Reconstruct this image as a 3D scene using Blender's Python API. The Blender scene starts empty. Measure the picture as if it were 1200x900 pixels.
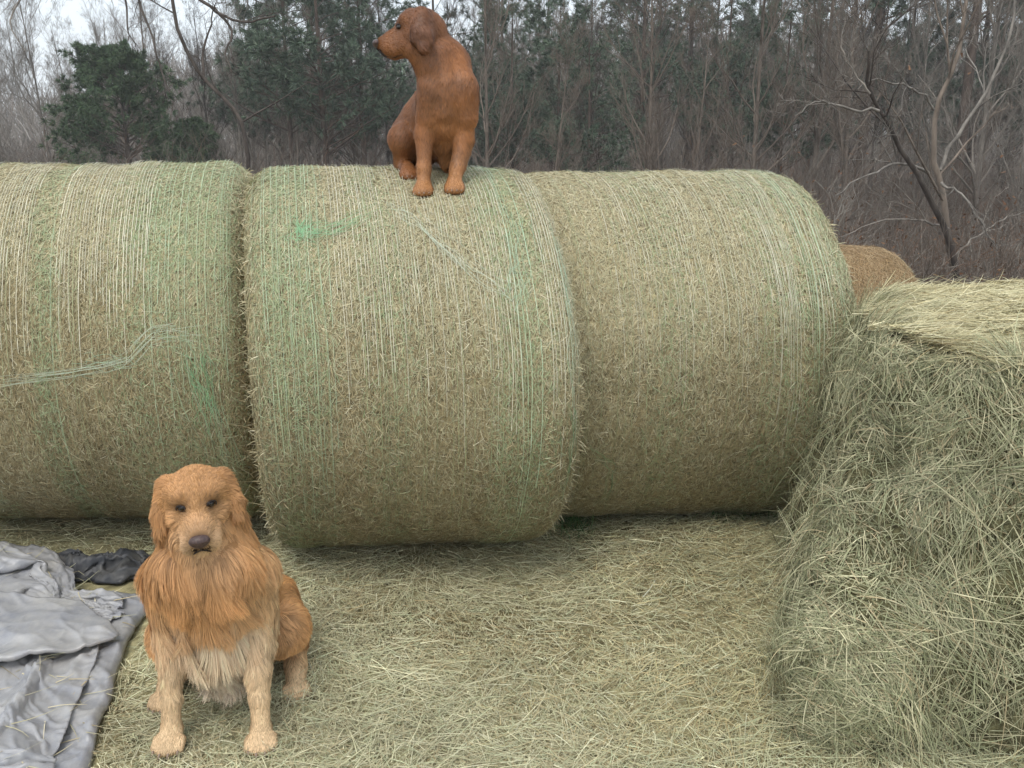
import bpy, bmesh, math, random
import numpy as np
from mathutils import Vector, Matrix

random.seed(7)
rng = np.random.default_rng(11)
scene = bpy.context.scene
COL = scene.collection
R = math.radians

# ------------------------------------------------------------------ camera
PITCH = R(15.6); FPX = 1000.0; CAMZ = 1.6
cam_d = bpy.data.cameras.new('camera'); cam_d.sensor_width = 36; cam_d.lens = 30.0
cam_d.clip_start = 0.05; cam_d.clip_end = 1000
cam = bpy.data.objects.new('camera', cam_d); COL.objects.link(cam)
cam.location = (0, 0, CAMZ); cam.rotation_euler = (R(90) - PITCH, 0, 0)
scene.camera = cam

# ------------------------------------------------------------------ world, sun, exposure
SUN_EL, SUN_AZ = R(63), R(-155)          # high, behind the camera and to the left
world = bpy.data.worlds.new('World'); scene.world = world; world.use_nodes = True
wn = world.node_tree; wn.nodes.clear()
w_out = wn.nodes.new('ShaderNodeOutputWorld'); w_bg = wn.nodes.new('ShaderNodeBackground')
w_sky = wn.nodes.new('ShaderNodeTexSky'); w_sky.sky_type = 'NISHITA'; w_sky.sun_disc = False
w_sky.sun_elevation = SUN_EL; w_sky.sun_rotation = R(205)
w_sky.dust_density = 5.0; w_sky.air_density = 1.0
w_mix = wn.nodes.new('ShaderNodeMix'); w_mix.data_type = 'RGBA'
w_mix.inputs['Factor'].default_value = 0.72
w_mix.inputs['B'].default_value = (8.2, 9.0, 9.7, 1)     # the overcast layer
wn.links.new(w_sky.outputs['Color'], w_mix.inputs['A'])
wn.links.new(w_mix.outputs['Result'], w_bg.inputs['Color'])
w_bg.inputs['Strength'].default_value = 0.105
wn.links.new(w_bg.outputs['Background'], w_out.inputs['Surface'])
sun_d = bpy.data.lights.new('sun', 'SUN'); sun_d.energy = 0.9; sun_d.angle = R(25); sun_d.color = (1, .97, .92)
sun = bpy.data.objects.new('sun', sun_d); COL.objects.link(sun)
sun.rotation_euler = (R(90) - SUN_EL, 0, R(-25))

vs = scene.view_settings
vs.view_transform = 'Standard'; vs.look = 'None'; vs.gamma = 1; vs.exposure = 0.74; vs.use_curve_mapping = False
scene.cycles.max_bounces = 6; scene.cycles.diffuse_bounces = 3; scene.cycles.glossy_bounces = 2
scene.cycles.transmission_bounces = 2; scene.cycles.transparent_max_bounces = 4
scene.cycles.use_denoising = True

# ------------------------------------------------------------------ helpers
def ray(px, py):
    u = (px - 600) / FPX; v = (450 - py) / FPX
    s, c = math.sin(PITCH), math.cos(PITCH)
    return np.array([u, v * s + c, v * c - s])
CAM = np.array([0, 0, CAMZ])
def at_z(px, py, z=0.0):
    d = ray(px, py); t = (z - CAMZ) / d[2]; return CAM + d * t
def at_y(px, py, Y):
    d = ray(px, py); return CAM + d * (Y / d[1])

def norm(a): return a / np.maximum(np.linalg.norm(a, axis=-1, keepdims=True), 1e-9)

def hash3(i, j, k, seed):
    n = (i * 374761393 + j * 668265263 + k * 2147483647 + seed * 1274126177) & 0xffffffff
    n = ((n ^ (n >> 13)) * 1274126177) & 0xffffffff
    n = n ^ (n >> 16)
    return (n & 0xffffff) / float(0xffffff)
def vnoise(p, seed=0):
    p = np.asarray(p, float); f = np.floor(p); i = f.astype(np.int64); t = p - f; t = t * t * (3 - 2 * t)
    out = 0
    for dx in (0, 1):
        for dy in (0, 1):
            for dz in (0, 1):
                w = (t[..., 0] if dx else 1 - t[..., 0]) * (t[..., 1] if dy else 1 - t[..., 1]) * (t[..., 2] if dz else 1 - t[..., 2])
                out = out + w * hash3(i[..., 0] + dx, i[..., 1] + dy, i[..., 2] + dz, seed)
    return out * 2 - 1
def fbm(p, seed=0, oct=3):
    p = np.asarray(p, float); s = 0; a = 1
    for o in range(oct):
        s = s + a * vnoise(p * 2 ** o, seed + o); a *= .5
    return s

def link(name, me, mats, parent=None):
    o = bpy.data.objects.new(name, me); COL.objects.link(o)
    for m in (mats if isinstance(mats, (list, tuple)) else [mats]): me.materials.append(m)
    if parent is not None: o.parent = parent
    return o

def np_mesh(name, V, F, cols=None, smooth=True, face_mat=None):
    """V (n,3); F (m,4) or (m,3) index arrays, or a list of both."""
    me = bpy.data.meshes.new(name)
    Fs = F if isinstance(F, list) else [F]
    Fs = [np.asarray(f, np.int32) for f in Fs if len(f)]
    me.vertices.add(len(V)); me.vertices.foreach_set('co', np.asarray(V, np.float32).ravel())
    idx = np.concatenate([f.ravel() for f in Fs]); tot = np.concatenate([np.full(len(f), f.shape[1], np.int32) for f in Fs])
    st = np.concatenate([[0], np.cumsum(tot)[:-1]]).astype(np.int32)
    me.loops.add(len(idx)); me.loops.foreach_set('vertex_index', idx.astype(np.int32))
    me.polygons.add(len(tot)); me.polygons.foreach_set('loop_start', st); me.polygons.foreach_set('loop_total', tot)
    me.polygons.foreach_set('use_smooth', np.full(len(tot), smooth, bool))
    if face_mat is not None: me.polygons.foreach_set('material_index', np.asarray(face_mat, np.int32))
    if cols is not None:
        a = me.color_attributes.new('col', 'BYTE_COLOR' if False else 'FLOAT_COLOR', 'POINT')
        c = np.ones((len(V), 4), np.float32); c[:, :3] = cols; a.data.foreach_set('color', c.ravel())
    me.update(calc_edges=True); me.validate()
    return me

def grid_faces(nu, nv, wrap_u=False, off=0):
    """vertices indexed u*nv+v"""
    uu = np.arange(nu if wrap_u else nu - 1); vv = np.arange(nv - 1)
    U, Vv = np.meshgrid(uu, vv, indexing='ij'); U2 = (U + 1) % nu
    return np.stack([U * nv + Vv, U2 * nv + Vv, U2 * nv + Vv + 1, U * nv + Vv + 1], -1).reshape(-1, 4) + off

def strands(P, D, N, B, L, W, C, segs=3, tip=.15, root=1.0, C2=None):
    """flat tapering blades; P root, D direction, N facing, B bend; returns V, F, colours"""
    n = len(P); S = np.linspace(0, 1, segs + 1)
    L = np.broadcast_to(np.asarray(L, float), (n,)); W = np.broadcast_to(np.asarray(W, float), (n,))
    V = np.empty((n, segs + 1, 2, 3))
    CC = np.empty((n, segs + 1, 2, 3))
    for k, s in enumerate(S):
        c = P + (D * s + B * s * s) * L[:, None]
        T = norm(D + 2 * B * s)
        wv = norm(np.cross(T, N))
        ww = W * (root + (tip - root) * s ** 1.5) * .5
        V[:, k, 0] = c - wv * ww[:, None]; V[:, k, 1] = c + wv * ww[:, None]
        cc = C if C2 is None else C * (1 - s) + C2 * s
        CC[:, k, 0] = cc; CC[:, k, 1] = cc
    b = (np.arange(n) * (segs + 1) * 2)[:, None] + (np.arange(segs) * 2)[None]
    F = np.stack([b, b + 1, b + 3, b + 2], -1).reshape(-1, 4)
    return V.reshape(-1, 3), F, CC.reshape(-1, 3)

def cat(parts):
    Vs, Fs, Cs = [], [], []; o = 0
    for V, F, C in parts:
        Vs.append(V); Fs.append(F + o); Cs.append(C); o += len(V)
    return np.concatenate(Vs), np.concatenate(Fs), np.concatenate(Cs)

def tubes(P, Rd, sides=4, cols=None):
    """P (n,k,3) polylines, Rd (n,k) radii"""
    P = np.asarray(P, float); Rd = np.asarray(Rd, float); n, k, _ = P.shape
    T = np.empty_like(P); T[:, 1:-1] = P[:, 2:] - P[:, :-2]; T[:, 0] = P[:, 1] - P[:, 0]; T[:, -1] = P[:, -1] - P[:, -2]
    T = norm(T); ref = np.zeros((n, 1, 3)); ref[:] = (0.31, 0.87, 0.17)
    A = norm(np.cross(T, np.broadcast_to(ref, T.shape))); Bv = np.cross(T, A)
    a = np.arange(sides) * 2 * math.pi / sides
    V = P[:, :, None] + (A[:, :, None] * np.cos(a)[None, None, :, None] + Bv[:, :, None] * np.sin(a)[None, None, :, None]) * Rd[:, :, None, None]
    base = (np.arange(n) * k * sides)[:, None, None] + (np.arange(k - 1) * sides)[None, :, None]
    j = np.arange(sides)[None, None]; j2 = (j + 1) % sides
    F = np.stack([base + j, base + j2, base + sides + j2, base + sides + j], -1).reshape(-1, 4)
    Vf = V.reshape(-1, 3)
    C = np.zeros((len(Vf), 3)) if cols is None else np.repeat(np.asarray(cols, float), k * sides, 0)
    return Vf, F, C

def palette(n, cols, weights, jit=.12):
    cols = np.array(cols); w = np.array(weights, float); w /= w.sum()
    c = cols[rng.choice(len(cols), n, p=w)]
    return np.clip(c * (1 + rng.normal(0, jit, (n, 1))), .01, .9)

def tag(o, label, cat_, group=None, kind=None):
    if label: o['label'] = label
    if cat_: o['category'] = cat_
    if group: o['group'] = group
    if kind: o['kind'] = kind
    return o
def empty(name, loc=(0, 0, 0), rz=0):
    o = bpy.data.objects.new(name, None); COL.objects.link(o); o.location = loc; o.rotation_euler = (0, 0, rz)
    o.empty_display_size = .1
    return o

# ------------------------------------------------------------------ materials
def mat(name, rough=.8, attr=True, color=None, spec=.3, noise=None, sheen=0, trans=0):
    m = bpy.data.materials.new(name); m.use_nodes = True
    nt = m.node_tree; p = nt.nodes['Principled BSDF']
    p.inputs['Roughness'].default_value = rough; p.inputs['Specular IOR Level'].default_value = spec
    src = None
    if attr:
        a = nt.nodes.new('ShaderNodeAttribute'); a.attribute_name = 'col'; src = a.outputs['Color']
    if noise:
        tc = nt.nodes.new('ShaderNodeTexCoord'); nz = nt.nodes.new('ShaderNodeTexNoise')
        mp = nt.nodes.new('ShaderNodeMapping'); mp.inputs['Scale'].default_value = noise.get('scale3', (1, 1, 1))
        nt.links.new(tc.outputs['Object'], mp.inputs['Vector']); nt.links.new(mp.outputs['Vector'], nz.inputs['Vector'])
        nz.inputs['Scale'].default_value = noise['scale']; nz.inputs['Detail'].default_value = noise.get('detail', 6)
        nz.inputs['Roughness'].default_value = noise.get('rough', .6)
        cr = nt.nodes.new('ShaderNodeValToRGB'); e = cr.color_ramp.elements
        e[0].position = noise.get('lo', .35); e[1].position = noise.get('hi', .65)
        e[0].color = (*noise['c0'], 1); e[1].color = (*noise['c1'], 1)
        nt.links.new(nz.outputs['Fac'], cr.inputs['Fac'])
        if src is not None:
            mx = nt.nodes.new('ShaderNodeMix'); mx.data_type = 'RGBA'; mx.blend_type = 'MULTIPLY'
            mx.inputs['Factor'].default_value = 1
            nt.links.new(src, mx.inputs['A']); nt.links.new(cr.outputs['Color'], mx.inputs['B']); src = mx.outputs['Result']
        else: src = cr.outputs['Color']
        if noise.get('bump'):
            b = nt.nodes.new('ShaderNodeBump'); b.inputs['Strength'].default_value = noise['bump']; b.inputs['Distance'].default_value = noise.get('dist', .01)
            nt.links.new(nz.outputs['Fac'], b.inputs['Height']); nt.links.new(b.outputs['Normal'], p.inputs['Normal'])
    if src is not None: nt.links.new(src, p.inputs['Base Color'])
    elif color: p.inputs['Base Color'].default_value = (*color, 1)
    if sheen:
        p.inputs['Sheen Weight'].default_value = sheen
    return m

M_HAY = mat('hay', .75, spec=.2)
M_HAYBASE = mat('packed_hay', .9, attr=True, spec=.1, noise=dict(scale=60, scale3=(1, 1, 1), c0=(.35, .33, .3), c1=(1.25, 1.2, 1.1), bump=.8, dist=.01))
M_NET = mat('net_wrap', .5, spec=.4)
M_FUR = mat('fur', .58, spec=.28)
M_SLEEK = mat('sleek_fur', .46, spec=.42)
M_SKIN = mat('dog_skin', .8, spec=.1)
M_NOSE = mat('nose_leather', .42, attr=False, spec=.4, noise=dict(scale=160, c0=(.040, .023, .020), c1=(.085, .050, .043), bump=.3, dist=.002))
M_EYE = mat('eye', .12, attr=False, color=(.014, .008, .005), spec=.5)
M_LIP = mat('lip', .5, attr=False, color=(.02, .014, .013), spec=.35)
M_CLAW = mat('claw', .5, attr=False, color=(.26, .19, .14))
M_BARK = mat('bark', .9, attr=True, spec=.1, noise=dict(scale=9, scale3=(1, 1, .25), c0=(.55, .55, .55), c1=(1.3, 1.3, 1.3)))
M_NEEDLE = mat('needles', .65, spec=.2)
M_TWIG = mat('twigs', .9, spec=.05)
M_GROUND = mat('ground_soil', .95, attr=True, spec=.05, noise=dict(scale=18, c0=(.5, .48, .45), c1=(1.35, 1.3, 1.25), detail=8, bump=.6, dist=.02))

# ------------------------------------------------------------------ terrain
def terrain(x, y):
    x = np.asarray(x, float); y = np.asarray(y, float)
    yy = y - np.clip((x - 1.2) * .25, -.5, 1) * 0
    d = np.clip(yy - 4.7, 0, None)
    drop = -1.9 * (1 - np.exp(-(d / 6.0) ** 1.4))
    rise = 4.5 * np.clip((y - 55) / 60, 0, 1) ** 1.3
    far = np.clip((y - 4.5) / 6, 0, 1)
    n = .35 * fbm(np.stack([x * .12, y * .12, 0 * x], -1), 3) * far
    near = .022 * fbm(np.stack([x * 1.7, y * 1.7, 0 * x], -1), 5) * (1 - far)
    mound = .10 * np.exp(-(((x - 1.1) / .5) ** 2 + ((y - 2.35) / .75) ** 2)) + .05 * np.exp(-(((x - .75) / .55) ** 2 + ((y - 3.2) / .35) ** 2))
    return drop + rise + n + near + mound

def axis(parts):
    return np.unique(np.concatenate([np.linspace(*p) for p in parts]))
gx = axis([(-220, -20, 30), (-20, -3, 30), (-3, 3, 151), (3, 20, 30), (20, 220, 30)])
gy = axis([(-12, 1, 14), (1, 5, 121), (5, 16, 45), (16, 60, 40), (60, 260, 24)])
GX, GY = np.meshgrid(gx, gy, indexing='ij'); GZ = terrain(GX, GY)
gv = np.stack([GX, GY, GZ], -1).reshape(-1, 3)
mixf = np.clip((gv[:, 1] - 4.6) / 2.5, 0, 1)[:, None]
n1 = (fbm(gv * [2.3, 2.3, 0], 21, 4) * .5 + .5)[:, None]
gc = (np.array([.21, .185, .10]) * (1 - n1) + np.array([.36, .34, .20]) * n1) * (1 - mixf) + mixf * (np.array([.075, .055, .042]) * (1 - n1) + np.array([.14, .1, .075]) * n1)
me = np_mesh('ground', gv, grid_faces(len(gx), len(gy)), gc)
ground = link('ground', me, M_GROUND); ground['kind'] = 'structure'

# ------------------------------------------------------------------ round bales
HAYC = [(.54, .475, .30), (.475, .435, .275), (.41, .395, .25), (.48, .395, .235), (.31, .26, .15), (.63, .57, .40)]
HAYW = [3, 3, 2.2, 2, 1.2, 1.2]
GREENHAY = [(.31, .385, .21), (.38, .44, .26), (.27, .335, .17), (.43, .455, .28)]
BROWNHAY = [(.34, .265, .14), (.28, .22, .115), (.39, .315, .175), (.2, .155, .08), (.33, .28, .155)]

class Bale:
    """a round bale lying on its side; its axis runs along local x"""
    def __init__(self, name, x0, x1, yc, r, zg=0.0, yaw=0.0, skew0=0.0, skew1=0.0, bulge=.03, corner=.07, seed=0):
        self.__dict__.update(locals()); self.L = x1 - x0; self.cx = (x0 + x1) / 2
        self.zc = zg + r - .02
        self.root = empty(name, (self.cx, yc, self.zc), yaw)
        self.nprof = None
    def radius(self, x, a):
        """radius at local x and angle a (a = 0 on top, + towards the camera)"""
        h = self.L / 2; t = np.clip((np.abs(x) - (h - self.corner)) / self.corner, 0, 1)
        edge = self.corner * (1 - np.sqrt(np.clip(1 - t * t, 0, 1)))
        p = np.stack([x * 1.6, np.sin(a) * 1.3, np.cos(a) * 1.3], -1)
        n = .016 * fbm(p, self.seed, 2) + .006 * vnoise(np.stack([x * 9, np.sin(a) * 5, np.cos(a) * 5], -1), self.seed + 9)
        bands = .004 * vnoise(np.stack([x * 14, 0 * x, 0 * x], -1), self.seed + 4)
        return self.r - edge + n + bands
    def pos(self, x, a, lift=0.0):
        rr = self.radius(x, a) + lift
        y = -rr * np.sin(a); z = rr * np.cos(a)
        z = np.maximum(z, -self.r + .022)
        u = np.clip(x / self.L + .5, 0, 1); sk = self.skew0 * (1 - u) + self.skew1 * u
        return np.stack([x + sk * (y + self.r), y, z], -1)
    def nrm(self, x, a):
        h = self.L / 2; t = np.clip((np.abs(x) - (h - self.corner)) / self.corner, 0, 1)
        nx = np.sign(x) * t; c = np.sqrt(1 - t * t * .99)
        return norm(np.stack([nx, -np.sin(a) * c, np.cos(a) * c], -1))
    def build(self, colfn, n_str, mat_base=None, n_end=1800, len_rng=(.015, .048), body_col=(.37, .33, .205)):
        h = self.L / 2; c = self.corner
        xs = np.concatenate([-h + c * (1 - np.cos(np.linspace(0, math.pi / 2, 6)))[:-1] , np.linspace(-h + c, h - c, 60), (h - c * (1 - np.cos(np.linspace(0, math.pi / 2, 6))))[::-1][1:]])
        na = 200; a = np.arange(na) * 2 * math.pi / na
        A, X = np.meshgrid(a, xs, indexing='ij')
        V = self.pos(X, A).reshape(-1, 3); nv = len(xs)
        F = [grid_faces(na, nv, True)]
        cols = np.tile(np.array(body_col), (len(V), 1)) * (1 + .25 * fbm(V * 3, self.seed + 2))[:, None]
        off = len(V); allV = [V]; allC = [cols]
        for side, xe, ring in ((-1, xs[0], 0), (1, xs[-1], nv - 1)):      # flat ends, a coiled dish
            rings = []
            for f in np.linspace(.96, .02, 12):
                p = self.pos(np.full(na, xe), a); ctr = np.array([p[:, 0].mean(), 0, 0])
                q = ctr + (p - ctr) * f
                q[:, 0] = ctr[0] + (p[:, 0] - ctr[0]) * f + side * (-.02 * (1 - f)) + .008 * np.sin(f * 60)
                rings.append(q)
            Q = np.stack(rings, 1).reshape(-1, 3)
            F.append(grid_faces(na, 12, True, off) if side == 1 else grid_faces(na, 12, True, off)[:, ::-1])
            i = np.arange(na); j = (i + 1) % na
            bridge = np.stack([i * nv + ring, j * nv + ring, off + j * 12, off + i * 12], -1)
            F.append(bridge if side == 1 else bridge[:, ::-1])
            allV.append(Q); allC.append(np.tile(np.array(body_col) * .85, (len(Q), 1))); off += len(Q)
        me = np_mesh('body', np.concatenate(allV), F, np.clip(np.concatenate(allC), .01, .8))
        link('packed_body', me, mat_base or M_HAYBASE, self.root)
        parts = []
        # stems lying over the curved side
        x = rng.uniform(-h, h, n_str); aa = rng.uniform(-.75, math.pi * .98, n_str)
        P = self.pos(x, aa, rng.uniform(-.002, .008, n_str)); N = self.nrm(x, aa)
        T1 = np.stack([0 * aa, -np.cos(aa), -np.sin(aa)], -1); T2 = np.cross(N, T1)
        th = np.where(rng.random(n_str) < .5, rng.normal(0, .45, n_str), rng.uniform(-math.pi, math.pi, n_str))
        flip = np.where(rng.random(n_str) < .5, 1, -1)[:, None]
        D = norm(T1 * np.cos(th)[:, None] * flip + T2 * np.sin(th)[:, None] + N * rng.normal(.03, .08, n_str)[:, None])
        Lr = rng.uniform(*len_rng, n_str)
        B = -N * (.10 + Lr[:, None] / self.r * .5) + T2 * rng.normal(0, .15, n_str)[:, None]
        C = colfn(self, x, aa, n_str)
        Nf = norm(N + rng.normal(0, .35, (n_str, 3)))
        parts.append(strands(P, D, Nf, B, Lr, rng.uniform(.0010, .0024, n_str), C, 2, .4))
        # ragged stems round the two ends and the outline
        if n_end:
            side = np.where(rng.random(n_end) < .5, -1, 1); aa = rng.uniform(-1.2, math.pi, n_end)
            x = side * (h - rng.exponential(.03, n_end)); P = self.pos(x, aa); N = self.nrm(x, aa)
            D = norm(N * rng.uniform(.2, 1, (n_end, 1)) + np.stack([side * rng.uniform(-.2, 1, n_end), 0 * aa, 0 * aa], -1) + rng.normal(0, .55, (n_end, 3)))
            B = np.array([0, 0, -.3]) * rng.uniform(.2, 1.2, (n_end, 1)) - N * .2
            parts.append(strands(P, D, norm(rng.normal(0, 1, (n_end, 3))), B, rng.uniform(.015, .05, n_end), rng.uniform(.0015, .003, n_end), palette(n_end, HAYC, HAYW), 3, .3))
            # stems over the end discs
            m = n_end; side = np.where(rng.random(m) < .5, -1, 1); aa = rng.uniform(0, 2 * math.pi, m); f = np.sqrt(rng.random(m))
            p = self.pos(side * h, aa); P = np.stack([p[:, 0] * 1.0 + side * rng.uniform(-.01, .012, m), p[:, 1] * f, p[:, 2] * f], -1)
            u = np.where(side > 0, 1, 0); sk = self.skew0 * (1 - u) + self.skew1 * u
            P[:, 0] = side * (h + rng.uniform(-.012, .012, m)) + sk * (P[:, 1] + self.r)
            N = np.stack([side * 1.0, 0 * aa, 0 * aa], -1)
            T = np.stack([0 * aa, np.cos(aa), np.sin(aa)], -1)
            D = norm(T + rng.normal(0, .5, (m, 3))); 
            parts.append(strands(P, D, norm(N + rng.normal(0, .4, (m, 3))), rng.normal(0, .1, (m, 3)), rng.uniform(.05, .12, m), .003, palette(m, HAYC, HAYW), 2, .4))
        # a fringe of stems sticking out of the crown
        m = n_str // 45
        x = rng.uniform(-h, h, m); aa = rng.uniform(-.6, 2.6, m); P = self.pos(x, aa); N = self.nrm(x, aa)
        D = norm(N * .55 + rng.normal(0, .6, (m, 3)))
        parts.append(strands(P, D, norm(rng.normal(0, 1, (m, 3))), rng.normal(0, .3, (m, 3)), rng.uniform(.008, .024, m), .0013, palette(m, HAYC, HAYW), 2, .3))
        V, F, C = cat(parts)
        me = np_mesh('hay_stems', V, F, C); o = link('hay_stems', me, M_HAY, self.root); o['kind'] = 'stuff'
    def hit(self, px, py):
        """(x, a) in bale space where the photo's pixel meets the bale"""
        d = ray(px, py); c, s = math.cos(-self.yaw), math.sin(-self.yaw)
        o = CAM - np.array([self.cx, self.yc, self.zc])
        o = np.array([o[0] * c - o[1] * s, o[0] * s + o[1] * c, o[2]]); d = np.array([d[0] * c - d[1] * s, d[0] * s + d[1] * c, d[2]])
        A = d[1] ** 2 + d[2] ** 2; Bq = 2 * (o[1] * d[1] + o[2] * d[2]); Cq = o[1] ** 2 + o[2] ** 2 - self.r ** 2
        disc = max(Bq * Bq - 4 * A * Cq, 0); t = (-Bq - math.sqrt(disc)) / (2 * A); p = o + t * d
        a = math.atan2(-p[1], p[2]); x = p[0]
        u = min(max(x / self.L + .5, 0), 1); x -= (self.skew0 * (1 - u) + self.skew1 * u) * (p[1] + self.r)
        return x, a
    def net(self, loops, extra):
        """loops: (x, a0, a1, colour, width); twine laid round the bale, with gaps. extra: (pixel polyline, n, spread, colour, width)"""
        parts = []
        k = 60
        P, W, C = [], [], []
        for (x, a0, a1, col, w) in loops:
            a = np.linspace(a0, a1, k); xx = x + .005 * vnoise(np.stack([a * 2.3, np.full(k, x * 50), 0 * a], -1), 5)
            xx = np.clip(xx, -self.L / 2 + .003, self.L / 2 - .003)
            p = self.pos(xx, a, .013 + .003 * vnoise(np.stack([a * 14, np.full(k, x * 40), 0 * a], -1), 7)); n = self.nrm(xx, a)
            P.append(p); W.append(np.full(k, w) * (.75 + .35 * vnoise(np.stack([a * 25, np.full(k, x * 31), 0 * a], -1), 8))); C.append(np.tile(col, (k, 1)))
            P.append(n)
        def ribbons(ps, ns, ws, cs):
            ps, ns, ws, cs = map(np.array, (ps, ns, ws, cs)); T = np.gradient(ps, axis=1); wv = norm(np.cross(T, ns)) * ws[..., None] * .5
            V = np.stack([ps - wv, ps + wv], 2); n, kk = ps.shape[:2]
            b = (np.arange(n) * kk * 2)[:, None] + (np.arange(kk - 1) * 2)[None]
            return V.reshape(-1, 3), np.stack([b, b + 1, b + 3, b + 2], -1).reshape(-1, 4), np.repeat(cs, 2, 1).reshape(-1, 3)
        if P: parts.append(ribbons(P[0::2], P[1::2], W, C))
        for (pl, n, spread, col, w) in extra:
            q = np.array([self.hit(*p) for p in pl]); tt = np.linspace(0, 1, len(q)); ss = np.linspace(0, 1, k)
            bx = np.interp(ss, tt, q[:, 0]); ba = np.interp(ss, tt, q[:, 1])
            ps, ns, ws, cs = [], [], [], []
            for i in range(n):
                sd = int(rng.integers(1e6)); o1, o2 = rng.normal(0, spread, 2)
                x = bx + o1 + spread * .9 * vnoise(np.stack([ss * 5, ss * 0 + sd, 0 * ss], -1), 1)
                a = ba + (o2 + spread * .9 * vnoise(np.stack([ss * 5, ss * 0 + sd, 0 * ss], -1), 2)) / self.r
                s0, s1 = sorted(rng.uniform(-.1, 1.1, 2)); s0 = min(s0, .6); 
                keep = np.clip(ss, max(s0, 0), min(max(s1, s0 + .3), 1))
                x = np.interp(keep, ss, x); a = np.interp(keep, ss, a)
                x = np.clip(x, -self.L / 2 + .003, self.L / 2 - .003)
                ps.append(self.pos(x, a, .014)); ns.append(self.nrm(x, a)); ws.append(np.full(k, w)); cs.append(np.tile(np.array(col) * (1 + rng.normal(0, .15)), (k, 1)))
            # drop zero-length pieces by nudging
            ps = np.array(ps); ps = ps + np.linspace(0, 1e-4, k)[None, :, None]
            parts.append(ribbons(ps, ns, ws, cs))
        V, F, C = cat(parts)
        link('net_wrap', np_mesh('net_wrap', V, F, np.clip(C, .01, .85), smooth=False), M_NET, self.root)

def bale_cols(line_y, green_bands, brown=.5, seed=0):
    """hay colour over a bale: greener and paler where two turns of net overlap, browner low down"""
    def f(b, x, a, n):
        base = palette(n, HAYC, HAYW); br = palette(n, BROWNHAY, [1, 1, 1, .6, 1]); gr = palette(n, GREENHAY, [1, 1, .7, 1])
        e = fbm(np.stack([x * 2.2, a * 1.6, 0 * x], -1), seed + 30) * .35
        wb = np.clip((a - line_y) / .5 + .5 + e, 0, 1) * brown
        wg = np.zeros(n)
        for (c, w, s) in green_bands:
            wg = np.maximum(wg, s * np.exp(-((x + .02 * vnoise(np.stack([a * 3, x * 0, x * 0], -1), 3) - c) / w) ** 4))
        wg = np.clip(wg * (.8 + e), 0, 1)
        r1 = rng.random(n) < wb; r2 = rng.random(n) < wg
        out = np.where(r1[:, None], br, base); out = np.where(r2[:, None] & ~(r1[:, None] & (rng.random((n, 1)) < .4)), gr, out)
        return out
    return f
WHITE = (.57, .54, .41); PALEGREEN = (.40, .50, .33); TEAL = (.31, .43, .29); GREEN = (.17, .35, .17)

def loop_set(b, bands, step=.0115):
    """bands: (x0, x1, a_end, colour, width, chance)"""
    out = []
    for (x0, x1, a1, col, w, ch) in bands:
        for x in np.arange(x0, x1, step):
            if rng.random() > ch: continue
            s = -.7; end = a1 + rng.normal(0, .22)
            while s < end - .05:                                      # the twine dips under stems here and there
                e2 = min(s + rng.uniform(.25, 1.0), end)
                out.append((x + rng.normal(0, .001), s, e2, np.array(col) * (1 + rng.normal(0, .12)), w * rng.uniform(.6, 1.2)))
                s = e2 + rng.exponential(.02) + .006
    return out

# middle bale
b_mid = Bale('round_hay_bale', -.895, .235, 3.475, .766, yaw=R(2), skew0=-.20, skew1=-.21, bulge=.03, corner=.13, seed=3)
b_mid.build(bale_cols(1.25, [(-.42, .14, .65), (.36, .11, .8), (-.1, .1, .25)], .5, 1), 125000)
h = b_mid.L / 2
b_mid.net(loop_set(b_mid, [(-.25, .18, 1.35, WHITE, .0019, .95), (.22, .34, 1.5, WHITE, .0019, .95), (.44, .54, 1.5, WHITE, .0021, .95), (.34, .44, 2.2, PALEGREEN, .0024, .7), (.50, .56, 2.0, TEAL, .0018, .3), (-.53, -.25, 1.9, PALEGREEN, .0018, .45), (-.5, .5, 2.6, (.3, .34, .18), .0017, .3)]),
          [([(345, 276), (385, 276), (438, 256)], 26, .020, GREEN, .0010), ([(352, 262), (350, 278), (372, 272)], 34, .022, GREEN, .0012),
           ([(455, 248), (490, 268), (545, 318), (600, 352)], 18, .018, (.44, .49, .37), .0009), ([(598, 240), (612, 320), (606, 365)], 16, .03, TEAL, .0010),
           ([(648, 260), (672, 380), (675, 470)], 10, .016, TEAL, .0010), ([(667, 480), (672, 540), (660, 590)], 12, .012, (.22, .32, .17), .0012)])
tag(b_mid.root, 'middle round hay bale with a brown-red dog sitting on top and green net scraps', 'hay bale', 'round bales lying in a row')

# left bale
b_left = Bale('round_hay_bale', -2.25, -.985, 3.73, .772, yaw=R(2), skew0=-.2, skew1=-.17, corner=.11, seed=8)
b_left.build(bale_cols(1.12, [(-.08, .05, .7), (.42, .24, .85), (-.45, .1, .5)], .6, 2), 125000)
b_left.net(loop_set(b_left, [(-.03, .30, 1.12, WHITE, .0023, .97), (-.28, -.13, 1.2, WHITE, .0021, .95), (-.62, -.35, 1.2, WHITE, .0020, .8), (.3, .6, 1.5, PALEGREEN, .0018, .5), (-.12, -.04, 2.4, TEAL, .0018, .35), (-.6, .6, 2.6, (.3, .33, .17), .0017, .3)]),
           [([(0, 448), (60, 440), (120, 432), (150, 424), (180, 392), (205, 388), (238, 390)], 24, .014, (.44, .49, .37), .0009), ([(80, 432), (110, 425), (165, 430)], 10, .02, TEAL, .0010),
            ([(185, 392), (225, 402), (238, 460), (262, 520), (272, 548)], 18, .034, (.29, .38, .24), .0010), ([(228, 410), (240, 455), (246, 500)], 24, .022, GREEN, .0012)])
tag(b_left.root, 'round hay bale furthest left, cut by the photo edge, green net edge across its middle', 'hay bale', 'round bales lying in a row')

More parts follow.
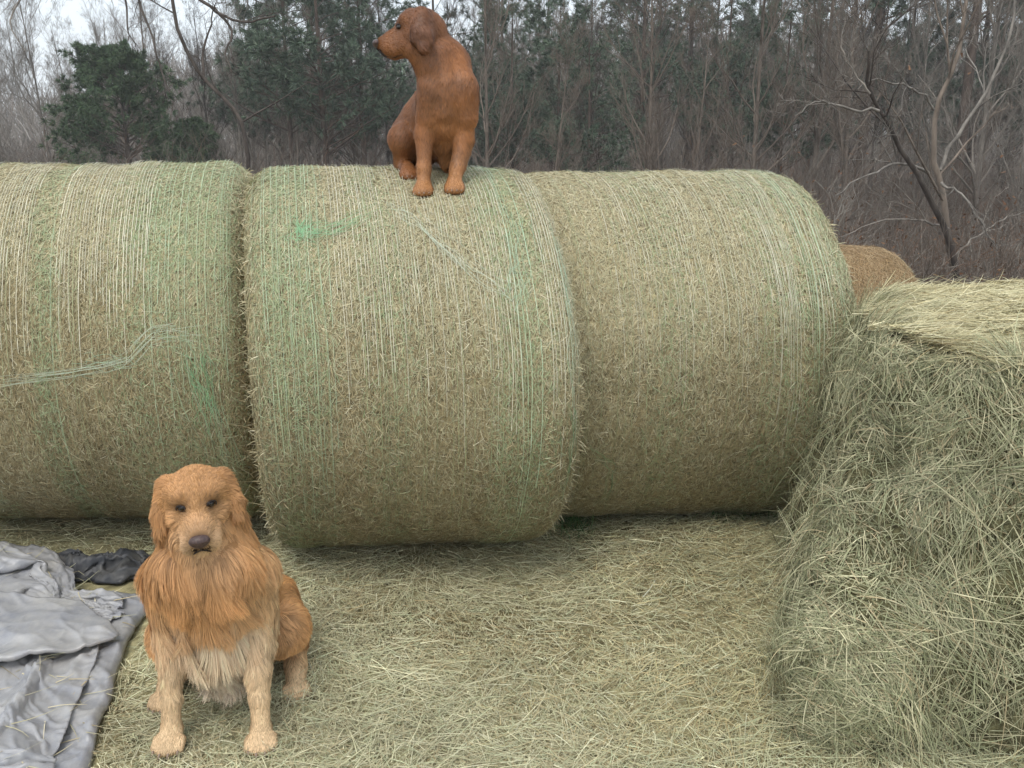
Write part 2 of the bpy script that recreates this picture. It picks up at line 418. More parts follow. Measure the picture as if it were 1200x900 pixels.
# right bale
b_right = Bale('round_hay_bale', .05, 1.33, 3.77, .752, yaw=R(1), skew0=-.22, skew1=-.12, corner=.19, seed=14)
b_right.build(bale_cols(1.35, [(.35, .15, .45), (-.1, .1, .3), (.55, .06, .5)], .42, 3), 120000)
b_right.net(loop_set(b_right, [(-.3, .5, 1.3, WHITE, .0016, .75), (.28, .36, 1.5, WHITE, .0019, .95), (.4, .56, 1.6, PALEGREEN, .0022, .6), (-.5, .55, 2.6, (.3, .33, .17), .0017, .3)]),
            [([(690, 520), (720, 545), (700, 585)], 10, .015, (.2, .3, .15), .0012)])
tag(b_right.root, 'plain round hay bale at the right end of the row, behind the loose hay stack', 'hay bale', 'round bales lying in a row')

# brown bale lower down behind
gzf = float(terrain(2.5, 7.1))
b_far = Bale('round_hay_bale', 2.05, 3.22, 7.1, .74, zg=.80 - 1.48 + .02, yaw=R(8), corner=.22, seed=20)
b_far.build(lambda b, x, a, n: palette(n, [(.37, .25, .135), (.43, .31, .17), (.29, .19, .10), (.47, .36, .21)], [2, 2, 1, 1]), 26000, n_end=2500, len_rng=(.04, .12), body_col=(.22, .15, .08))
tag(b_far.root, 'weathered brown round bale low behind the row, mostly hidden', 'hay bale')

# ------------------------------------------------------------------ the open stack of loose hay at right (a bale on its flat end, unwrapped)
ST = np.array([1.87, 2.70, 0.0])
def stack_pos(a, s):
    """a: angle round, s: height 0..1 -> local position"""
    z = 1.07 * s
    flare = 1.0 + .13 * (1 - s) ** 1.5 + .05 * np.sin(s * 5)
    e = 2 / (3.8 + 4 * (1 - np.clip(s, 0, 1)))
    cx = np.sign(np.cos(a)) * np.abs(np.cos(a)) ** e; cy = np.sign(np.sin(a)) * np.abs(np.sin(a)) ** e
    t = np.clip((s - .9) / .1, 0, 1); rnd = 1 - .05 * (1 - np.sqrt(1 - t * t * .999))
    n = 1 + .042 * fbm(np.stack([cx * 2.2, cy * 2.2, z * 2.6], -1), 41, 3) + .030 * fbm(np.stack([cx * 7, cy * 7, z * 9], -1), 45, 2)
    yfl = 1 + np.where(cy < 0, .46, .05) * np.clip(1 - s, 0, 1) ** 1.2 + .03 * np.sin(s * 5)
    y_ = cy * .60 * yfl * rnd * n
    return np.stack([cx * .78 * flare * rnd * n + .36 * y_, y_, z + 0 * a], -1)
def stack_top(x, y):
    return 1.07 + .028 * fbm(np.stack([x * 2.5, y * 2.5, 0 * x], -1), 44, 3)
stack = empty('hay_stack', tuple(ST))
na, ns_ = 240, 60
A, S = np.meshgrid(np.arange(na) * 2 * math.pi / na, np.linspace(-.02, 1, ns_), indexing='ij')
V1 = stack_pos(A, S).reshape(-1, 3)
rim = V1.reshape(na, ns_, 3)[:, -1]
nr = 16; V2 = np.stack([rim * [f, f, 1] for f in np.linspace(1, .01, nr)], 1)
V2[:, 1:, 2] = stack_top(V2[:, 1:, 0], V2[:, 1:, 1]); V2 = V2.reshape(-1, 3)
cc = np.tile([.12, .115, .065], (len(V1) + len(V2), 1)) * (1 + .3 * fbm(np.concatenate([V1, V2]) * 4, 6))[:, None]  # body colour darkened to stand for shade in gaps between the stems
me = np_mesh('packed_body', np.concatenate([V1, V2]), [grid_faces(na, ns_, True), grid_faces(na, nr, True, len(V1))], np.clip(cc, .02, .5))
link('packed_body', me, M_HAYBASE, stack)
STACKC = [(.36, .355, .22), (.29, .30, .175), (.43, .40, .25), (.22, .23, .13), (.52, .48, .31), (.38, .31, .185), (.14, .14, .078)]
STACKW = [3, 3, 2.4, 2, 1.5, 1.2, 1]
def stack_strands():
    parts = []
    n = 165000
    # front and left faces get most of them
    a = rng.uniform(math.pi * .75, math.pi * 2.0, n); s = rng.random(n) ** .9
    P = stack_pos(a, s); da = .01
    N = norm(np.cross(stack_pos(a + da, s) - P, stack_pos(a, np.minimum(s + .01, 1.0)) - stack_pos(a, np.minimum(s + .01, 1.0) - .02)))
    up = np.array([0, 0, 1.0]); T1 = norm(np.cross(up, N)); T2 = np.cross(N, T1)
    # swirl: stems lie in tangled drifts
    fa = fbm(P * 3.1, 50, 2) * 3.2 + rng.normal(0, .5, n)
    vert = (rng.random(n) < .35); fa = np.where(vert, math.pi / 2 + rng.normal(0, .45, n), fa)
    sgn = np.where(rng.random(n) < .5, 1, -1)
    hole = (fbm(P * 6.5, 57, 3) < -.22) & (rng.random(n) < .88); P[hole] -= N[hole] * .03
    D = norm((T1 * np.cos(fa)[:, None] + T2 * np.sin(fa)[:, None]) * sgn[:, None] + N * rng.normal(.0, .09, n)[:, None])
    B = -N * rng.uniform(.0, .35, (n, 1)) + np.array([0, 0, -.25]) * rng.random((n, 1)) + T1 * rng.normal(0, .25, n)[:, None]
    L = rng.uniform(.04, .20, n) * (1 + .5 * (rng.random(n) < .06)) * np.where(np.abs(np.sin(2 * a)) > .5, .45, 1); lift = rng.uniform(-.012, .016, n)
    parts.append(strands(P + N * lift[:, None], D, norm(N + rng.normal(0, .5, (n, 3))), B, L, rng.uniform(.0014, .0036, n), np.clip(palette(n, STACKC, STACKW, .16) * (1 + .28 * fbm(P * 6, 52, 3))[:, None], .02, .8), 4, .25))
    # drooping outer stems
    m = 2600
    a = rng.uniform(math.pi * .8, math.pi * 1.95, m); s = rng.random(m); P = stack_pos(a, s)
    N = norm(np.stack([np.cos(a), np.sin(a), 0 * a], -1)); D = norm(N * rng.uniform(.15, .9, (m, 1)) + rng.normal(0, .55, (m, 3)))
    parts.append(strands(P, D, norm(rng.normal(0, 1, (m, 3))), np.array([0, 0, -.7]) * rng.random((m, 1)) - N * .25, rng.uniform(.05, .16, m), rng.uniform(.0014, .003, m), palette(m, STACKC, STACKW, .16), 5, .25))
    # the flat top, in paler stems
    k = 40000
    x = rng.uniform(-.80, .3, k); y = rng.uniform(-.62, .62, k); r = stack_pos(np.arctan2(y / .6, x / .78), np.full(k, .97)); r[:, 0] -= .36 * r[:, 1]
    ok = (np.abs(x) < np.abs(r[:, 0]) + .02) & (np.abs(y) < np.abs(r[:, 1]) + .02); x, y = x[ok], y[ok]; k = len(x)
    x = x + .36 * y; P = np.stack([x, y, stack_top(x, y) + rng.uniform(-.003, .02, k)], -1); th = rng.normal(0.05, .6, k)
    D = norm(np.stack([np.cos(th), np.sin(th), rng.normal(.03, .10, k)], -1) * np.where((rng.random(k) < .5) | (x < -.55 + .36 * y), 1, -1)[:, None] * np.array([1, 1, 1]))
    parts.append(strands(P, D, norm(np.array([0, 0, 1]) + rng.normal(0, .4, (k, 3))), np.array([0, 0, -.12]) * rng.random((k, 1)) + rng.normal(0, .1, (k, 3)), rng.uniform(.04, .16, k), rng.uniform(.0014, .0032, k), palette(k, [(.56, .50, .30), (.50, .44, .25), (.62, .57, .37), (.42, .39, .23), (.36, .28, .15)], [3, 3, 2, 2, 1]), 3, .3))
    return cat(parts)
V, F, C = stack_strands()
o = link('loose_stems', np_mesh('loose_stems', V, F, C), M_HAY, stack); o['kind'] = 'stuff'
tag(stack, 'tall open stack of loose green hay with a flat pale top, at the right edge', 'hay stack')

# ------------------------------------------------------------------ hay littered over the ground
def litter():
    parts = []
    n = 175000
    y = 1.45 + 3.3 * rng.random(n) ** 1.25; x = rng.uniform(-1, 1, n) * (.25 + .72 * y)
    dens = fbm(np.stack([x * 1.6, y * 1.6, 0 * x], -1), 60, 3) * .5 + .75
    keep = rng.random(n) < dens
    dz = np.stack([x, y, 0 * x - CAMZ], -1); c, s_ = math.cos(PITCH), math.sin(PITCH); dep = dz[:, 1] * c - dz[:, 2] * s_; up = dz[:, 1] * s_ + dz[:, 2] * c
    ex = np.interp(y, [1.7, 1.93, 2.2, 2.40, 2.62, 2.80, 3.0, 3.12], [-1.10, -1.14, -1.2, -1.24, -1.27, -1.30, -1.45, -2.5])
    keep &= ~((x < ex) & (y < 3.1)); x, y = x[keep], y[keep]; n = len(x)
    P = np.stack([x, y, terrain(x, y) + rng.uniform(-.002, .026, n)], -1)
    th = fbm(np.stack([x * 1.3, y * 1.3, 0 * x], -1), 62, 2) * 2.5 + rng.normal(0, .9, n)
    D = norm(np.stack([np.cos(th), np.sin(th), rng.normal(.02, .14, n)], -1))
    B = np.stack([rng.normal(0, .22, n), rng.normal(0, .22, n), rng.uniform(-.18, .03, n)], -1)
    C = palette(n, [(.60, .56, .36), (.54, .52, .325), (.67, .64, .44), (.47, .49, .305), (.50, .43, .26), (.40, .345, .21)], [3, 3, 1.6, 2, 1.6, 1], .14)
    C = C * (1 + .18 * fbm(np.stack([x * 2.6, y * 3.4, 0 * x], -1), 66, 3))[:, None] * np.where(rng.random((n, 1)) < np.clip(.10 + .4 * fbm(np.stack([x * 1.9, y * 2.4, 0 * x], -1), 68, 3), 0, .6)[:, None], np.array([[.90, .80, .70]]), 1)
    gr = np.clip((x - .1) / 1.0, 0, 1)[:, None]; C = C * (1 - gr * .12) * np.array([1, 1, 1]) + gr * np.array([-.02, 0, -.01])
    parts.append(strands(P, D, norm(np.array([0, 0, 1]) + rng.normal(0, .45, (n, 3))), B, rng.uniform(.02, .13, n) * (1 + .6 * (rng.random(n) < .08)), rng.uniform(.0010, .0026, n), np.clip(C, .02, .8), 4, .3))
    c_ = 60000                                                      # chaff and broken leaf
    y = 1.45 + 3.0 * rng.random(c_) ** 1.2; x = rng.uniform(-1, 1, c_) * (.25 + .72 * y); ok = ~((x < np.interp(y, [1.7, 1.93, 2.2, 2.40, 2.62, 2.80, 3.0, 3.12], [-1.10, -1.14, -1.2, -1.24, -1.27, -1.30, -1.45, -2.5])) & (y < 3.1)); x, y = x[ok], y[ok]; c_ = len(x)
    th = rng.uniform(0, 6.283, c_); P = np.stack([x, y, terrain(x, y) + rng.uniform(.002, .022, c_)], -1)
    parts.append(strands(P, np.stack([np.cos(th), np.sin(th), rng.normal(0, .15, c_)], -1), norm(np.array([0, 0, 1]) + rng.normal(0, .4, (c_, 3))), rng.normal(0, .2, (c_, 3)), rng.uniform(.006, .025, c_), rng.uniform(.0015, .005, c_), palette(c_, [(.50, .47, .28), (.40, .40, .23), (.36, .29, .16), (.27, .22, .12), (.58, .55, .36)], [3, 2, 2, 1.5, 1]), 4, .3))
    m = 5000                                                        # stems that stand up and catch the light
    y = 1.5 + 2.6 * rng.random(m); x = rng.uniform(-1, 1, m) * (.25 + .7 * y)
    P = np.stack([x, y, terrain(x, y)], -1); D = norm(np.stack([rng.normal(0, .6, m), rng.normal(0, .6, m), rng.uniform(.3, 1, m)], -1))
    parts.append(strands(P, D, norm(rng.normal(0, 1, (m, 3))), np.stack([rng.normal(0, .4, m), rng.normal(0, .4, m), rng.uniform(-.8, -.2, m)], -1), rng.uniform(.03, .10, m), .0022, palette(m, [(.52, .48, .31), (.44, .42, .26), (.36, .37, .22)], [1, 1, 1]), 4, .3))
    return cat(parts)
V, F, C = litter()
# keep the tarpaulin's middle clear of litter
o = link('loose_hay', np_mesh('loose_hay', V, F, C), M_HAY); o['kind'] = 'stuff'; tag(o, 'pale loose hay strewn over the whole yard in front of the bales', 'loose hay')

def tuft(cx, cy, n, hgt, cols, spread):
    x = cx + rng.normal(0, spread[0], n); y = cy + rng.normal(0, spread[1], n)
    P = np.stack([x, y, terrain(x, y)], -1); D = norm(np.stack([rng.normal(0, .45, n), rng.normal(0, .45, n), np.ones(n)], -1))
    return strands(P, D, norm(rng.normal(0, 1, (n, 3))), rng.normal(0, .3, (n, 3)) + [0, 0, -.25], hgt * rng.uniform(.4, 1.2, n), rng.uniform(.002, .004, n), palette(n, cols, [1] * len(cols)), 4, .2)
GC = [(.05, .12, .035), (.08, .16, .05), (.12, .17, .07)]
V, F, C = cat([tuft(.26, 3.42, 260, .16, GC, (.05, .08)), tuft(.98, 3.46, 200, .12, GC, (.12, .08)), tuft(.05, 3.30, 60, .06, GC, (.15, .03))])
o = link('green_grass', np_mesh('green_grass', V, F, C), M_HAY); tag(o, 'dark green grass growing up between and under the bales', 'grass', None, 'stuff')
# ------------------------------------------------------------------ tarpaulin
# the folds of the bunched-up cloth: x, y and z steps along each row of a 105 x 60 grid of points, in units of 3 mm
TARP_STEPS = """
-854 5 8 9 8 8 6 8 8 8 8 8 7 8 7 7 7 7 7 6 0 7 9 8 8 9 9 10 9 10 11 10 11 11 11 12 11 12 11 10 9 8 4 7 7 8 7 8 7 7 6 7 7 6 8 7 7 8 7 8
0 3 9 6 9 8 8 8 8 8 7 8 7 8 6 7 8 7 8 -1 7 8 8 9 9 10 9 9 10 11 11 11 11 12 12 11 12 11 11 10 9 8 6 5 5 5 6 7 7 6 7 7 6 7 7 7 8 7 8 8
0 2 6 8 9 8 7 8 7 8 8 8 8 8 8 8 8 2 8 8 7 7 9 9 9 9 9 9 10 11 11 11 11 11 11 11 11 10 10 10 8 8 7 7 5 5 5 5 6 6 7 7 7 6 7 8 7 8 8 8
0 4 7 4 8 10 9 8 8 8 8 8 8 5 5 8 7 9 8 8 7 9 8 8 9 9 9 9 10 11 10 11 10 11 11 11 10 10 9 8 5 6 7 6 7 5 6 6 7 7 7 8 5 7 8 7 8 8 8 9
1 7 9 7 3 6 10 10 9 9 8 7 6 6 6 7 7 9 8 9 8 9 8 8 9 8 9 9 8 10 10 11 10 11 10 10 9 9 8 8 3 6 6 7 6 7 6 7 8 7 8 8 7 6 7 7 9 8 8 9
8 5 10 8 5 3 7 9 9 10 8 9 5 6 6 7 7 8 9 6 7 9 8 9 8 9 8 9 8 10 10 10 10 10 10 9 8 8 7 7 3 6 7 7 7 7 8 8 8 6 8 8 8 7 6 8 8 8 9 9
11 7 7 4 5 4 8 7 9 10 8 9 6 7 5 6 5 8 7 6 6 8 8 8 8 9 9 9 9 10 10 9 9 9 9 8 7 7 7 6 7 6 7 7 6 7 8 9 9 9 6 9 8 7 6 9 8 9 8 8
7 6 7 7 5 0 9 3 9 9 9 8 6 8 8 8 8 7 7 5 5 5 7 8 8 9 8 9 10 9 9 9 9 8 8 8 7 7 7 4 6 6 6 7 7 8 8 10 9 9 9 8 9 7 8 6 9 8 9 8
11 3 7 8 7 -2 2 7 10 4 7 8 8 8 9 7 8 8 8 7 4 4 7 8 8 8 8 9 9 9 9 8 9 8 7 8 7 6 7 5 6 3 6 8 7 9 10 9 10 8 9 9 9 8 6 9 7 10 6 8
-1 12 10 7 9 -1 -2 4 8 6 4 8 8 8 8 7 7 8 7 6 8 6 5 7 8 8 9 8 9 8 9 8 8 7 8 7 7 6 5 4 5 6 7 8 9 10 9 11 8 10 8 8 10 7 8 7 9 5 8 8
6 11 11 10 5 2 2 1 -3 8 7 7 8 6 7 7 7 7 6 7 8 7 7 8 8 8 8 8 8 8 8 8 7 8 8 5 5 6 6 5 8 7 8 9 10 9 10 7 10 9 9 9 8 8 6 9 6 8 6 8
7 8 5 0 3 2 1 3 7 8 7 8 7 6 7 7 6 6 7 7 7 7 8 7 8 8 8 8 8 8 9 8 8 8 8 8 7 7 6 5 8 8 9 9 9 9 8 9 7 10 9 8 9 7 8 5 9 7 5 8
-7 4 3 1 1 3 7 8 7 8 6 7 7 7 6 7 6 6 7 7 7 8 7 8 8 8 9 8 8 9 8 8 8 8 8 8 8 8 8 8 8 8 8 9 8 9 9 7 9 8 8 9 9 7 5 9 8 5 8 4
-7 1 0 0 7 8 8 7 7 6 7 7 7 7 7 7 6 7 7 7 7 8 8 8 8 8 9 8 8 9 8 8 8 9 8 8 8 9 8 8 8 9 8 9 8 9 8 8 9 8 9 7 8 5 9 8 9 6 7 5
-8 1 3 8 7 8 6 7 7 5 5 7 6 7 6 7 7 6 6 8 7 8 9 8 8 9 8 9 8 9 8 8 9 8 9 8 8 8 8 8 8 9 9 8 9 9 9 8 9 9 8 7 9 7 6 7 8 8 8 6
-4 7 8 7 6 6 5 6 5 6 2 6 5 6 7 6 5 7 7 8 7 9 8 9 8 9 9 9 9 9 8 9 9 8 7 7 8 8 9 8 8 9 9 9 10 9 9 9 9 9 9 7 9 8 7 5 7 7 8 7
7 6 6 6 5 4 4 4 2 5 5 3 5 5 5 6 7 7 8 8 8 9 9 9 9 9 10 9 9 9 10 9 8 7 8 7 8 9 8 9 10 7 8 9 9 10 10 9 10 9 9 8 9 7 8 5 7 5 7 7
3 5 5 2 4 2 4 5 -1 6 2 4 5 5 6 7 7 8 8 8 9 10 9 10 10 9 10 10 9 10 9 10 9 9 8 7 8 8 8 9 10 8 5 7 10 9 10 11 9 10 9 8 9 7 8 7 5 7 5 5
-3 2 5 1 4 2 5 2 4 1 4 4 5 6 7 8 8 8 9 9 10 10 10 10 9 10 10 10 9 10 9 10 9 9 9 10 8 7 8 7 7 6 5 10 9 9 10 10 11 10 9 8 9 7 8 7 7 6 6 6
-3 1 4 1 0 5 2 4 5 2 4 5 5 6 8 8 9 9 10 10 10 10 10 10 10 10 9 10 9 10 10 9 9 10 8 4 7 8 7 7 7 6 8 10 10 10 11 10 10 10 10 8 8 8 7 7 7 6 7 6
-4 3 1 2 -2 2 6 4 2 4 5 7 7 6 8 9 9 11 10 10 10 10 10 9 10 10 9 10 10 9 10 9 10 7 5 4 5 8 6 6 8 7 10 10 11 11 11 11 11 10 9 9 8 7 7 6 6 6 7 6
-10 2 2 1 2 5 5 5 5 6 2 7 8 8 9 9 10 11 9 9 10 11 10 10 9 10 10 10 9 10 9 9 9 10 5 4 5 4 5 6 6 8 10 10 11 12 11 11 10 11 10 8 8 7 7 6 6 6 4 7
-13 4 3 4 4 4 4 4 6 7 8 8 9 9 9 8 10 11 11 11 11 10 10 8 10 10 10 9 10 9 7 9 9 9 4 8 4 5 6 5 6 8 9 11 9 11 11 11 11 9 9 9 6 7 6 7 5 6 3 7
-9 2 3 4 5 4 6 6 8 8 9 9 10 11 9 11 11 7 11 11 12 11 10 8 10 10 9 10 9 6 9 8 9 8 8 6 5 4 5 6 6 9 9 11 9 10 10 12 9 9 9 8 4 7 8 5 7 4 5 8
-10 4 4 4 4 6 7 8 8 9 10 10 11 11 11 11 12 9 10 8 11 10 11 10 10 9 9 10 8 9 8 9 8 8 7 7 5 4 3 6 7 9 9 11 10 10 10 6 10 10 9 7 4 7 8 6 5 7 5 8
-8 5 4 6 7 7 9 8 10 9 11 11 11 11 12 11 12 10 9 9 10 10 10 9 10 9 9 9 8 9 8 7 7 7 7 3 6 6 7 7 8 9 9 9 10 9 8 8 10 9 8 6 5 6 7 7 6 5 7 8
-3 6 7 7 8 9 8 10 10 10 11 11 11 11 11 12 11 10 9 9 9 9 9 9 9 9 9 8 8 8 4 7 7 7 8 8 7 8 7 7 8 8 7 9 9 8 9 8 9 8 8 5 5 6 7 8 5 6 7 8
4 7 8 8 8 9 10 9 10 10 11 10 11 10 11 10 11 10 9 8 8 9 9 9 8 9 8 8 8 7 7 7 8 8 7 7 5 6 7 8 8 8 9 10 9 9 7 8 8 8 7 4 6 5 7 8 6 5 8 8
4 8 9 8 9 9 9 10 10 10 10 10 10 9 10 10 9 9 9 9 9 9 8 8 9 8 8 7 8 8 8 7 7 6 7 7 8 7 8 9 8 8 8 9 8 7 8 8 8 7 6 5 6 4 7 8 6 6 7 9
1 8 9 8 9 9 10 9 10 9 10 10 9 10 9 9 10 8 9 9 8 9 8 8 8 8 8 8 8 7 8 8 9 7 7 6 7 8 8 8 9 8 9 8 8 8 8 7 7 7 7 4 7 3 6 8 7 6 8 8
-1 9 9 8 9 9 10 9 9 10 9 9 9 10 9 9 8 9 8 9 8 8 8 8 8 8 8 8 9 8 8 7 8 9 8 8 8 8 8 6 8 9 8 8 8 8 8 7 7 8 6 3 8 3 6 7 8 6 8 8
0 8 9 9 9 9 9 9 9 9 9 9 9 9 8 9 8 9 8 9 8 8 8 8 8 8 8 9 8 8 8 8 8 9 8 7 8 8 9 8 8 9 8 8 8 7 8 7 8 7 6 3 8 3 5 7 8 7 8 8
-1 8 9 9 8 9 9 9 9 8 9 9 8 9 9 8 8 9 8 8 9 8 8 8 8 8 9 8 8 8 9 8 8 8 9 7 8 8 9 8 8 8 9 8 8 8 8 7 8 7 6 3 8 3 5 7 7 8 8 8
-2 8 9 8 9 9 9 8 9 9 8 9 8 9 8 8 9 8 8 9 8 8 8 8 9 8 8 8 9 8 9 8 8 8 8 8 8 8 9 8 8 8 8 9 8 8 8 8 8 7 6 3 8 3 4 7 8 8 8 8
-3 8 9 9 8 9 9 8 9 8 9 9 8 8 9 8 8 9 8 8 8 9 8 8 8 9 8 8 9 8 8 9 8 8 8 8 8 8 8 9 8 8 8 8 9 8 8 8 8 8 7 2 7 4 4 7 7 8 9 8
-3 9 8 9 8 9 9 8 9 8 9 8 9 8 8 9 8 8 8 9 8 8 8 9 8 8 9 8 8 9 8 8 9 7 8 9 8 8 8 8 9 8 8 8 8 9 8 8 9 7 7 6 3 5 3 7 8 8 9 8
-3 9 8 9 8 9 9 8 9 8 9 8 8 9 8 8 8 9 8 8 8 9 8 8 9 8 8 9 8 9 8 8 8 8 8 8 8 9 8 8 8 9 8 8 8 8 9 8 9 7 8 6 1 6 3 8 8 8 9 8
-3 9 8 9 8 9 9 8 8 9 8 9 8 8 9 8 8 8 9 8 8 8 9 8 8 9 8 8 9 8 9 7 8 8 9 8 8 8 8 9 8 8 9 7 9 8 8 9 9 8 6 8 0 7 3 7 9 8 9 8
-3 9 8 9 8 9 8 9 8 9 8 8 9 8 8 8 9 8 8 8 9 8 8 9 8 8 9 8 9 8 8 7 9 8 8 9 8 8 8 8 8 8 9 8 9 7 9 9 9 8 6 8 0 7 4 7 9 8 9 9
-3 9 8 9 8 9 8 9 8 8 9 8 8 8 9 8 8 8 9 8 8 9 8 8 9 8 9 8 8 8 8 8 8 9 8 8 8 8 8 8 8 9 9 8 8 8 9 9 9 9 5 9 -1 8 4 8 8 9 8 9
-3 9 8 8 9 8 9 8 9 8 8 9 8 8 8 9 8 8 8 9 8 8 9 8 8 9 8 8 8 8 9 8 8 8 8 9 8 8 8 7 9 8 9 8 9 9 8 9 9 9 5 9 0 7 5 8 9 8 9 8
-3 8 9 8 9 8 9 8 8 9 8 8 8 9 8 8 8 9 8 8 9 8 8 9 8 8 8 9 8 8 8 8 9 8 8 8 8 8 8 8 8 9 9 9 8 9 9 9 8 9 6 9 -1 8 5 8 9 9 8 9
-3 8 9 8 8 9 8 9 8 8 8 9 8 8 8 9 8 8 9 8 8 9 8 8 9 8 8 8 9 8 8 8 8 8 8 8 8 8 9 8 8 9 9 9 8 10 9 8 9 8 7 8 0 8 5 9 9 8 9 8
-4 9 8 9 8 9 8 8 8 9 8 8 9 8 8 8 9 8 8 9 8 8 9 8 8 8 9 8 8 8 8 9 8 8 8 8 8 8 8 9 8 9 9 8 10 9 10 9 9 6 7 9 0 7 7 8 9 9 8 8
-3 9 8 8 9 8 8 9 8 8 9 8 8 8 9 8 8 8 9 8 8 9 8 9 8 8 8 9 8 8 8 8 8 8 8 9 8 8 8 8 9 9 9 9 10 9 10 9 9 4 9 9 2 8 4 9 8 9 8 7
-3 8 9 8 8 9 8 8 8 9 8 8 9 8 8 8 9 8 8 9 8 8 9 8 9 8 8 8 8 8 9 8 8 8 8 8 8 9 8 8 9 9 9 10 9 10 10 10 6 5 9 9 4 9 2 9 8 9 8 6
-3 8 8 9 8 8 8 9 8 8 8 9 8 8 9 8 8 9 8 8 9 8 9 8 8 8 9 8 8 8 8 8 9 8 8 8 8 9 8 8 9 9 10 10 9 10 11 9 1 9 9 10 7 7 2 8 8 8 9 3
-3 8 8 9 8 8 8 8 9 8 8 8 9 8 8 9 8 8 9 8 9 8 9 8 8 8 9 8 8 8 8 8 8 9 8 8 8 9 8 9 9 9 10 10 10 9 9 6 11 6 6 11 9 5 2 9 8 8 7 2
-2 8 8 9 8 8 8 8 8 9 8 8 9 8 9 8 8 9 8 9 8 8 9 8 9 8 8 8 8 9 8 8 8 8 8 9 8 8 9 8 9 9 10 9 9 8 9 10 6 9 10 9 8 6 2 9 7 8 8 1
3 8 8 8 8 8 9 8 8 8 9 8 9 8 9 8 9 8 9 8 9 8 8 9 8 8 9 8 8 8 8 8 8 9 8 8 8 9 8 8 9 9 8 8 9 10 9 10 5 10 8 8 8 6 4 6 7 8 9 3
2 8 8 9 8 8 8 9 8 8 9 8 9 8 9 8 9 9 8 9 8 9 8 8 9 8 8 8 8 8 8 8 9 8 8 9 8 9 6 8 9 8 10 8 10 7 8 9 8 8 7 8 8 5 5 7 6 8 9 5
2 9 8 8 8 9 8 8 9 8 9 9 8 9 9 8 9 9 8 9 8 9 8 8 8 9 8 8 8 8 8 8 8 9 8 8 9 5 8 9 8 9 10 8 9 9 8 6 7 8 7 9 7 4 5 8 7 6 8 6
3 8 8 9 8 8 9 8 9 9 8 9 9 9 8 9 9 9 8 9 8 9 8 8 8 8 8 8 8 8 8 9 8 8 8 8 7 8 8 7 9 9 9 8 9 9 8 5 8 8 7 6 7 4 7 7 7 7 7 3
2 8 9 8 9 8 9 9 9 8 9 9 9 9 9 9 8 9 9 8 9 8 8 8 8 7 8 8 8 9 8 8 8 8 9 8 8 6 8 9 7 9 8 8 9 7 7 7 7 7 7 6 6 7 5 5 8 8 7 2
2 9 8 9 9 9 8 9 9 9 9 9 9 9 9 9 9 9 8 9 8 8 8 8 8 8 8 8 7 8 8 8 8 8 8 6 7 6 9 9 9 8 9 8 8 6 7 7 9 3 5 7 8 6 8 5 5 7 9 4
0 9 8 9 9 9 10 9 9 9 10 9 9 9 9 9 9 8 9 8 8 8 8 8 8 7 8 7 8 7 8 8 8 8 9 8 8 2 8 9 9 9 8 8 8 8 6 6 8 8 6 2 6 7 6 8 5 6 8 8
-3 9 9 10 9 9 9 10 9 9 10 9 9 10 9 9 8 9 8 8 8 7 8 8 7 8 8 6 7 7 7 8 8 8 9 8 3 9 9 9 9 8 8 8 8 8 6 7 8 7 7 4 7 5 4 8 7 6 7 6
-2 10 9 10 9 9 10 9 10 9 10 9 9 9 9 9 8 8 8 8 7 8 7 8 8 6 8 7 7 8 5 8 7 7 8 9 6 9 9 9 9 8 8 9 8 6 8 8 7 8 7 4 8 2 6 8 6 8 7 8
-1 10 10 9 10 9 10 9 10 9 9 10 8 9 9 8 8 7 8 7 7 8 7 8 7 8 7 8 7 7 5 6 7 9 9 9 9 7 9 9 9 8 9 8 8 7 8 7 8 8 6 7 7 -1 8 7 8 8 7 8
0 9 10 10 10 9 10 9 9 9 10 8 9 9 7 8 8 7 7 7 7 8 7 7 7 8 7 7 8 8 8 1 9 9 9 10 9 9 8 9 9 9 8 8 7 8 7 8 8 8 7 8 7 -1 7 8 8 8 7 8
-1 10 10 10 9 10 9 9 9 9 9 9 8 8 8 6 8 6 7 7 8 7 7 7 8 6 7 8 8 8 2 8 10 9 9 10 9 9 10 7 9 9 9 7 8 8 7 8 9 8 7 8 7 0 7 8 7 8 9 8
0 10 9 10 9 10 9 9 9 9 8 8 8 8 7 6 6 7 7 8 7 7 8 7 7 5 8 8 8 3 9 8 9 10 9 9 10 9 9 9 8 9 9 8 8 7 8 9 9 8 7 8 8 0 6 8 8 8 9 8
0 10 9 10 9 9 9 9 8 9 8 7 7 7 6 7 6 7 7 7 8 7 7 7 7 7 8 7 8 9 6 9 8 10 9 9 9 9 9 10 8 9 8 8 7 8 9 9 9 9 7 8 9 0 7 8 7 8 9 8
-1 10 9 9 9 9 9 8 8 8 8 7 6 6 7 7 6 7 7 7 7 8 7 7 7 9 8 8 8 9 10 9 4 9 10 8 9 10 9 8 9 8 7 9 9 9 8 10 9 9 7 9 7 2 8 8 6 8 8 8
-1 10 9 8 9 8 9 8 7 8 7 7 7 5 6 7 7 7 7 7 7 8 7 8 8 9 8 10 9 9 10 4 8 8 9 8 10 9 9 8 9 8 9 9 9 8 8 10 10 9 7 9 7 4 6 8 8 8 8 8
5 9 9 9 7 8 7 8 7 7 7 6 7 6 6 7 6 7 7 7 7 8 8 7 8 9 8 8 9 10 9 11 8 10 9 7 9 9 8 9 8 7 8 9 8 8 7 9 9 9 8 9 8 6 6 7 8 8 8 8
6 9 8 8 7 6 7 7 7 6 7 6 6 5 6 7 6 7 7 8 7 8 8 7 9 9 8 10 8 9 11 10 11 10 10 9 10 8 9 7 7 5 7 8 7 8 7 7 9 8 9 9 9 8 6 7 7 8 8 9
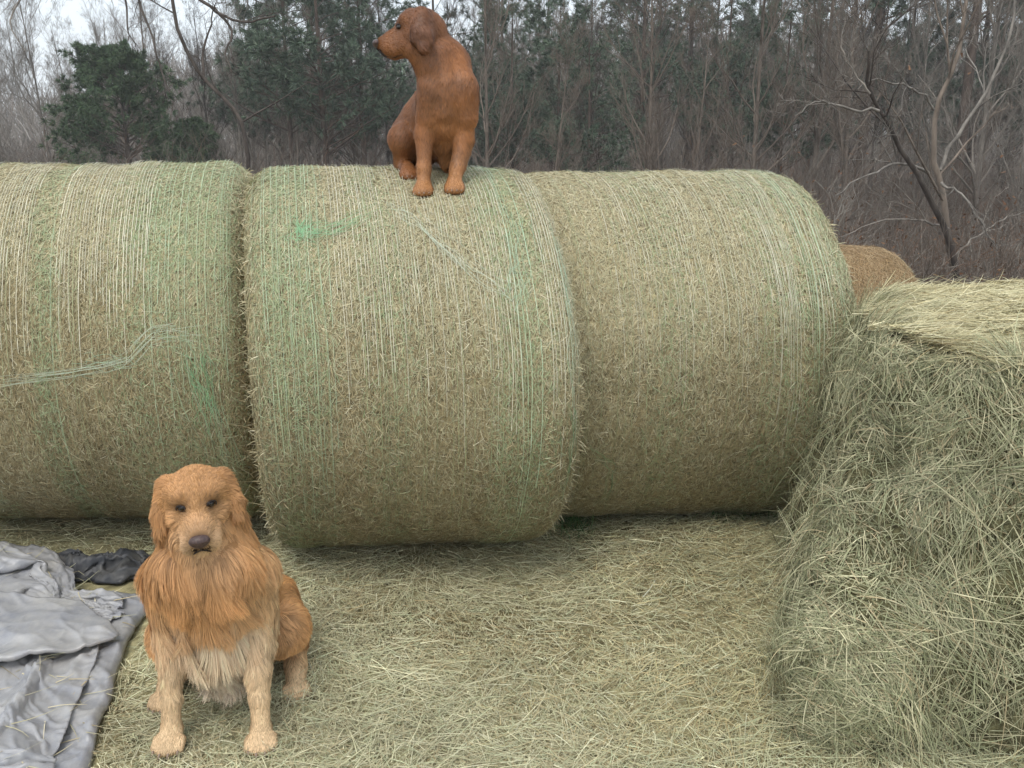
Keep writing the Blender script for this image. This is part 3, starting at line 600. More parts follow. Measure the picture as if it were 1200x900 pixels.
1 8 8 8 6 7 7 6 7 6 6 6 6 6 6 7 7 7 7 8 8 7 8 9 9 10 10 9 10 8 10 10 11 10 9 10 9 8 8 8 7 5 5 7 7 7 8 7 8 8 9 9 8 8 9 8 7 7 8 9
-2 8 8 7 8 7 7 6 7 6 6 6 6 7 6 7 8 7 8 9 8 9 9 9 7 10 10 9 11 10 10 10 10 10 9 9 8 8 7 7 6 3 1 6 9 10 9 7 7 7 9 9 8 8 9 9 8 8 9 8
3 7 8 8 7 7 7 7 5 5 6 7 7 7 8 8 8 6 8 9 9 9 10 10 8 11 10 10 11 10 10 9 9 9 9 8 8 7 6 0 7 -1 2 6 10 10 9 11 8 7 8 9 8 8 8 8 10 8 9 9
3 7 8 7 8 7 5 6 5 6 7 7 8 7 8 9 8 7 9 9 9 10 10 10 10 10 11 10 9 10 10 9 9 9 7 6 7 6 6 4 -2 1 1 7 8 10 10 11 9 9 9 8 8 8 8 8 9 9 10 9
7 5 6 7 8 5 4 6 7 7 7 7 8 8 8 9 8 9 9 9 10 10 10 11 10 10 10 10 8 10 9 9 8 8 7 7 7 6 5 2 3 1 -2 4 6 10 10 10 10 10 10 8 8 10 8 7 9 10 9 9
2 6 5 6 6 6 5 7 6 8 8 7 8 8 9 8 8 8 9 10 10 10 11 10 10 10 10 9 9 9 9 7 7 7 7 7 7 6 6 6 3 0 -2 1 5 10 11 11 11 10 10 7 9 9 9 8 9 9 9 10
-1 7 6 6 5 6 6 8 7 8 7 8 7 8 6 8 9 9 8 9 10 10 10 9 10 9 9 9 9 9 8 5 8 7 7 6 7 5 6 5 8 7 4 -2 1 8 11 12 12 9 8 10 8 10 9 9 9 9 9 9
1 6 6 7 6 6 7 8 8 8 7 4 8 9 5 7 9 7 10 8 9 10 10 9 10 9 9 8 8 7 7 5 7 7 7 7 7 6 6 6 7 8 8 6 -2 5 11 10 11 12 9 10 8 9 9 9 10 9 7 9
0 7 6 7 7 7 7 7 8 7 7 5 8 8 7 6 7 9 8 8 7 10 9 9 9 8 5 8 8 7 8 6 7 7 8 7 6 6 6 7 6 8 9 10 7 -1 11 12 10 10 11 10 8 8 10 9 9 8 9 6
1 7 6 7 7 7 6 6 7 7 7 8 8 8 8 8 9 0 9 8 7 8 9 6 7 8 5 8 8 8 8 9 7 7 7 7 7 6 5 7 7 8 10 10 11 2 11 11 11 10 10 9 9 8 9 9 9 8 8 8
-1 7 7 7 7 6 7 7 7 6 7 5 7 8 8 9 1 9 9 9 8 6 9 8 8 8 2 9 8 8 7 6 8 7 7 6 8 8 8 8 8 5 9 12 11 7 11 11 9 8 8 8 10 9 8 8 9 8 8 7
0 7 7 6 7 7 7 6 7 7 7 5 5 8 9 8 9 6 3 8 9 9 9 8 8 5 8 3 8 5 8 8 7 7 7 8 8 8 9 9 8 5 9 13 9 14 11 9 8 9 8 5 8 9 8 8 8 7 8 7
0 6 7 6 6 7 7 6 6 6 4 6 9 8 9 8 9 9 1 9 8 9 8 9 8 6 1 7 7 6 7 8 7 7 8 8 9 9 10 9 4 9 11 13 12 9 12 12 8 5 8 7 7 7 8 8 7 8 7 5
-1 6 6 5 7 7 6 4 6 4 7 8 8 8 9 8 9 4 8 9 8 9 8 9 9 6 7 6 0 5 6 8 7 8 9 8 10 10 9 7 9 10 6 14 16 12 9 7 11 7 3 9 7 6 7 8 6 7 8 7
5 -1 5 5 7 6 6 2 7 7 8 5 8 9 9 9 8 7 7 9 9 9 9 9 8 8 3 3 0 5 8 8 8 8 9 9 10 10 9 9 10 5 10 11 17 13 7 10 5 10 7 4 7 8 7 7 7 7 7 7
-7 5 4 4 5 5 6 6 7 8 5 9 9 9 9 9 4 7 9 9 9 9 7 7 8 8 4 0 2 7 8 8 8 9 9 10 10 10 9 11 9 9 11 11 11 12 11 7 3 8 10 7 4 7 8 6 7 7 7 7
-6 4 4 5 5 5 7 7 8 8 6 9 9 9 9 8 5 10 9 8 10 5 7 8 8 7 3 -1 9 7 8 8 9 11 10 11 11 9 9 9 7 8 12 9 11 12 11 6 4 4 9 8 5 7 7 7 6 7 8 7
-9 4 4 5 5 6 8 7 9 9 9 8 8 9 10 9 9 8 7 10 8 9 6 10 9 8 -1 4 9 8 9 10 10 11 12 11 10 10 9 8 6 5 8 8 10 8 12 7 6 4 3 8 7 7 6 8 6 7 7 8
-6 0 5 5 6 7 8 9 9 10 9 9 9 10 9 10 9 7 10 8 8 10 8 9 10 8 3 8 7 9 10 11 10 10 9 9 8 8 7 7 9 9 7 7 4 11 9 7 6 7 5 3 8 7 6 8 7 7 7 7
-14 4 5 6 8 8 9 9 10 10 11 9 10 9 10 9 10 9 9 8 9 9 9 9 10 8 9 9 8 9 8 8 8 8 8 7 6 6 7 8 9 9 12 8 -4 11 14 7 2 8 9 6 5 7 7 7 7 8 7 8
-5 4 6 7 9 9 10 10 10 11 10 10 11 10 10 10 9 9 8 9 9 8 9 8 7 9 8 8 9 8 8 8 9 7 4 7 6 7 6 8 7 8 11 10 4 4 14 6 7 5 10 9 7 6 7 7 8 7 8 8
-7 7 8 8 10 10 10 11 11 10 10 11 11 11 10 10 10 9 9 8 9 5 7 7 7 9 8 9 9 8 8 7 6 5 5 3 6 6 7 7 5 9 13 11 4 5 9 14 7 6 9 9 8 7 8 7 8 8 8 9
-4 8 9 10 11 10 11 11 10 11 11 11 11 11 10 10 10 9 9 9 8 8 7 6 4 6 9 9 8 7 4 5 4 5 3 6 4 7 7 7 6 9 11 13 7 4 13 11 11 8 8 9 8 8 7 8 8 9 8 8
0 10 9 10 11 11 11 11 10 12 11 11 11 10 10 9 10 9 9 9 8 6 8 8 6 1 7 8 4 3 4 5 4 4 5 5 7 6 7 7 9 10 10 10 11 5 12 12 10 12 9 10 8 8 8 7 9 9 8 8
4 8 10 10 12 11 10 10 12 11 12 11 11 10 10 10 9 9 8 9 5 7 7 8 6 1 3 5 4 2 4 4 4 5 5 6 7 6 7 7 10 10 10 11 10 11 10 13 13 8 10 11 8 8 9 8 9 9 9 8
7 11 11 12 9 2 10 12 11 12 11 11 11 10 10 9 9 8 8 5 8 7 7 8 5 6 3 2 -2 2 5 4 5 6 8 3 7 7 6 8 9 11 9 11 11 12 11 13 12 11 10 11 8 7 9 9 8 9 9 10
13 12 11 8 -1 3 12 12 11 12 11 10 11 10 9 8 8 7 7 7 7 7 7 7 4 5 2 -1 0 4 5 5 6 6 7 8 5 3 8 8 10 11 11 10 13 12 13 12 12 10 12 11 8 7 8 9 8 9 9 8
6 11 8 9 7 -5 12 11 12 11 11 10 9 9 7 8 8 8 7 7 5 6 5 6 6 1 1 0 4 6 7 6 7 6 8 6 0 8 9 8 9 11 11 12 13 12 12 13 11 13 11 9 9 8 8 8 9 9 10 6
4 7 6 4 8 10 8 8 11 10 10 10 9 8 9 8 7 7 7 5 1 5 5 5 5 4 7 8 7 2 5 5 7 7 8 1 6 5 6 7 10 11 12 13 14 14 13 12 12 12 8 9 9 9 9 9 8 9 8 8
-5 5 5 8 10 11 10 10 10 9 10 8 9 8 7 8 7 6 7 6 2 2 7 7 6 8 7 8 8 7 5 2 5 7 8 5 4 6 7 6 10 11 13 14 13 13 12 12 9 11 7 10 8 8 9 9 8 8 9 7
-8 7 10 11 10 10 11 9 9 9 8 8 8 7 7 7 6 7 6 7 6 5 2 6 7 7 8 8 8 9 8 9 7 2 8 5 7 6 7 8 9 12 12 13 13 11 12 6 11 10 7 9 8 8 8 7 9 8 9 8
-2 9 10 10 11 9 8 9 9 8 8 8 7 7 7 7 6 6 6 7 7 7 7 8 7 7 7 4 9 8 9 8 9 9 8 8 6 6 7 8 9 11 12 12 12 11 9 6 10 6 9 8 9 8 8 7 8 8 8 8
-1 9 10 10 8 9 9 8 8 8 8 7 8 7 7 7 7 5 7 5 7 8 8 7 8 7 8 9 9 9 6 9 9 9 9 8 9 8 7 8 10 10 11 11 11 11 9 5 7 7 7 8 8 9 9 8 7 7 8 8
-2 9 9 9 9 9 8 8 8 7 8 8 7 8 7 8 7 8 5 7 7 8 9 8 8 6 8 9 9 9 9 9 9 8 8 9 8 7 9 8 10 10 11 11 11 10 9 5 6 7 8 7 7 8 8 9 7 8 8 8
-2 9 8 9 8 8 9 7 8 8 8 8 8 8 8 7 8 8 7 8 8 8 7 8 9 8 8 9 8 9 9 8 9 8 9 8 8 8 9 8 9 10 12 10 11 11 9 5 6 4 7 8 8 8 8 8 8 8 8 8
-3 8 8 9 8 8 9 8 8 8 9 8 8 8 8 8 8 9 8 8 8 8 7 9 8 8 8 9 9 8 9 8 8 9 8 8 9 8 8 9 9 10 10 11 11 11 10 6 3 7 7 7 7 8 7 8 8 8 8 8
-3 8 9 8 8 9 8 8 8 8 8 9 8 8 8 8 9 8 8 9 8 8 9 8 8 9 9 8 9 8 8 9 8 9 8 8 8 8 8 8 8 10 10 10 11 12 11 9 3 6 5 7 8 8 8 8 8 8 8 8
-3 9 8 8 8 9 8 8 8 8 8 9 8 8 8 9 8 9 8 9 8 9 9 8 9 9 8 9 8 9 8 9 8 8 8 8 9 8 8 6 8 9 10 10 11 11 12 8 7 6 6 7 8 7 8 8 8 8 8 8
498 0 1 1 1 1 3 1 1 2 1 1 0 -1 -1 -2 -3 -3 -4 -4 2 -1 0 1 1 2 3 1 0 0 0 -1 0 -2 -4 1 0 1 -1 -4 4 4 8 6 4 2 3 3 2 2 2 2 0 1 1 1 1 1 2 1
13 1 0 2 1 2 3 2 1 1 -2 -2 -2 -2 -5 -3 -1 2 -3 -8 3 2 1 0 0 0 -1 -5 -2 -1 -1 0 0 0 0 0 0 1 0 1 4 5 5 6 5 6 3 2 2 2 2 1 1 1 1 1 1 2 1 1
12 1 0 3 2 2 -3 -2 -2 -2 -3 -2 -3 -3 2 -1 0 -7 -2 -2 -4 -2 -1 0 0 0 0 0 1 2 1 2 2 1 1 0 1 -1 0 0 4 4 5 4 5 4 4 3 4 0 2 1 1 2 1 1 2 1 1 1
14 1 0 -1 -1 1 3 -2 -3 -3 -3 -4 -2 0 -2 -3 -3 -2 -1 -2 -4 -1 -1 -1 0 0 0 0 2 3 2 2 1 1 1 1 0 0 0 0 4 4 4 4 4 4 3 3 2 2 0 1 2 2 1 2 1 1 1 1
14 0 -1 -2 1 -2 -1 2 -2 -3 -4 -4 0 -2 -2 -3 -3 -2 -3 -2 -1 -2 0 -1 0 0 0 -1 5 2 2 1 1 1 1 1 0 1 1 0 4 3 4 3 4 3 2 3 2 2 0 0 1 3 2 1 2 1 1 1
6 7 -2 -2 0 -1 -2 -2 -2 -3 -3 -2 -1 -2 -2 -3 -2 -3 -2 -4 -3 0 1 0 0 1 -2 1 4 2 2 1 2 1 1 1 1 1 2 0 4 2 3 2 2 3 0 2 2 4 2 0 0 2 3 2 1 2 1 1
5 5 7 -1 -1 -1 -2 -3 -4 -2 -3 -3 -3 -3 -2 -1 -1 -3 -4 -4 -2 -1 0 0 1 1 1 2 0 1 1 2 2 3 2 2 2 2 1 2 0 1 2 2 3 3 1 0 1 2 5 1 -1 2 4 1 2 -1 3 2
-7 5 8 7 0 -10 -1 -8 4 -1 -3 -4 3 1 -1 -1 -2 -4 -5 -5 -7 6 1 1 1 1 1 1 1 1 2 1 1 1 1 1 1 0 -2 5 3 2 1 0 -1 2 5 3 -1 3 4 2 -1 3 1 4 0 2 3 3
1 -3 7 7 4 -10 -9 -6 1 2 1 -1 -1 -2 -2 -1 -1 -1 0 -2 -6 6 1 -1 -1 3 1 1 1 1 0 1 1 0 1 0 1 1 1 3 3 6 -1 0 0 3 2 6 0 3 5 2 -2 2 4 1 3 0 4 4
9 -3 -4 1 7 -10 -10 -8 -4 1 1 -1 -2 -2 -1 -1 0 0 1 2 1 0 -3 4 1 0 -1 1 1 1 2 1 2 1 2 1 3 3 3 4 3 3 -1 -2 3 0 5 1 6 0 5 4 -1 2 1 5 0 2 5 5
10 -3 -3 -2 -7 -9 -10 -9 -8 -1 -1 -1 0 0 0 -1 0 0 0 0 0 1 1 1 2 3 2 3 3 2 3 2 2 1 2 4 4 3 3 3 1 0 -3 1 2 2 2 6 2 3 3 0 5 -1 5 1 3 3 5 3
9 -3 -8 -8 -9 -8 -9 -6 -1 1 0 1 0 1 0 -1 -1 0 1 0 1 1 1 2 2 2 2 2 2 2 2 1 1 1 1 0 1 1 3 5 -2 0 1 2 2 2 5 2 3 3 2 1 0 5 2 4 0 5 6 0
5 -9 -8 -9 -8 -6 -1 0 0 0 0 0 1 0 0 -1 -1 0 -1 0 1 1 1 2 1 2 2 2 2 1 1 1 1 1 1 1 1 0 1 1 1 1 1 2 2 2 2 3 2 1 4 1 0 4 3 1 3 5 1 5
-3 -7 -8 -5 -1 -1 -1 0 -1 0 1 0 0 0 -1 0 -1 -1 0 -1 1 0 0 1 1 1 2 1 2 2 1 3 1 1 1 1 1 1 0 1 0 1 1 1 1 1 2 2 1 0 1 4 0 4 1 2 3 2 3 4
-6 -4 -2 0 -1 -1 -1 -2 -1 -1 2 -1 0 0 -2 0 1 -2 -1 1 1 0 1 2 1 2 1 2 3 2 2 2 1 2 1 0 0 0 -1 -2 -1 -1 0 2 1 2 1 1 2 3 0 4 0 3 3 1 2 4 2 2
7 2 -1 -1 -2 -2 0 -2 -2 -1 -1 -2 0 0 1 0 -2 0 0 1 1 1 1 2 2 3 2 3 3 3 2 3 1 0 -1 -3 -2 -1 -2 -2 -3 -1 3 -1 2 1 1 2 2 2 0 4 0 2 2 3 1 2 4 2
14 0 0 -2 -2 -2 -1 -3 -4 0 0 -2 0 -1 -1 0 0 0 1 1 1 2 2 3 3 3 4 4 3 3 2 2 0 -3 -2 -3 -2 -3 -2 -2 -2 -5 4 -1 1 1 1 1 1 1 1 3 1 1 1 3 2 2 2 2
12 0 -1 -1 -2 -5 -1 -1 -5 -1 0 -1 -1 0 -1 0 0 1 1 1 2 2 3 4 4 4 4 3 3 2 2 1 1 -2 -3 -3 -4 -3 -4 -1 -3 -5 -7 7 1 1 0 0 0 1 1 2 1 2 1 1 3 0 4 2
12 0 -2 -3 0 -4 -2 -1 -3 -4 0 -1 0 -1 0 0 1 0 1 2 2 1 3 5 5 5 3 1 1 1 -1 -1 3 0 0 -2 -4 -4 -3 -4 -6 -6 -9 2 3 4 2 1 0 0 1 2 1 1 1 1 1 1 1 3
13 -2 -2 -3 -3 0 -4 -1 -1 -4 -3 0 0 0 0 -1 0 1 1 2 2 5 5 4 4 1 -1 -2 2 0 -1 0 3 -1 2 -8 -7 0 -4 -4 -4 -8 -4 1 2 2 2 2 2 1 1 1 1 1 1 1 1 1 1 2
12 -2 -2 -3 -5 0 -2 -3 -2 -2 -3 -1 -2 2 1 0 0 2 1 3 4 4 2 0 -1 0 -1 -1 1 0 1 1 1 3 -7 -8 -8 -3 -3 -3 -3 -3 -1 0 1 2 2 2 2 1 1 2 1 1 0 1 0 0 2 2
1 -3 -4 1 2 -1 -1 -2 -3 -2 -6 0 0 0 2 -1 3 2 0 1 1 0 1 0 1 0 1 1 1 1 1 1 1 -1 -7 -7 -7 -2 -4 -3 -3 -2 0 0 1 2 1 2 1 3 1 1 1 1 0 0 0 0 0 4
-12 -3 -3 0 0 1 2 4 3 3 -1 0 -1 0 1 0 2 2 1 0 0 0 1 1 1 1 1 0 1 -1 -3 -1 0 1 -7 -5 -2 -3 -4 -4 -2 -2 -2 1 0 1 3 2 3 0 1 2 0 1 0 0 -1 0 -2 0
-8 3 4 3 3 1 2 2 2 2 2 1 0 0 -3 3 -1 4 0 1 1 0 1 2 0 1 1 1 -1 -2 -2 -1 -2 -2 -3 -2 -4 -3 -4 -4 -2 -2 -1 1 -1 2 2 3 -2 3 0 2 -1 1 1 -1 0 -1 -1 0
11 4 3 3 3 2 0 0 -1 0 0 0 0 1 2 2 3 2 2 2 1 1 1 1 1 1 0 1 0 0 -1 -2 -2 -3 -3 -4 -4 -4 -3 -3 -3 -1 -1 1 1 1 1 -4 1 2 2 2 -1 0 1 0 -1 0 -1 0
11 0 -1 -2 -1 -1 -1 -1 0 0 0 0 1 1 2 3 3 2 2 2 5 3 2 2 0 1 0 -1 -1 -1 -2 -4 -5 -4 -3 -4 -4 -3 -2 -1 -1 0 2 3 3 4 -4 0 1 3 2 2 -1 -1 1 0 -1 0 0 0
-10 -2 -2 -1 -1 0 -1 0 -1 0 1 1 1 1 2 2 3 3 1 1 5 3 3 1 1 0 -1 -1 -1 -1 -5 -4 -3 -3 -3 -1 0 0 -1 1 2 3 6 1 2 -3 0 -1 2 2 3 2 -1 -1 1 0 -1 0 0 0
-12 -1 -1 -1 0 -1 0 -1 0 0 0 1 1 1 1 2 3 2 2 0 4 2 1 1 0 0 0 -1 0 1 -3 2 1 1 1 2 1 1 0 1 2 1 1 0 1 -1 -2 -2 3 3 3 2 -1 -1 0 1 -1 0 0 0
-13 0 0 0 0 -1 0 0 0 0 0 0 0 1 1 2 1 2 1 0 2 2 1 0 1 0 1 0 1 0 0 1 1 1 2 1 1 1 0 2 2 2 3 2 3 4 -3 3 3 3 2 2 0 -1 0 0 0 -1 1 0
7 1 0 1 0 0 0 0 0 0 0 0 1 0 0 0 1 1 1 1 2 1 2 1 2 1 1 1 1 0 0 0 -1 0 0 4 1 2 1 -1 1 2 1 2 2 3 3 3 3 2 2 2 0 -2 0 1 0 -1 1 0
12 1 0 1 0 0 0 0 1 0 0 0 0 0 1 1 0 1 1 2 1 1 2 1 2 1 1 1 0 0 0 -1 0 0 -1 0 -1 2 2 5 1 2 1 2 0 2 3 2 2 2 2 2 0 -2 0 0 1 -1 1 0
12 1 0 1 0 0 1 0 0 0 0 1 0 1 0 1 1 1 1 1 2 1 1 1 1 1 1 1 0 0 0 0 0 0 -1 0 0 0 1 0 2 2 2 2 2 2 2 1 2 1 2 1 1 -2 0 0 0 0 1 0
12 1 0 1 0 0 1 0 0 1 0 1 0 1 1 1 1 1 1 1 1 1 1 1 1 1 0 1 0 0 0 1 0 0 0 0 0 0 1 1 1 1 1 1 1 2 1 1 1 1 1 1 1 -2 0 0 0 0 1 0
12 1 0 1 0 0 1 0 1 0 1 0 1 1 1 0 1 1 1 1 2 1 0 1 1 1 0 1 0 1 0 0 0 0 0 1 0 0 1 1 0 1 1 1 0 1 0 1 0 1 1 1 1 -1 -2 1 0 0 1 0
13 1 0 0 1 0 0 1 0 1 0 1 1 0 1 1 1 1 1 1 1 1 1 1 1 1 0 1 0 0 1 0 0 0 0 0 1 0 1 1 0 1 0 1 0 0 -1 0 1 0 0 1 1 -1 -1 0 0 1 1 0
13 0 1 0 0 1 0 0 1 0 1 1 0 1 1 1 1 1 1 1 1 1 1 1 1 0 1 0 1 0 0 1 0 -1 0 1 1 0 1 1 0 0 0 0 0 -1 0 -1 0 0 0 1 1 -1 -1 0 0 1 0 1
12 1 0 1 0 0 1 0 0 1 1 0 1 1 1 1 1 1 1 1 1 1 1 1 1 0 1 0 0 1 0 0 0 0 0 1 0 1 1 1 0 0 -1 0 -1 -1 -1 -1 -1 0 0 0 1 0 -2 0 1 0 1 1
13 0 1 0 0 1 0 1 0 1 0 1 1 1 1 1 1 1 1 1 1 1 1 1 0 1 0 1 0 0 1 -1 0 1 0 1 0 1 1 1 0 -1 0 -2 -1 -2 -1 -1 -2 0 -1 1 0 0 -1 0 0 1 1 0
13 0 0 1 0 0 1 0 1 1 0 1 1 1 1 1 1 1 1 1 1 1 1 1 0 1 0 0 1 0 0 0 0 0 1 1 0 1 1 1 -1 0 -1 -2 -2 -2 -2 -2 -1 -1 -1 0 0 0 -1 0 1 1 0 1
12 1 0 0 1 0 0 1 1 0 1 1 1 1 1 1 1 1 1 1 1 1 1 0 1 0 1 0 1 -1 0 0 1 0 1 0 1 1 1 0 0 -1 -1 -2 -4 -2 -2 -2 -2 -2 -1 1 -1 1 -1 0 1 0 1 1
13 0 0 1 0 1 0 1 0 1 1 1 1 1 1 1 1 1 1 1 1 1 1 0 1 0 0 1 0 -1 1 0 1 0 1 0 1 1 1 0 0 -1 -2 -3 -3 -4 -3 -2 -2 -2 -1 0 0 0 -1 1 0 1 1 0
12 1 0 0 1 0 1 1 0 1 1 1 1 1 1 1 1 1 1 1 1 1 0 1 0 1 0 0 0 0 0 1 0 1 1 0 1 1 0 1 -1 -1 -3 -3 -3 -4 -4 -3 -2 -2 -1 -1 0 1 -1 0 1 1 0 1
13 0 1 0 0 1 1 0 1 1 1 1 1 1 1 1 1 1 1 1 1 0 1 0 1 0 0 1 0 0 0 1 0 0 1 1 0 1 1 1 -1 -2 -2 -4 -5 -4 -4 -3 -4 -1 -2 0 0 0 -1 1 1 0 1 1
12 1 0 1 0 1 0 1 1 1 1 1 1 1 1 1 1 1 1 1 1 0 1 0 0 1 0 0 0 1 0 0 1 0 1 1 0 1 1 1 -1 -2 -4 -4 -4 -5 -4 -5 -3 -3 -1 -1 0 0 0 1 0 1 1 0
13 0 1 0 1 1 0 1 1 1 1 1 1 1 1 1 1 1 1 1 0 1 0 1 0 0 1 0 0 0 0 1 0 1 1 1 0 1 1 0 -1 -2 -4 -4 -5 -5 -5 -5 -4 -3 -1 -1 0 0 0 0 1 1 0 0
13 0 1 0 1 0 1 1 1 1 1 1 1 1 1 1 1 1 1 1 0 1 0 0 1 0 0 1 0 0 0 1 0 1 1 0 1 1 1 0 -1 -3 -4 -5 -5 -5 -6 -7 -4 -2 -2 -1 1 0 -1 1 1 0 1 -1
12 1 0 1 1 0 1 1 1 1 1 1 1 1 1 1 1 1 1 0 1 0 1 0 0 0 1 0 0 0 1 0 1 1 1 0 1 1 1 0 -2 -3 -4 -5 -6 -6 -6 -6 -9 1 -3 0 0 0 0 1 0 0 2 -2
12 0 1 0 1 1 1 1 1 1 1 2 1 1 1 1 1 1 1 0 0 1 0 0 0 0 0 0 1 0 1 0 1 1 1 1 1 1 1 0 -2 -3 -5 -6 -7 -8 -7 -10 -6 -8 6 -1 1 0 1 0 0 0 1 -2
5 0 0 1 1 1 1 1 1 2 1 2 1 1 2 1 1 0 1 0 1 0 0 0 0 0 0 0 0 1 0 1 0 1 1 0 1 1 1 1 -2 -4 -5 -8 -8 -9 -9 -7 -10 -3 0 0 3 5 0 0 -1 2 1 -2
-13 0 0 1 1 1 1 2 1 2 1 2 1 1 1 1 1 1 0 1 0 0 0 0 0 0 0 0 0 1 0 1 0 1 1 1 1 1 2 0 -2 -3 -5 -6 -7 -7 -5 -5 -7 -4 0 -1 4 6 0 -2 -2 4 2 -3
-14 1 1 0 1 2 1 1 2 1 2 1 2 1 1 1 1 0 0 1 0 0 0 0 0 0 0 0 0 1 1 0 1 1 1 1 1 1 1 1 -2 -3 -3 -5 -3 -6 -7 -3 0 -4 -1 0 1 7 1 -1 -3 2 5 -3
-13 1 1 1 1 1 2 1 2 1 2 1 1 1 1 1 1 0 1 0 0 0 0 0 0 0 0 0 1 0 1 0 1 1 1 2 1 1 1 0 -1 -2 -2 -3 -2 -2 -5 -6 4 -4 -2 2 1 6 3 -1 -3 1 2 -1
-13 1 1 1 1 2 1 2 1 2 1 2 1 1 1 1 0 0 1 0 0 0 0 0 0 0 0 1 0 1 0 1 1 1 1 1 2 1 0 0 0 -1 -1 -2 -1 -1 0 -5 2 0 -4 4 2 5 3 -4 1 2 0 -5
-13 1 1 2 1 1 2 1 2 2 1 1 1 1 1 1 0 1 0 0 0 0 0 0 0 0 0 1 0 1 1 1 1 1 1 1 2 0 1 0 -1 0 0 0 0 4 -3 -3 3 6 -3 3 0 5 5 -8 2 2 3 -8
-13 1 2 1 2 1 2 2 1 2 2 1 1 1 1 0 1 0 0 0 0 0 -1 0 0 1 0 1 1 1 2 2 2 3 4 -5 -1 4 -1 -1 -1 1 1 1 3 4 4 -6 1 11 -3 1 2 3 5 -3 -2 3 4 -5
-1 1 1 2 1 2 2 2 2 2 2 1 1 0 0 0 0 -1 0 -1 0 -1 0 0 0 1 1 2 2 2 2 2 2 1 2 1 -1 -3 0 -1 0 1 3 2 4 4 0 -1 1 4 4 3 2 2 5 0 -5 3 0 0
12 2 1 2 3 2 2 2 1 2 2 1 0 0 0 0 -1 -1 -1 -1 0 0 0 1 1 2 1 2 2 2 1 2 1 1 1 1 -5 -1 -1 1 -1 2 2 2 3 3 -3 0 2 3 3 4 -1 3 2 1 -2 -4 -3 6
14 1 2 2 3 2 1 2 2 1 1 0 0 0 0 0 -1 0 -1 -1 0 0 0 1 1 3 2 2 1 0 2 2 -1 -4 0 1 2 -1 -1 -1 1 1 2 2 2 -2 -1 2 0 2 2 3 0 2 2 1 -4 -1 -3 -2
14 2 2 2 2 2 1 2 1 1 1 0 0 0 0 -1 0 -1 -1 0 0 0 0 1 2 1 2 1 2 1 2 -3 -2 1 1 1 0 0 -1 -1 0 0 0 0 3 -3 1 -1 1 1 1 3 -1 2 2 -2 -1 -1 -3 -2
14 2 2 2 2 2 1 2 1 1 0 0 0 0 -1 0 -1 -1 -1 0 0 1 0 2 1 2 1 1 2 1 2 -6 1 1 1 0 1 -1 -1 -2 0 -1 0 0 0 -2 -1 -2 1 0 1 1 1 1 1 -1 0 -1 -4 -1
15 2 2 2 1 2 1 1 1 1 0 0 0 -1 -1 0 -1 -1 0 0 0 1 0 1 1 3 1 1 2 1 -6 1 1 1 1 0 0 0 -1 -3 -1 0 -1 -1 -1 -3 -3 -1 0 0 0 0 1 2 0 -1 -3 -1 -1 -1
14 2 2 2 2 1 1 1 0 1 0 -1 0 -1 0 -1 -1 -1 0 0 1 1 1 1 0 1 2 1 2 -4 0 0 0 0 -1 0 0 0 0 0 -2 -1 0 -3 -3 -4 -3 -1 -1 0 -1 0 0 2 0 -1 -3 -1 -1 -1
13 1 2 1 1 1 1 1 0 1 0 0 0 0 -1 0 -1 -1 0 0 1 1 0 1 1 2 1 -2 0 1 1 0 0 -1 -1 -3 2 0 0 0 -2 0 -3 -3 -5 -5 -2 -1 -2 -2 -1 -1 1 1 0 -1 -4 -1 0 -1
14 1 2 1 1 1 0 1 0 0 0 0 0 0 -1 -1 -1 -1 1 0 1 1 1 0 2 1 0 -1 1 1 0 -2 -9 0 1 3 0 -1 1 2 -1 -3 -5 -4 -3 -4 -3 -2 -3 -2 -3 0 0 2 -2 -1 -3 -1 0 -2
13 1 1 1 1 1 1 0 1 0 -1 0 -2 -4 1 0 1 1 0 1 0 0 0 2 1 1 1 0 -1 -1 -2 -9 1 2 0 1 0 0 1 0 -2 -3 -3 -3 -3 -5 -4 -4 -3 -3 -4 -1 0 1 0 -3 -2 -1 -1 0
-9 1 1 2 -1 2 2 1 2 1 1 0 0 -1 -1 -1 -2 -3 -2 -2 -1 0 1 2 4 1 1 2 2 0 -2 0 2 0 -2 -5 3 2 2 2 1 -1 -3 -4 -5 -5 -5 -6 -5 -3 -2 -1 0 1 -1 -2 -1 -3 0 -1
-10 0 1 1 3 -1 2 2 2 1 0 0 -2 -1 -2 -3 -3 -2 -2 -2 0 0 2 4 4 3 0 2 1 1 -1 -1 0 -2 -1 0 1 2 2 3 3 7 2 -2 -5 -6 -7 -5 -6 -4 -2 -1 1 0 -3 -2 0 -2 -2 1
-11 -1 1 2 3 1 0 2 1 1 -1 -1 -2 -2 -3 -4 -3 -2 -2 -1 0 3 4 4 3 4 3 -1 2 3 2 2 1 1 0 0 1 0 1 2 3 4 5 2 -3 -5 -8 -7 -5 -4 -1 -3 -2 3 -1 -3 -4 -3 3 -2
-12 2 1 2 1 1 1 1 0 0 -2 -2 -2 -3 -4 -3 -2 -1 -1 0 2 2 4 5 4 4 3 -2 2 1 2 1 1 0 0 1 0 2 1 3 4 5 7 4 0 -3 -2 -8 -9 -6 -2 -3 0 0 0 1 -1 -4 -1 1
-12 2 1 2 1 1 0 0 -1 -1 -1 -2 -2 -3 -1 -2 0 -3 2 2 3 2 3 1 4 3 3 2 1 1 0 0 -1 1 1 2 1 2 1 5 3 8 7 6 1 -3 -3 -2 -8 -7 -6 -1 2 -2 -2 -1 0 -2 2 -1
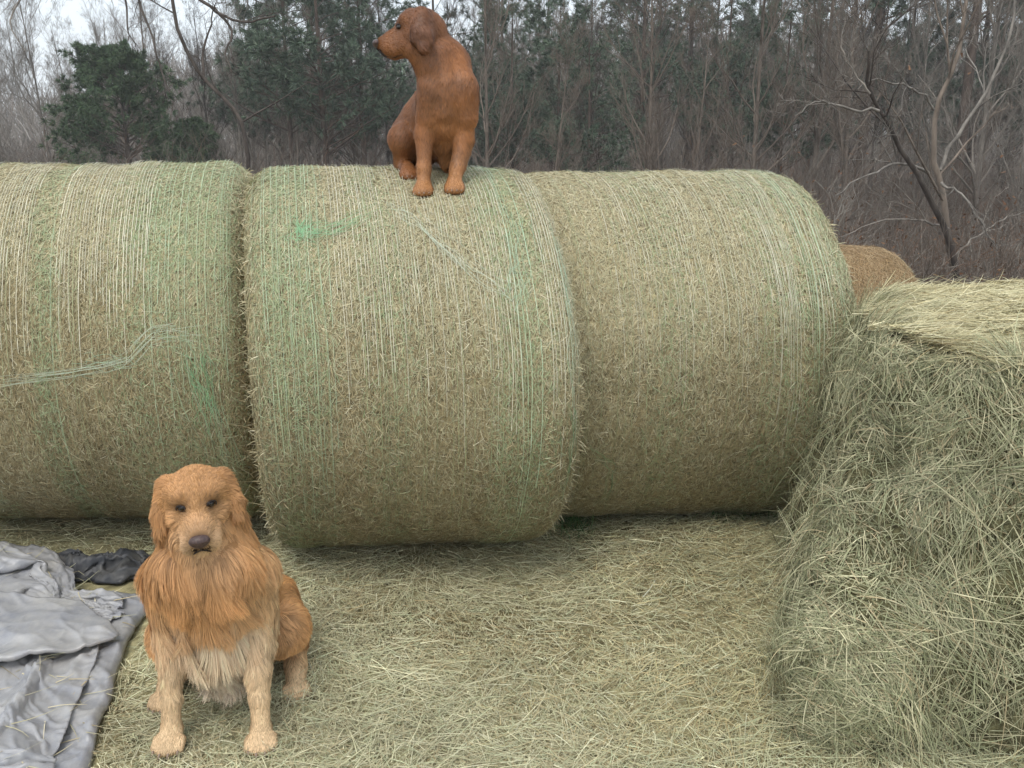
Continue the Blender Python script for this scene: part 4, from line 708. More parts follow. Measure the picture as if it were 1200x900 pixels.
-13 2 1 1 1 0 1 -2 0 -2 -2 -2 -1 -2 -2 0 0 -1 3 2 3 3 3 1 4 2 2 1 1 0 0 0 0 1 1 3 0 3 4 5 4 8 9 6 4 -2 -4 -2 -5 -4 -6 -4 5 -3 -2 -2 -1 -1 2 1
-2 -6 -2 0 0 1 0 -1 -2 -2 -2 -1 -2 -1 -1 0 1 1 2 3 3 2 3 2 3 2 1 1 1 0 -1 1 1 2 1 2 3 2 3 6 7 9 9 8 6 -2 -2 -3 -5 -3 -4 -4 4 -1 -3 -2 0 -1 0 4
6 -5 -4 -5 -5 -3 -1 -1 -2 -2 0 0 1 1 3 2 2 3 -2 1 1 1 1 1 2 1 1 0 0 1 0 3 3 3 2 3 2 4 3 3 6 9 10 9 7 2 -2 -3 -5 -4 -4 -4 -2 3 -1 -5 0 2 0 0
11 -5 -6 -5 -3 -4 -2 -2 0 2 0 0 0 1 4 2 1 1 -4 3 2 0 1 0 0 1 0 1 1 0 2 2 2 2 3 3 3 2 4 4 3 5 8 10 9 3 -6 -1 -3 -7 -5 -1 -5 0 2 -2 -3 3 1 1
9 -4 -6 -4 -4 -2 -2 0 1 1 0 -2 1 1 4 2 0 -3 -1 2 2 1 1 2 0 0 1 1 0 0 -1 1 2 2 3 3 3 5 3 1 4 5 4 7 10 7 -5 -8 -7 0 -5 -4 -1 -3 0 -1 1 -2 5 0
10 -5 -5 -3 -3 -1 -1 0 0 1 0 -2 1 1 2 2 -4 1 -1 1 3 1 2 2 0 -1 -6 2 1 -1 1 2 2 3 3 3 2 3 4 5 5 4 3 2 7 9 -3 -8 -10 -5 -4 -1 -3 0 -1 -1 -1 1 0 5
8 -4 -3 -3 -3 -2 -1 -1 -1 0 0 3 2 1 0 -1 -1 -2 2 1 1 3 2 -7 -5 -5 4 1 1 2 2 2 3 3 4 4 4 4 3 4 2 2 4 3 4 9 -2 -10 -8 -8 -3 -3 -1 -3 1 -2 1 0 0 3
5 -2 -1 -3 -3 -2 -2 -1 0 0 2 -4 -2 0 0 1 8 2 2 2 0 0 -3 -3 -4 -2 -2 0 2 3 4 6 3 4 4 4 3 3 3 2 3 1 2 2 3 5 -4 -11 -9 -5 -5 -5 1 -1 0 -2 0 0 2 2
10 -2 -2 -3 -3 -3 -1 0 0 1 2 -3 -3 1 2 3 2 4 5 1 -1 0 -3 -3 -3 -3 -1 -1 3 5 3 4 5 3 4 4 3 3 2 3 1 1 1 1 -1 4 -10 -10 -6 -8 -5 -2 -4 1 0 -2 1 1 1 1
11 -3 -3 -3 -3 -2 -1 1 1 2 -5 0 2 3 2 3 2 1 4 0 -4 -2 -2 -2 -2 2 -3 3 2 4 4 4 4 4 3 3 3 3 2 3 -2 2 1 -1 -3 -1 -10 -8 -9 -6 -5 -4 -2 -3 0 1 1 1 0 1
10 -3 -3 -3 -3 -1 0 1 2 -4 0 3 3 3 3 2 1 -4 2 -1 1 -2 -1 -2 -2 2 -2 0 7 -1 6 3 4 2 4 4 4 3 2 0 0 1 -6 0 -3 -2 -9 -13 -6 -7 -7 -1 -2 -3 0 1 -1 2 0 1
-3 6 0 -1 -2 -1 0 1 0 0 1 4 3 3 2 2 -1 -3 -3 -2 -2 -1 0 1 1 2 -1 -2 7 -1 4 4 4 4 4 4 3 3 1 1 0 -3 -5 -5 -1 -5 -11 -13 -10 -2 -6 -3 -4 2 -1 -3 2 -2 1 1
-8 4 5 4 3 4 2 2 2 1 0 0 0 1 1 2 6 -3 -2 -2 -1 -2 0 0 2 2 -1 -4 6 2 4 4 4 4 3 4 3 2 3 0 -1 -3 -7 -5 -6 -8 -10 -12 -12 -7 1 -3 -5 1 0 -3 2 -2 0 0
8 4 4 4 3 3 2 1 1 2 -1 0 0 0 2 1 7 -2 -2 -5 1 -7 0 0 1 0 -1 -1 6 4 4 5 3 2 2 1 1 2 2 4 6 0 -6 -7 -7 -7 -10 -11 -12 -12 -1 -2 -2 0 -3 0 0 0 -1 1
13 5 4 3 2 2 1 1 0 0 1 -4 3 2 2 2 2 -5 -6 0 -6 -5 -8 0 1 2 -3 1 6 4 3 3 2 1 1 0 1 2 3 5 7 11 1 -6 -10 -12 -8 -11 -10 -11 -6 -2 0 0 -3 0 1 0 -1 -1
15 3 2 -1 3 1 1 0 0 1 0 -2 3 1 0 0 -2 -7 -1 -7 -6 -5 -7 -4 0 2 -1 2 5 3 1 1 0 2 2 3 5 5 5 5 5 6 10 -5 -14 -6 -11 -11 -9 -10 -6 -3 -1 0 -2 -1 -1 0 0 1
9 0 1 1 0 1 0 1 0 1 1 1 -1 -1 -2 -2 -3 -5 -5 -6 -6 -6 -5 -4 -3 -2 0 3 3 1 2 3 4 5 5 6 7 7 5 2 3 6 -1 -2 -4 -11 -10 -11 -10 -7 -5 -5 0 -1 -2 -1 0 -3 -2 1
12 0 0 -1 1 1 1 1 1 1 0 -1 0 -2 -3 -3 -3 -5 -6 -5 -6 -6 -5 -4 -4 -1 -1 1 3 4 5 6 7 5 1 2 6 5 4 4 3 0 5 -3 -13 -5 -11 -12 -10 -9 -4 -1 -2 -3 1 0 -1 -3 -2 -1
14 0 0 0 1 0 0 1 1 -1 1 1 -1 -3 -3 -4 -5 -5 -6 -6 -6 -4 -5 -4 -3 0 1 3 4 5 6 5 6 2 2 -2 6 5 3 3 -1 1 4 -3 -15 -7 -11 -7 -12 -10 -6 -2 0 -3 -2 -1 1 0 -3 -1
7 1 1 1 1 -1 -1 2 4 -1 1 0 -2 -3 -4 -4 -5 -5 -5 -6 -5 -5 -4 -3 -1 0 3 5 5 5 3 3 2 2 -2 3 6 4 3 2 -1 0 -1 -1 -15 -13 -9 -8 -6 -11 -7 -3 0 -3 -2 -4 -1 0 1 -1
-8 2 3 4 5 4 3 4 3 0 0 -1 -3 -4 -5 -5 -5 -4 -5 -4 -4 -4 -3 -2 0 2 2 5 0 -4 1 2 3 4 4 5 4 5 4 2 -1 -1 -2 -5 -10 -15 -11 -8 -12 -6 -8 -5 -1 -1 -2 -4 -2 -1 -1 3
13 4 4 4 4 3 -2 -1 -1 -1 -1 -1 -2 -2 -3 -4 -4 -4 -4 -4 -5 -3 -3 -2 1 3 1 -4 -1 1 3 4 4 5 5 5 5 3 1 1 -1 -2 -5 -7 -7 -11 -11 -12 -10 -14 -6 1 -5 -2 1 -3 -1 -1 -3 0
17 3 2 0 -5 -12 1 -2 -1 0 1 0 -2 -1 -3 -3 -4 -4 -4 -5 1 1 0 -4 1 1 2 0 -2 3 4 4 5 5 1 8 1 -2 -6 0 0 2 -10 -4 -9 -12 -11 -10 -11 -5 -6 -2 -2 -4 -1 2 -2 -2 -1 -2
15 -2 -5 -9 -11 -11 -1 -1 0 1 1 1 0 -2 -3 -3 -4 -4 -3 -2 0 1 3 3 1 2 1 -2 2 5 4 5 5 5 4 3 -5 -8 -2 2 0 -3 -9 -10 -11 -11 -9 -10 -3 -7 -2 -1 -5 -3 -3 2 0 -2 -1 -2
-5 -6 -9 -9 -8 -11 -2 -1 1 1 1 1 1 -1 -3 -3 -3 -2 -1 -1 3 3 3 3 4 -4 1 4 6 5 4 5 5 4 4 -4 -8 -2 -2 -3 -5 -8 -10 -10 -10 -10 -7 -4 -4 -2 -2 -5 -2 -5 -1 -2 0 0 0 -1
-17 2 -11 -10 -4 3 1 -4 -1 -3 -2 -1 -2 -1 -1 0 0 0 1 1 1 1 2 3 3 6 3 1 -4 8 7 7 4 5 2 -7 -7 -7 -6 -6 -7 -8 -8 -8 -7 -5 -5 -4 -3 -5 -6 -6 1 -2 -1 -3 -2 -1 -1 1
-1 -10 -5 0 4 1 0 -3 -1 -2 -2 -2 -1 -1 -1 0 -1 -1 0 0 2 2 -1 0 1 2 1 3 3 5 7 8 8 4 4 -7 -8 -7 -7 -7 -7 -8 -7 -7 -6 -6 -6 -5 -3 -5 -7 -5 -3 -1 0 -2 -2 -1 -1 -2
-10 1 3 2 3 0 -1 -2 -1 -2 -2 -1 -1 -1 -2 -1 0 0 -1 0 1 1 3 2 2 2 0 3 4 3 3 3 5 8 3 -8 -6 -6 -7 -7 -7 -7 -7 -7 -7 -6 -7 -5 -4 -6 -7 -4 -3 -2 1 -5 0 -1 0 -3
11 2 2 2 1 1 -3 -1 -1 -1 -2 -1 -1 -1 -1 -1 0 0 0 1 1 2 1 1 2 2 4 4 3 2 4 2 1 1 -1 -1 -4 -6 -7 -6 -7 -7 -7 -7 -8 -7 -7 -7 -6 -10 -5 -5 -1 -1 0 -4 -1 -1 -1 -1
12 2 1 1 0 0 -1 -1 -1 -1 -1 -1 0 -1 -1 0 -1 1 0 -1 0 1 2 2 2 5 5 0 0 -1 -6 -2 -1 0 -1 0 1 4 -4 -4 -6 -7 -8 -7 -8 -9 -8 -8 -9 -9 -8 -6 -2 -2 0 0 0 -2 0 0
11 2 0 1 0 0 -1 0 -1 -1 0 -1 0 -1 0 0 0 0 1 -1 1 0 0 2 2 -3 0 0 -1 0 -1 -1 -1 0 1 -2 2 -4 -2 0 -4 -5 -7 -7 -9 -9 -10 -9 -10 -9 -8 -7 -3 -3 -2 -1 0 -2 1 1
11 1 0 1 0 0 0 0 0 -1 0 0 0 0 0 0 0 0 0 1 0 1 0 0 0 0 -1 0 -1 -1 -1 -1 -2 -2 -1 -2 -2 -2 -2 -2 -3 -4 -4 -8 -8 -10 -10 -11 -12 -10 -9 -6 -2 -2 -2 -2 -2 -1 0 -2
10 1 1 0 1 0 0 1 0 0 0 0 0 0 0 1 0 0 0 1 0 1 -1 0 0 0 -1 -1 -1 -1 -1 -2 -1 -2 -1 -2 -2 -1 -2 -2 -4 -6 -7 -8 -9 -10 -10 -12 -13 -11 -8 -7 -2 -3 -2 -1 -1 -2 -1 0
14 0 1 1 0 0 0 1 0 0 0 0 0 0 1 0 0 0 1 0 0 1 0 -1 0 -1 0 -1 -1 -1 -2 -1 -1 -2 -2 -1 -2 -2 -1 -3 -4 -7 -8 -10 -9 -10 -11 -12 -14 -11 -10 -7 -4 -1 -1 -2 -1 -2 -1 0
13 1 0 1 0 0 1 0 0 0 0 0 0 0 1 0 0 0 1 0 0 1 0 -1 0 0 -1 -1 -1 -2 -1 -1 -2 -1 -2 -2 -1 -2 -2 -2 -5 -7 -9 -11 -11 -11 -11 -13 -13 -12 -11 -7 -4 -2 -1 -1 -2 -1 -1 -1
13 -6 -3 0 0 1 4 -3 -2 0 0 1 1 1 0 0 -1 1 2 3 -8 0 0 0 0 0 2 2 4 4 3 3 2 1 1 0 -1 -1 -1 1 -4 -3 -4 -4 -3 -2 0 1 0 0 0 0 2 -3 0 0 0 0 0 0
4 -8 0 -5 0 0 0 2 3 4 3 3 1 1 0 -1 -2 -4 1 2 -5 -2 0 1 2 3 3 3 3 3 3 3 1 1 1 -1 -1 -2 0 -1 -4 -4 -4 -4 -4 -3 -3 -2 2 1 -2 0 2 -2 -1 0 0 0 0 0
3 -8 -6 0 2 2 6 5 4 4 3 2 0 0 0 -3 -3 -5 1 2 -4 -5 -2 2 4 5 5 5 3 3 2 1 -1 -1 -2 -3 -4 3 1 0 -3 -4 -3 -4 -4 -3 -4 -3 -4 2 0 -2 1 -2 -1 0 0 0 0 0
2 -8 -6 9 4 3 2 4 6 3 3 1 -1 -8 -7 -4 -3 -2 3 0 -5 0 5 5 5 5 5 4 2 0 -1 -2 -4 -1 -1 -1 1 1 1 3 -7 -4 -4 -4 -3 -3 -3 -2 -2 -1 2 -1 -3 -2 -1 -1 0 0 0 0
-1 -6 -4 7 10 8 4 2 3 2 1 2 -8 -6 -7 -6 -5 -3 0 0 2 4 4 5 5 5 6 5 -4 -2 -1 -1 -1 0 0 1 1 1 1 2 -6 -4 -4 -3 -3 -3 -3 -3 -3 -2 0 2 -2 -4 -3 -2 -1 0 0 0
-9 5 -2 6 10 10 8 6 2 0 0 -4 -7 -8 -7 -6 -6 -1 1 4 5 3 4 4 4 5 6 3 -4 -1 -1 -1 -1 0 0 1 1 1 1 2 -5 -3 -3 -2 -3 -3 -3 -3 -4 -5 -3 0 1 -4 -4 -3 -2 -1 -1 0
-7 6 7 10 10 11 6 7 2 -1 -3 -4 -6 -7 -8 -7 -8 3 4 5 5 4 4 5 4 4 3 1 0 0 -1 0 -1 0 0 0 1 1 1 1 -1 -1 -3 -4 -4 -5 -4 -4 -4 -4 -6 -2 2 -3 -6 -2 -3 2 -3 -5
1 8 5 6 11 6 5 6 -2 -3 -3 -5 -5 -6 -5 -4 1 2 3 2 2 4 4 4 3 2 2 0 0 0 -1 0 -1 0 0 0 1 2 1 2 0 0 -2 -4 -4 -3 -3 -2 -5 -4 1 -3 2 -4 -3 -5 0 -5 -1 -4
-1 12 6 1 8 1 5 5 0 -9 -5 -5 -4 -3 -2 -2 -1 1 2 2 2 3 4 3 2 1 1 0 0 -1 0 0 0 1 0 2 1 2 1 2 1 1 -2 -2 -3 -2 -2 0 1 -5 -2 0 2 -3 -6 -2 -5 -1 -6 0
7 3 3 8 1 2 -1 3 3 -7 -8 -3 0 -1 -1 -1 -1 -1 0 -3 -1 4 5 -1 1 2 1 0 0 0 0 0 0 1 1 1 2 2 3 3 2 -1 -1 -1 -1 -1 -1 0 4 0 -2 -2 1 -5 -2 -5 -1 -7 -2 -3
6 2 2 -2 -5 2 1 0 3 -3 -3 -4 -2 -3 -1 -1 0 0 0 0 0 1 -1 1 0 -1 0 0 0 0 1 0 1 1 2 3 3 3 3 2 1 0 0 0 0 -1 1 4 -1 6 0 -1 -3 -2 -5 -2 -6 -3 -5 2
3 -6 -4 5 -3 3 -1 -5 -2 -2 -1 -1 0 0 0 0 3 -3 0 0 0 -1 1 0 0 1 0 0 0 0 0 -1 0 0 0 0 2 2 3 3 1 0 1 1 1 2 4 0 7 -2 0 5 -1 -5 -3 -6 -2 -4 -6 -4
-8 -3 -2 2 2 -4 -4 0 0 0 2 -2 0 0 0 1 4 -1 3 1 0 1 0 0 0 0 0 -1 0 -1 0 -2 -1 -1 -3 1 -1 0 0 0 3 2 2 2 3 2 3 6 1 6 -2 -1 4 -4 -6 -2 -3 -5 -4 -6
9 -5 -4 -6 -3 0 0 3 2 -3 -2 0 0 0 2 2 2 2 -2 -4 1 -2 0 -1 0 0 0 0 0 1 1 1 -1 0 -1 0 1 1 1 2 2 1 2 2 3 2 3 2 3 5 2 -4 4 -6 -3 -2 -3 -5 -5 -5
-1 -8 -7 -2 -1 1 1 0 2 3 -3 -1 1 1 2 2 1 -4 -3 -2 0 0 0 0 0 1 -1 0 0 0 0 0 0 0 1 2 2 3 3 2 2 2 2 1 2 2 2 3 1 1 4 -4 3 -5 -5 -4 -4 -1 -4 -5
-15 -2 0 0 3 0 -3 1 2 1 5 1 0 0 -1 -2 -3 -3 -1 0 0 0 0 0 0 0 1 -1 0 0 0 1 2 3 5 4 3 3 2 3 1 2 -1 2 1 1 1 1 1 0 2 -3 1 -3 -5 -7 -5 -4 -2 -3
5 -2 -1 2 -1 2 -4 1 4 -2 0 4 0 -3 -2 -2 -2 -1 0 0 0 0 0 0 0 0 1 0 2 2 2 3 3 6 4 3 3 3 2 2 0 3 -2 2 0 1 0 0 -1 -1 1 -3 0 -4 -4 -6 -5 -6 -5 -3
7 -1 -2 -6 2 4 -4 -1 3 1 -5 4 -1 -2 -2 -2 -1 0 -1 0 0 0 1 1 1 2 2 2 4 3 3 2 2 2 2 5 4 3 3 1 1 2 2 0 -1 -1 -1 -1 -1 -1 -2 -3 0 -5 -3 -4 -7 -4 -5 -6
7 -3 -1 -5 -4 3 2 -6 3 3 -2 -5 0 -2 -1 -1 0 1 0 1 2 4 1 1 1 2 4 5 5 4 3 2 0 0 -1 -1 3 4 4 5 3 3 2 -1 -2 -2 -3 -4 -3 -2 -1 -3 -2 -4 -3 -4 -5 -4 -5 -6
7 -4 -1 -5 -5 -1 4 -3 -3 4 2 -3 -4 -2 0 1 1 1 2 2 2 -1 2 3 5 7 6 5 4 3 2 1 -1 -1 -3 -1 1 5 5 4 5 2 2 -1 -3 -3 -5 -5 -4 -5 -2 -3 -3 -3 -3 -5 -4 -5 -4 -4
6 -2 -5 -5 -1 -5 1 1 -5 3 2 1 -2 -4 -3 -1 2 0 -1 3 5 6 7 7 7 7 6 4 4 1 1 -1 -2 -5 -2 -1 -1 4 6 6 4 4 1 -1 -4 -5 -6 -6 -6 -5 -4 -3 -3 -4 -5 -4 -6 -5 -4 -4
-5 3 1 -5 -4 -4 -1 0 -1 -3 -4 2 1 4 -4 1 -3 -2 7 7 7 7 7 7 7 6 5 3 1 0 -2 -3 -3 -2 -4 -3 -2 8 6 6 5 4 0 -2 -4 -6 -8 -7 -7 -3 -4 -2 -4 -3 -5 -4 -6 -5 -7 0
-2 -1 -3 -4 -3 -3 -4 -2 -1 0 1 2 2 3 5 -6 4 -3 4 6 6 8 7 8 7 4 2 2 -1 -4 -5 -4 -2 -2 -3 0 7 6 6 6 6 2 -2 -1 -8 -6 -7 -6 -1 -6 -3 0 -6 -2 -5 -5 -6 -5 -7 -4
-13 -2 -2 -1 0 5 1 1 0 0 0 -1 0 -1 -3 3 -3 8 6 4 4 6 7 7 4 2 1 0 -3 -6 -4 -4 -3 -2 2 5 6 6 7 6 4 1 -2 -2 -8 -6 -7 -2 -7 -2 -4 3 -6 -4 -3 -6 -4 -8 -5 -2
8 -2 -1 -3 -3 -3 -2 -2 -1 0 -1 0 0 -1 0 2 3 7 8 8 6 5 4 3 2 1 -1 -1 -3 -2 -3 -3 -2 -1 1 4 5 7 7 6 4 0 -1 -4 -5 -6 -8 -8 -4 -1 -1 4 -7 -4 -3 -5 -6 -4 -7 0
-8 -4 -3 -2 -2 0 0 0 0 -1 1 2 -1 0 0 0 3 6 7 7 0 3 3 1 1 0 -1 -2 -2 -2 -2 -1 1 1 3 6 6 5 5 4 2 1 -2 -4 -4 -4 -7 -6 -3 -1 2 5 -6 -6 -3 -4 -6 -5 -5 0
-8 -1 0 -1 0 0 0 0 -1 0 1 0 2 -1 0 0 1 4 6 7 -3 1 1 0 0 -1 -1 -2 -2 -1 4 2 1 1 2 2 4 4 5 3 3 2 1 -3 -5 -6 -5 -4 -1 1 2 6 -6 -6 -3 -3 -6 -6 -4 0
5 0 0 0 -1 0 -1 0 -1 -1 0 -1 -1 1 -1 0 2 1 3 6 -2 0 0 0 0 -1 -1 -2 -2 -3 3 -2 2 2 4 5 6 6 5 4 1 -2 -2 -3 -3 -3 -5 -3 1 2 3 6 -5 -7 -4 -2 -5 -7 -3 0
-2 -1 -1 -2 0 -1 -1 0 -1 0 0 0 1 2 1 2 2 0 1 0 1 0 -1 -1 -2 -1 -2 -3 -1 -1 0 4 4 5 5 5 3 3 3 1 0 -1 -3 -3 -3 -3 -3 0 2 3 4 6 -4 -8 -4 -2 -5 -6 -3 0
-9 0 0 0 0 0 0 0 -1 0 1 0 -1 1 0 0 0 0 0 1 0 0 -1 0 0 0 0 0 0 1 -2 1 0 4 4 5 4 3 3 -1 -1 -2 -2 -2 -2 -3 2 2 3 2 5 6 -3 -7 -5 -3 -4 -6 -2 0
0 0 0 0 0 -1 0 0 1 0 1 0 0 0 -1 0 0 0 0 0 0 0 0 0 0 0 0 0 0 1 -1 3 -3 0 0 1 3 3 2 4 -1 0 -1 -2 -2 -1 2 3 3 3 4 8 -2 -8 -6 -3 -3 -5 -2 0
0 0 0 -1 1 0 -1 0 0 1 -1 1 -1 0 1 0 0 0 0 0 0 0 0 0 0 0 0 0 0 0 0 3 -2 -1 0 4 -3 -1 0 0 0 0 0 0 1 2 2 3 3 3 5 8 -1 -7 -6 -4 -3 -5 -1 0
0 0 1 1 0 0 0 0 0 0 -1 -1 0 -1 1 0 0 0 0 0 0 0 0 0 0 0 0 0 0 0 0 3 -2 -1 1 3 -4 0 0 0 1 -1 0 0 0 0 2 3 4 3 5 7 2 -8 -6 -4 -4 -3 -1 0
0 0 0 0 0 0 0 0 0 0 1 0 0 0 -1 0 0 0 0 0 0 0 0 0 0 0 0 0 0 0 0 2 -2 0 3 1 -4 0 0 0 0 2 -2 0 0 0 0 3 3 4 4 8 3 -7 -7 -4 -4 -3 0 0
0 0 0 0 0 0 0 0 0 0 0 0 0 0 0 0 0 0 0 0 0 0 0 0 0 0 0 0 0 0 0 1 -1 1 4 -4 -1 0 0 0 0 0 2 -2 0 0 1 0 3 3 5 7 5 -7 -7 -4 -3 -3 0 0
0 0 0 0 0 0 0 0 0 0 0 0 0 0 0 0 0 0 0 0 0 0 0 0 0 0 0 0 0 0 0 0 0 4 -3 -1 1 0 -1 0 0 0 2 1 -3 2 -2 0 2 3 4 7 7 -7 -7 -4 -3 -2 0 0
0 0 0 0 0 0 0 0 0 0 0 0 0 0 0 0 0 0 0 0 0 0 0 0 0 0 0 0 0 0 0 0 4 -3 -1 0 0 0 0 0 0 0 0 3 -2 -1 0 0 0 5 3 5 8 -5 -8 -4 -3 -1 0 0
0 0 0 0 0 0 0 0 0 0 0 0 0 0 0 0 0 0 0 0 0 0 0 0 0 0 0 0 0 0 0 3 -2 -1 0 0 0 0 0 0 0 1 -1 3 1 -4 0 0 0 2 6 3 9 -5 -8 -4 -2 -1 0 0
0 0 0 0 0 0 0 0 0 0 0 0 0 0 0 0 0 0 0 0 0 0 0 0 0 0 0 0 0 0 3 -3 0 0 0 0 0 0 0 0 2 -2 0 2 2 -4 0 1 -1 1 7 1 9 -4 -8 -4 -2 0 0 1
0 0 0 0 0 0 0 0 0 0 0 0 0 0 0 0 0 0 0 0 0 0 0 0 0 0 0 0 0 3 -3 0 0 0 0 0 0 0 0 2 -2 0 0 3 -2 3 -3 -1 0 1 7 0 8 -4 -7 -4 -1 0 0 1
2 -1 0 -1 0 0 0 0 0 0 0 0 0 0 0 0 0 0 0 1 0 0 1 0 0 -1 -1 0 3 -3 0 0 0 0 0 0 0 0 2 -2 0 0 2 -2 0 1 4 -4 -1 0 7 -1 9 -4 -8 -3 0 0 0 2
-3 1 0 0 0 0 0 0 0 0 0 0 0 0 0 0 0 0 0 0 0 -1 0 1 0 0 2 1 -3 0 0 0 0 0 0 1 1 0 -2 0 1 1 -2 0 2 -2 4 1 -5 0 7 -2 8 -4 -7 -2 0 0 0 2
1 0 0 0 0 0 0 0 0 0 0 0 0 0 0 0 0 0 0 -1 0 0 0 0 0 2 -1 0 1 -1 0 0 0 2 0 0 -2 0 -1 1 -1 2 -1 3 -3 0 1 5 -1 -5 7 -4 9 -5 -6 -1 0 0 0 3
-1 1 0 0 0 0 0 -1 0 0 1 0 0 0 0 0 0 0 0 -1 1 -1 0 1 -1 2 -1 0 0 0 2 0 0 -2 0 -1 2 0 0 -1 -1 2 2 -3 0 0 0 3 4 -7 5 -3 9 -5 -6 0 0 0 0 4
0 1 0 0 0 0 0 -1 0 0 0 0 0 0 0 0 0 0 1 -1 1 -1 0 0 0 0 1 0 0 2 -2 0 0 0 0 -1 1 0 0 0 1 2 -2 -1 1 0 -1 2 6 -8 4 -3 8 -1 -8 0 0 0 1 5
1 0 -1 0 0 1 0 0 -1 0 0 0 0 0 0 0 0 0 1 -1 1 -1 1 0 -1 1 0 0 2 -2 -1 1 0 0 0 0 0 0 0 0 2 -2 -1 1 1 -2 1 0 8 -7 1 -2 7 1 -8 0 0 0 1 7
0 0 0 0 0 0 0 0 0 0 0 -1 0 0 1 0 0 0 0 0 0 0 1 0 0 1 0 0 0 -2 0 1 0 -1 0 0 0 0 0 1 -1 0 0 1 -1 0 1 -1 4 -3 -3 0 6 4 -8 0 0 3 0 7
0 -1 0 1 -1 0 0 0 0 0 1 0 0 0 0 0 0 0 0 0 0 0 0 0 0 0 -1 1 -1 1 -1 0 1 0 0 0 0 0 0 0 0 0 0 1 1 3 1 -2 -1 3 -5 -3 2 7 -8 0 3 3 -1 8
5 0 0 0 0 0 0 0 1 0 0 1 0 0 0 0 0 0 0 -1 0 -1 -1 0 0 0 0 0 -1 1 1 1 1 1 0 1 1 0 0 -2 -1 1 -1 0 0 -1 1 1 -3 4 -6 -3 4 5 -10 2 4 0 0 7
-2 2 -1 0 0 0 0 0 0 0 1 -1 1 -1 1 0 0 -1 1 -1 1 0 1 0 0 0 0 0 0 -2 1 0 1 0 -1 0 0 0 0 5 -3 2 -5 4 2 1 1 0 -5 2 -4 -2 4 1 -8 3 5 -3 -1 7
0 0 0 0 0 0 0 0 0 0 0 0 0 0 0 0 1 -1 0 0 0 1 1 -1 0 0 0 1 2 -3 -1 0 1 -1 1 0 0 0 6 -4 3 -4 -1 3 -2 3 3 3 -8 4 -5 -4 4 3 -9 3 7 -1 -3 6
0 0 0 0 0 0 0 0 0 0 0 0 0 0 0 0 0 0 0 0 1 -1 0 0 0 0 1 1 0 1 -2 -1 0 0 2 -1 -1 7 -2 -3 3 -2 0 -2 2 -3 4 5 -2 2 -5 -4 -1 5 -7 2 4 3 -1 6
0 0 0 0 0 0 0 0 0 0 0 0 0 0 0 0 0 0 1 -1 1 -1 0 0 0 1 2 -2 2 -1 1 0 0 -2 1 -2 5 4 -2 -5 0 3 -1 -3 1 -2 1 5 1 2 -3 -3 -5 4 -2 1 3 0 1 6
0 1 0 0 -1 0 0 1 0 0 0 0 0 0 -1 0 0 0 1 -1 2 0 -2 2 -2 3 -1 -1 0 1 0 1 0 -1 0 0 2 6 -2 -3 -5 3 2 -3 -1 2 -2 2 6 -1 -1 -4 -5 0 4 1 3 1 -1 4
0 0 0 1 0 0 1 0 1 0 0 0 0 0 -1 0 -1 0 -1 0 0 0 0 0 1 1 2 1 2 2 2 1 1 0 1 -4 -4 -5 0 0 0 1 2 0 1 0 -1 4 2 1 -9 -4 3 -5 1 8 4 0 -1 2
8 0 0 1 0 0 1 0 1 0 0 0 -1 -1 -1 -1 -1 -1 -1 0 -1 1 0 2 2 2 3 2 3 1 2 1 0 -1 -1 -3 -5 -8 0 0 1 1 2 1 1 0 -4 5 2 1 -6 -6 -4 3 -2 2 2 1 -2 2
-4 1 0 0 2 3 -1 -1 -2 2 1 0 1 0 -1 0 0 -1 0 0 0 1 1 1 1 1 -2 5 3 3 2 1 -1 -3 -3 -3 -7 4 0 -3 1 -3 2 0 -2 -1 6 3 -3 2 -3 -7 -1 -5 7 0 -2 -5 2 0
0 0 0 0 4 -2 -2 -1 0 0 0 0 0 1 0 0 1 0 0 1 0 0 0 0 0 4 2 2 1 -1 6 0 -4 -5 -3 -3 7 3 1 -1 0 -4 -2 -1 0 4 4 -2 -3 0 2 -6 -1 -8 5 -1 -3 2 -4 1
0 0 0 0 1 2 -3 -1 0 0 2 0 -2 2 -2 0 1 0 0 1 0 -1 0 0 1 -1 1 1 1 3 6 -5 -5 0 -1 2 -1 6 2 -2 3 1 0 0 -3 5 -3 -3 -3 0 5 -4 -3 -8 1 -2 -1 2 -3 0
0 0 0 0 0 2 -2 2 -2 0 0 0 0 0 2 0 -2 0 2 -2 0 0 3 -2 -1 0 2 0 2 1 1 -6 1 0 0 0 0 4 3 -3 1 1 1 3 4 -3 -4 -4 -1 2 5 -1 -4 -8 -4 0 0 1 1 -1
2 0 0 -1 0 0 0 2 -1 0 1 -1 0 0 2 -3 1 2 -1 -1 0 0 3 1 0 -4 1 0 2 2 -6 0 1 0 1 0 1 1 1 4 1 -1 -1 5 -3 -3 -4 -2 0 2 5 1 -4 -8 -4 1 2 1 -1 -1
-1 0 1 0 0 1 0 0 0 1 0 1 0 1 -1 -2 3 0 0 0 0 0 -1 -1 -2 5 1 0 -1 -6 0 5 2 2 1 1 0 1 0 -2 -4 1 3 -2 -2 -4 -3 0 2 2 5 1 -2 -8 -5 2 2 0 0 -1
-8 0 0 0 0 0 1 0 1 0 2 1 3 3 -2 3 0 -2 -1 -1 1 -2 -1 -2 3 3 0 -5 -1 -2 7 4 4 -1 -1 -3 3 0 0 -1 -2 3 -1 -3 -3 -3 0 1 2 3 5 0 0 -8 -3 -2 -1 1 1 -1
0 0 0 0 0 0 0 0 0 0 1 2 4 2 0 -1 -3 0 -1 0 0 0 0 3 -3 0 0 4 -3 -1 -1 2 0 -1 1 2 0 -1 0 2 1 -2 -2 -1 -2 -1 5 0 2 3 5 -1 3 -8 -2 -2 -4 2 -2 -2
